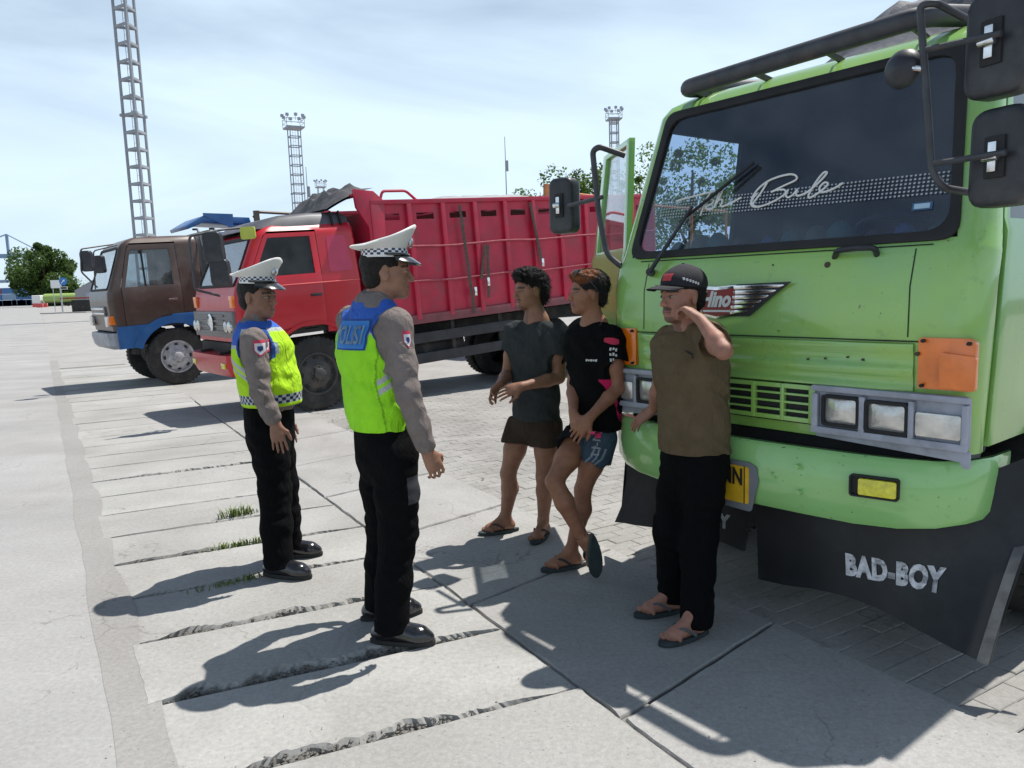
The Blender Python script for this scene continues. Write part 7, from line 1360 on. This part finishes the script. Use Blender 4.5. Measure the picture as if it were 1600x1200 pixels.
patch(p4, t4, o4, xS, yS, 0.06, 0.034, dS, 0.003, mat('print_red', (0.5, 0.02, 0.07), 0.8), 'sleeve_print', t4, shape=lambda a, b: (a, b*(1-1.6*a*a)))
M_PRINTW = mat('print_white', (0.6, 0.6, 0.6), 0.8)
for k in range(4):
    o_ = p4.hit(t4, 958, 546+8.5*k)-dS*0.06
    for j in range(3): patch(p4, t4, o_+xS*(j-1)*0.012+yS*0.004*(j % 2), xS, yS, 0.008, 0.016-0.004*((j+k) % 2), dS, 0.003, M_PRINTW, 'sleeve_print', t4, n=(2, 3))
dC = unit((0.45, 0.88, 0)); o_ = p4.hit(t4, 924, 563)-dC*0.06; xC = unit(np.cross(dC, (0, 0, 1)))
for k in range(5): patch(p4, t4, o_+xC*(k-2)*0.014, xC, unit((0.25, 0, 1)), 0.011, 0.012-0.003*(k % 2), dC, 0.003, M_PRINTW, 'chest_print', t4, n=(2, 2))
def scol4(V_):
    c = const((0.014, 0.015, 0.017), 0.15)(V_); l = np.cross((0, 0, 1), f4); hp, kn = J4['hpL'], J4['knL']; d = unit(kn-hp); q = V_-hp; t = q@d; r = q-np.outer(t, d); b = r@l; a = r@f4; m = (b > -0.045) & (q@l > -0.06); blue = V3((0.055, 0.085, 0.12)); c[m] = blue*(1+0.1*vnoise(V_[m], 30, 8))[:, None]
    st = b+0.9*a*0+0.5*np.maximum(0, t-0.08)*0.9; w = m & (((np.abs(st-0.035) < 0.004) | (np.abs(st-0.058) < 0.003) | (np.abs(st-0.078) < 0.003)) & (t > 0.02)); c[w] = V3((0.25, 0.32, 0.38)); return c
s4 = shorts(p4, J4, f4, 0.128, (0.092, 0.108), dict(R=0.55, L=0.66), scol4, p4.p(930, 668)[2], seed=22)
o_ = p4.hit(s4, 936, 712)-dC*0.08; lt = lettering('LI-N', mat('print_grey', (0.26, 0.29, 0.31), 0.8), s4, o_, unit((0.12, 0, 1)), unit((-1, 0.4, 0.1)), width=0.125, height=0.042, extrude=0.0005, offset=0.001, lift=0); project(lt, s4, dC, 0.003)
patch(p4, s4, p4.hit(s4, 936, 676)-dC*0.1, (1, -0.4, 0), (0, 0, 1), 0.03, 0.05, dC, 0.012, mat('tag_pink', (0.6, 0.03, 0.12), 0.7), 'waist_tag', s4)
flip_flop(p4, J4['anL'], J4['ftL'], side=-1); flip_flop(p4, J4['anR'], J4['ftR'], up=J4['fuR'], m=FOAMT)
MB().tube([J4['anR']+V3((0, 0, 0.02))+0.04*V3((math.cos(t), math.sin(t), 0.3*math.cos(t))) for t in np.linspace(0, 6.28, 20, endpoint=False)], 0.0025, 5, closed=True).build('ankle_cord', M_RUBBER, p4.root)
# driver in the olive tee, hand to his ear
f5 = unit((-0.55, -0.83, 0)); hf5 = unit((-0.90, -0.42, -0.04)); p5 = Person('laughing man in black cap and olive tee with hand raised to ear', 3.36, (1063, 968), (0.34, 0.165, 0.115)); p5.root['label'] = 'man in black cap and olive tee with hand raised to ear'
J5 = to_joints(p5, dict(head=(1066, 462, 0), neck=(1075, 517, 0.02), chest=(1080, 575, 0.02), waist=(1083, 650, 0.02), pelvis=(1086, 705, 0.02), shR=(1043, 537, 0.12), shL=(1110, 529, -0.07), elR=(1031, 600, 0.29), wrR=(1020, 640, 0.41), elL=(1131, 548, -0.30), wrL=(1094, 499, -0.15), hpR=(1064, 712, 0.07), hpL=(1105, 714, -0.05), knR=(1050, 828, 0.07), knL=(1092, 840, -0.05), anR=(1047, 924, 0.09), anL=(1083, 960, -0.04), ftR=(-0.97, -0.22, 0), ftL=(-0.90, -0.43, 0)))
h5 = dict(R=(unit((-0.72, 0.12, -0.55)), unit((-0.35, -0.35, 0.85)), -1, (0.25, 0.3, 0.3, 0.35), 0.7), L=(unit((-0.55, 0.55, 0.5)), unit((0.62, -0.35, 0.7)), -1, (0.55, 0.9, 1.0, 1.05), 0.7))
S, P = basic_body(p5, J5, f5, hf5, (0.0, 0, 1), 0.222, True, h5, slim=0.93); p5.finish(S, 'body', SKIN, lambda V_: head_colors(p5, V_, P, J5['head'], hf5, (0, 0, 1), 0.222, mous=True, stubble=0.6))
def hair5(S2, Pp, A, s):
    S2.ell(Pp(-0.016, 0, 0.04), A, (0.1005*s, 0.081*s, 0.088*s), 0); S2.ell(Pp(-0.06, 0, -0.02), A, (0.046*s, 0.068*s, 0.06*s), 0.02); S2.cut(Pp(0.038, 0, 0.0), unit(A[0]*0.8-A[2]*0.6))
    for sd in (-1, 1): S2.ell(Pp(0.012, sd*0.082, -0.012), A, (0.032*s, 0.03*s, 0.036*s), 0.006, 'sub')
shell_hair(p5, J5['head'], hf5, (0, 0, 1), 0.222, hair5, amp=0.002)
A5 = head_frame(hf5, (0.0, 0, 1)); cp_ = lambda a, b, d: V3(J5['head'])+A5[0]*a+A5[1]*b+A5[2]*d; capo = bpy.data.objects.new('baseball_cap', None); COL.objects.link(capo); capo.parent = p5.root; M_CAP = mat('cap_black', (0.014, 0.014, 0.02), 0.85, var=0.2, vscale=30, bump=0.3, bscale=200)
S = Solid(V3(J5['head'])-0.2, V3(J5['head'])+0.26, 0.0045); S.ell(cp_(-0.012, 0, 0.048), A5, (0.108, 0.090, 0.088), 0); S.cut(cp_(0, 0, 0.036), unit(-A5[2]+A5[0]*0.12)); S.folds([((1, 0, 0.3), 70)], 0.0012, seed=2); V_, Fq = S.mesh(); crown = link('crown', mesh_np('crown', smooth_mesh(V_, Fq, 1), Fq, M_CAP), capo)
br_ = []
for rr_, dz in ((0.0, 0.0), (0.03, 0.004), (0.06, 0.001), (0.088, -0.006)):
    row = []
    for i in range(17):
        a = math.radians(-72+144*i/16); x = 0.088*math.cos(a)+rr_*math.cos(a*0.72)**0.7; y = 0.09*math.sin(a)*(1-0.12*rr_/0.088); row.append(cp_(x, y, 0.048+dz-0.9*y*y-0.012*(1-math.cos(a))))
    br_.append(row)
MB().loft(br_, closed=False).loft([[p-A5[2]*0.004 for p in r] for r in br_], closed=False).build('brim', M_CAP, capo, ang=60); MB().lathe([(0.001, 0.006), (0.006, 0.005), (0.009, 0)], cp_(-0.012, 0, 0.135), A5[2], 10).build('button', M_CAP, capo)
patch(p5, crown, cp_(0.3, 0.012, 0.085), A5[1], A5[2], 0.05, 0.03, -A5[0], 0.003, mat('cap_print_red', (0.5, 0.05, 0.06), 0.8), 'cap_print', crown)
for k in range(6): patch(p5, crown, cp_(0.045-0.012*k, 0.3, 0.075-0.005*k), -A5[0], A5[2], 0.009, 0.011, -A5[1], 0.003, M_PRINTW, 'cap_print', crown, n=(2, 2))
tc5 = (0.125, 0.092, 0.055)
t5 = tee(p5, J5, f5, [((1076, 535, 0.02), 0.12, 0.7), ((1079, 578, 0.02), 0.158, 0.64), ((1083, 650, 0.02), 0.146, 0.76), ((1086, 730, 0.02), 0.176, 0.84)], (1086, 706, 0), const(tc5, 0.08), sleeve=0.60, arm_r=(0.066, 0.074), seed=31, amp=0.0034, neck=(0.064, 0.022))
dP = unit((0.35, 0.93, 0)); o_ = p5.hit(t5, 1077, 551)-dP*0.06; xP = unit(np.cross(dP, (0, 0, 1)))
patch(p5, t5, o_, unit(xP+V3((0, 0, -0.4))), unit((0.3, 0, 1)), 0.042, 0.012, dP, 0.003, mat('print_black', (0.012, 0.012, 0.012), 0.8), 'chest_mark', t5, shape=lambda a, b: (a, b*(1-1.4*abs(a))+0.35*a*a), n=(8, 3)); patch(p5, t5, o_+xP*0.012-V3((0, 0, 0.014)), unit(xP*0.3+V3((0, 0, -1))), xP, 0.024, 0.007, dP, 0.003, MATS['print_black'], 'chest_mark', t5, n=(4, 2))
S = p5.solid([J5[k] for k in ('pelvis', 'hpR', 'hpL', 'knR', 'knL', 'anR', 'anL')], 0.2, 0.005); S.cone(J5['pelvis']+V3((0, 0, 0.12)), J5['pelvis']-V3((0, 0, 0.05)), 0.132, 0.145, 0.04, f5, 0.80)
for sd in 'RL':
    h_, kn, an = J5['hp'+sd], J5['kn'+sd], J5['an'+sd]; limb(S, [h_, h_*0.5+kn*0.5, kn, an+V3((0.02, 0.02, -0.03))], [0.086, 0.087, 0.081, 0.072], 0.035); None
S.cut((0, 0, 0.048), (0, 0, -1)); S.cut((0, 0, p5.p(1086, 703)[2]), (0, 0, 1)); S.folds([((1, 0.4, 0.35), 38), ((1, -0.4, 0.5), 58), ((0.3, 0.2, 1), 80)], 0.003, seed=36); p5.finish(S, 'trousers', CLOTH, const((0.0045, 0.0047, 0.0055)))
flip_flop(p5, J5['anR'], J5['ftR'], strapc=mat('sandal_strap_grey', (0.10, 0.11, 0.12), 0.8), m=FOAM); flip_flop(p5, J5['anL'], J5['ftL'], strapc=MATS['sandal_strap_grey'], side=-1)
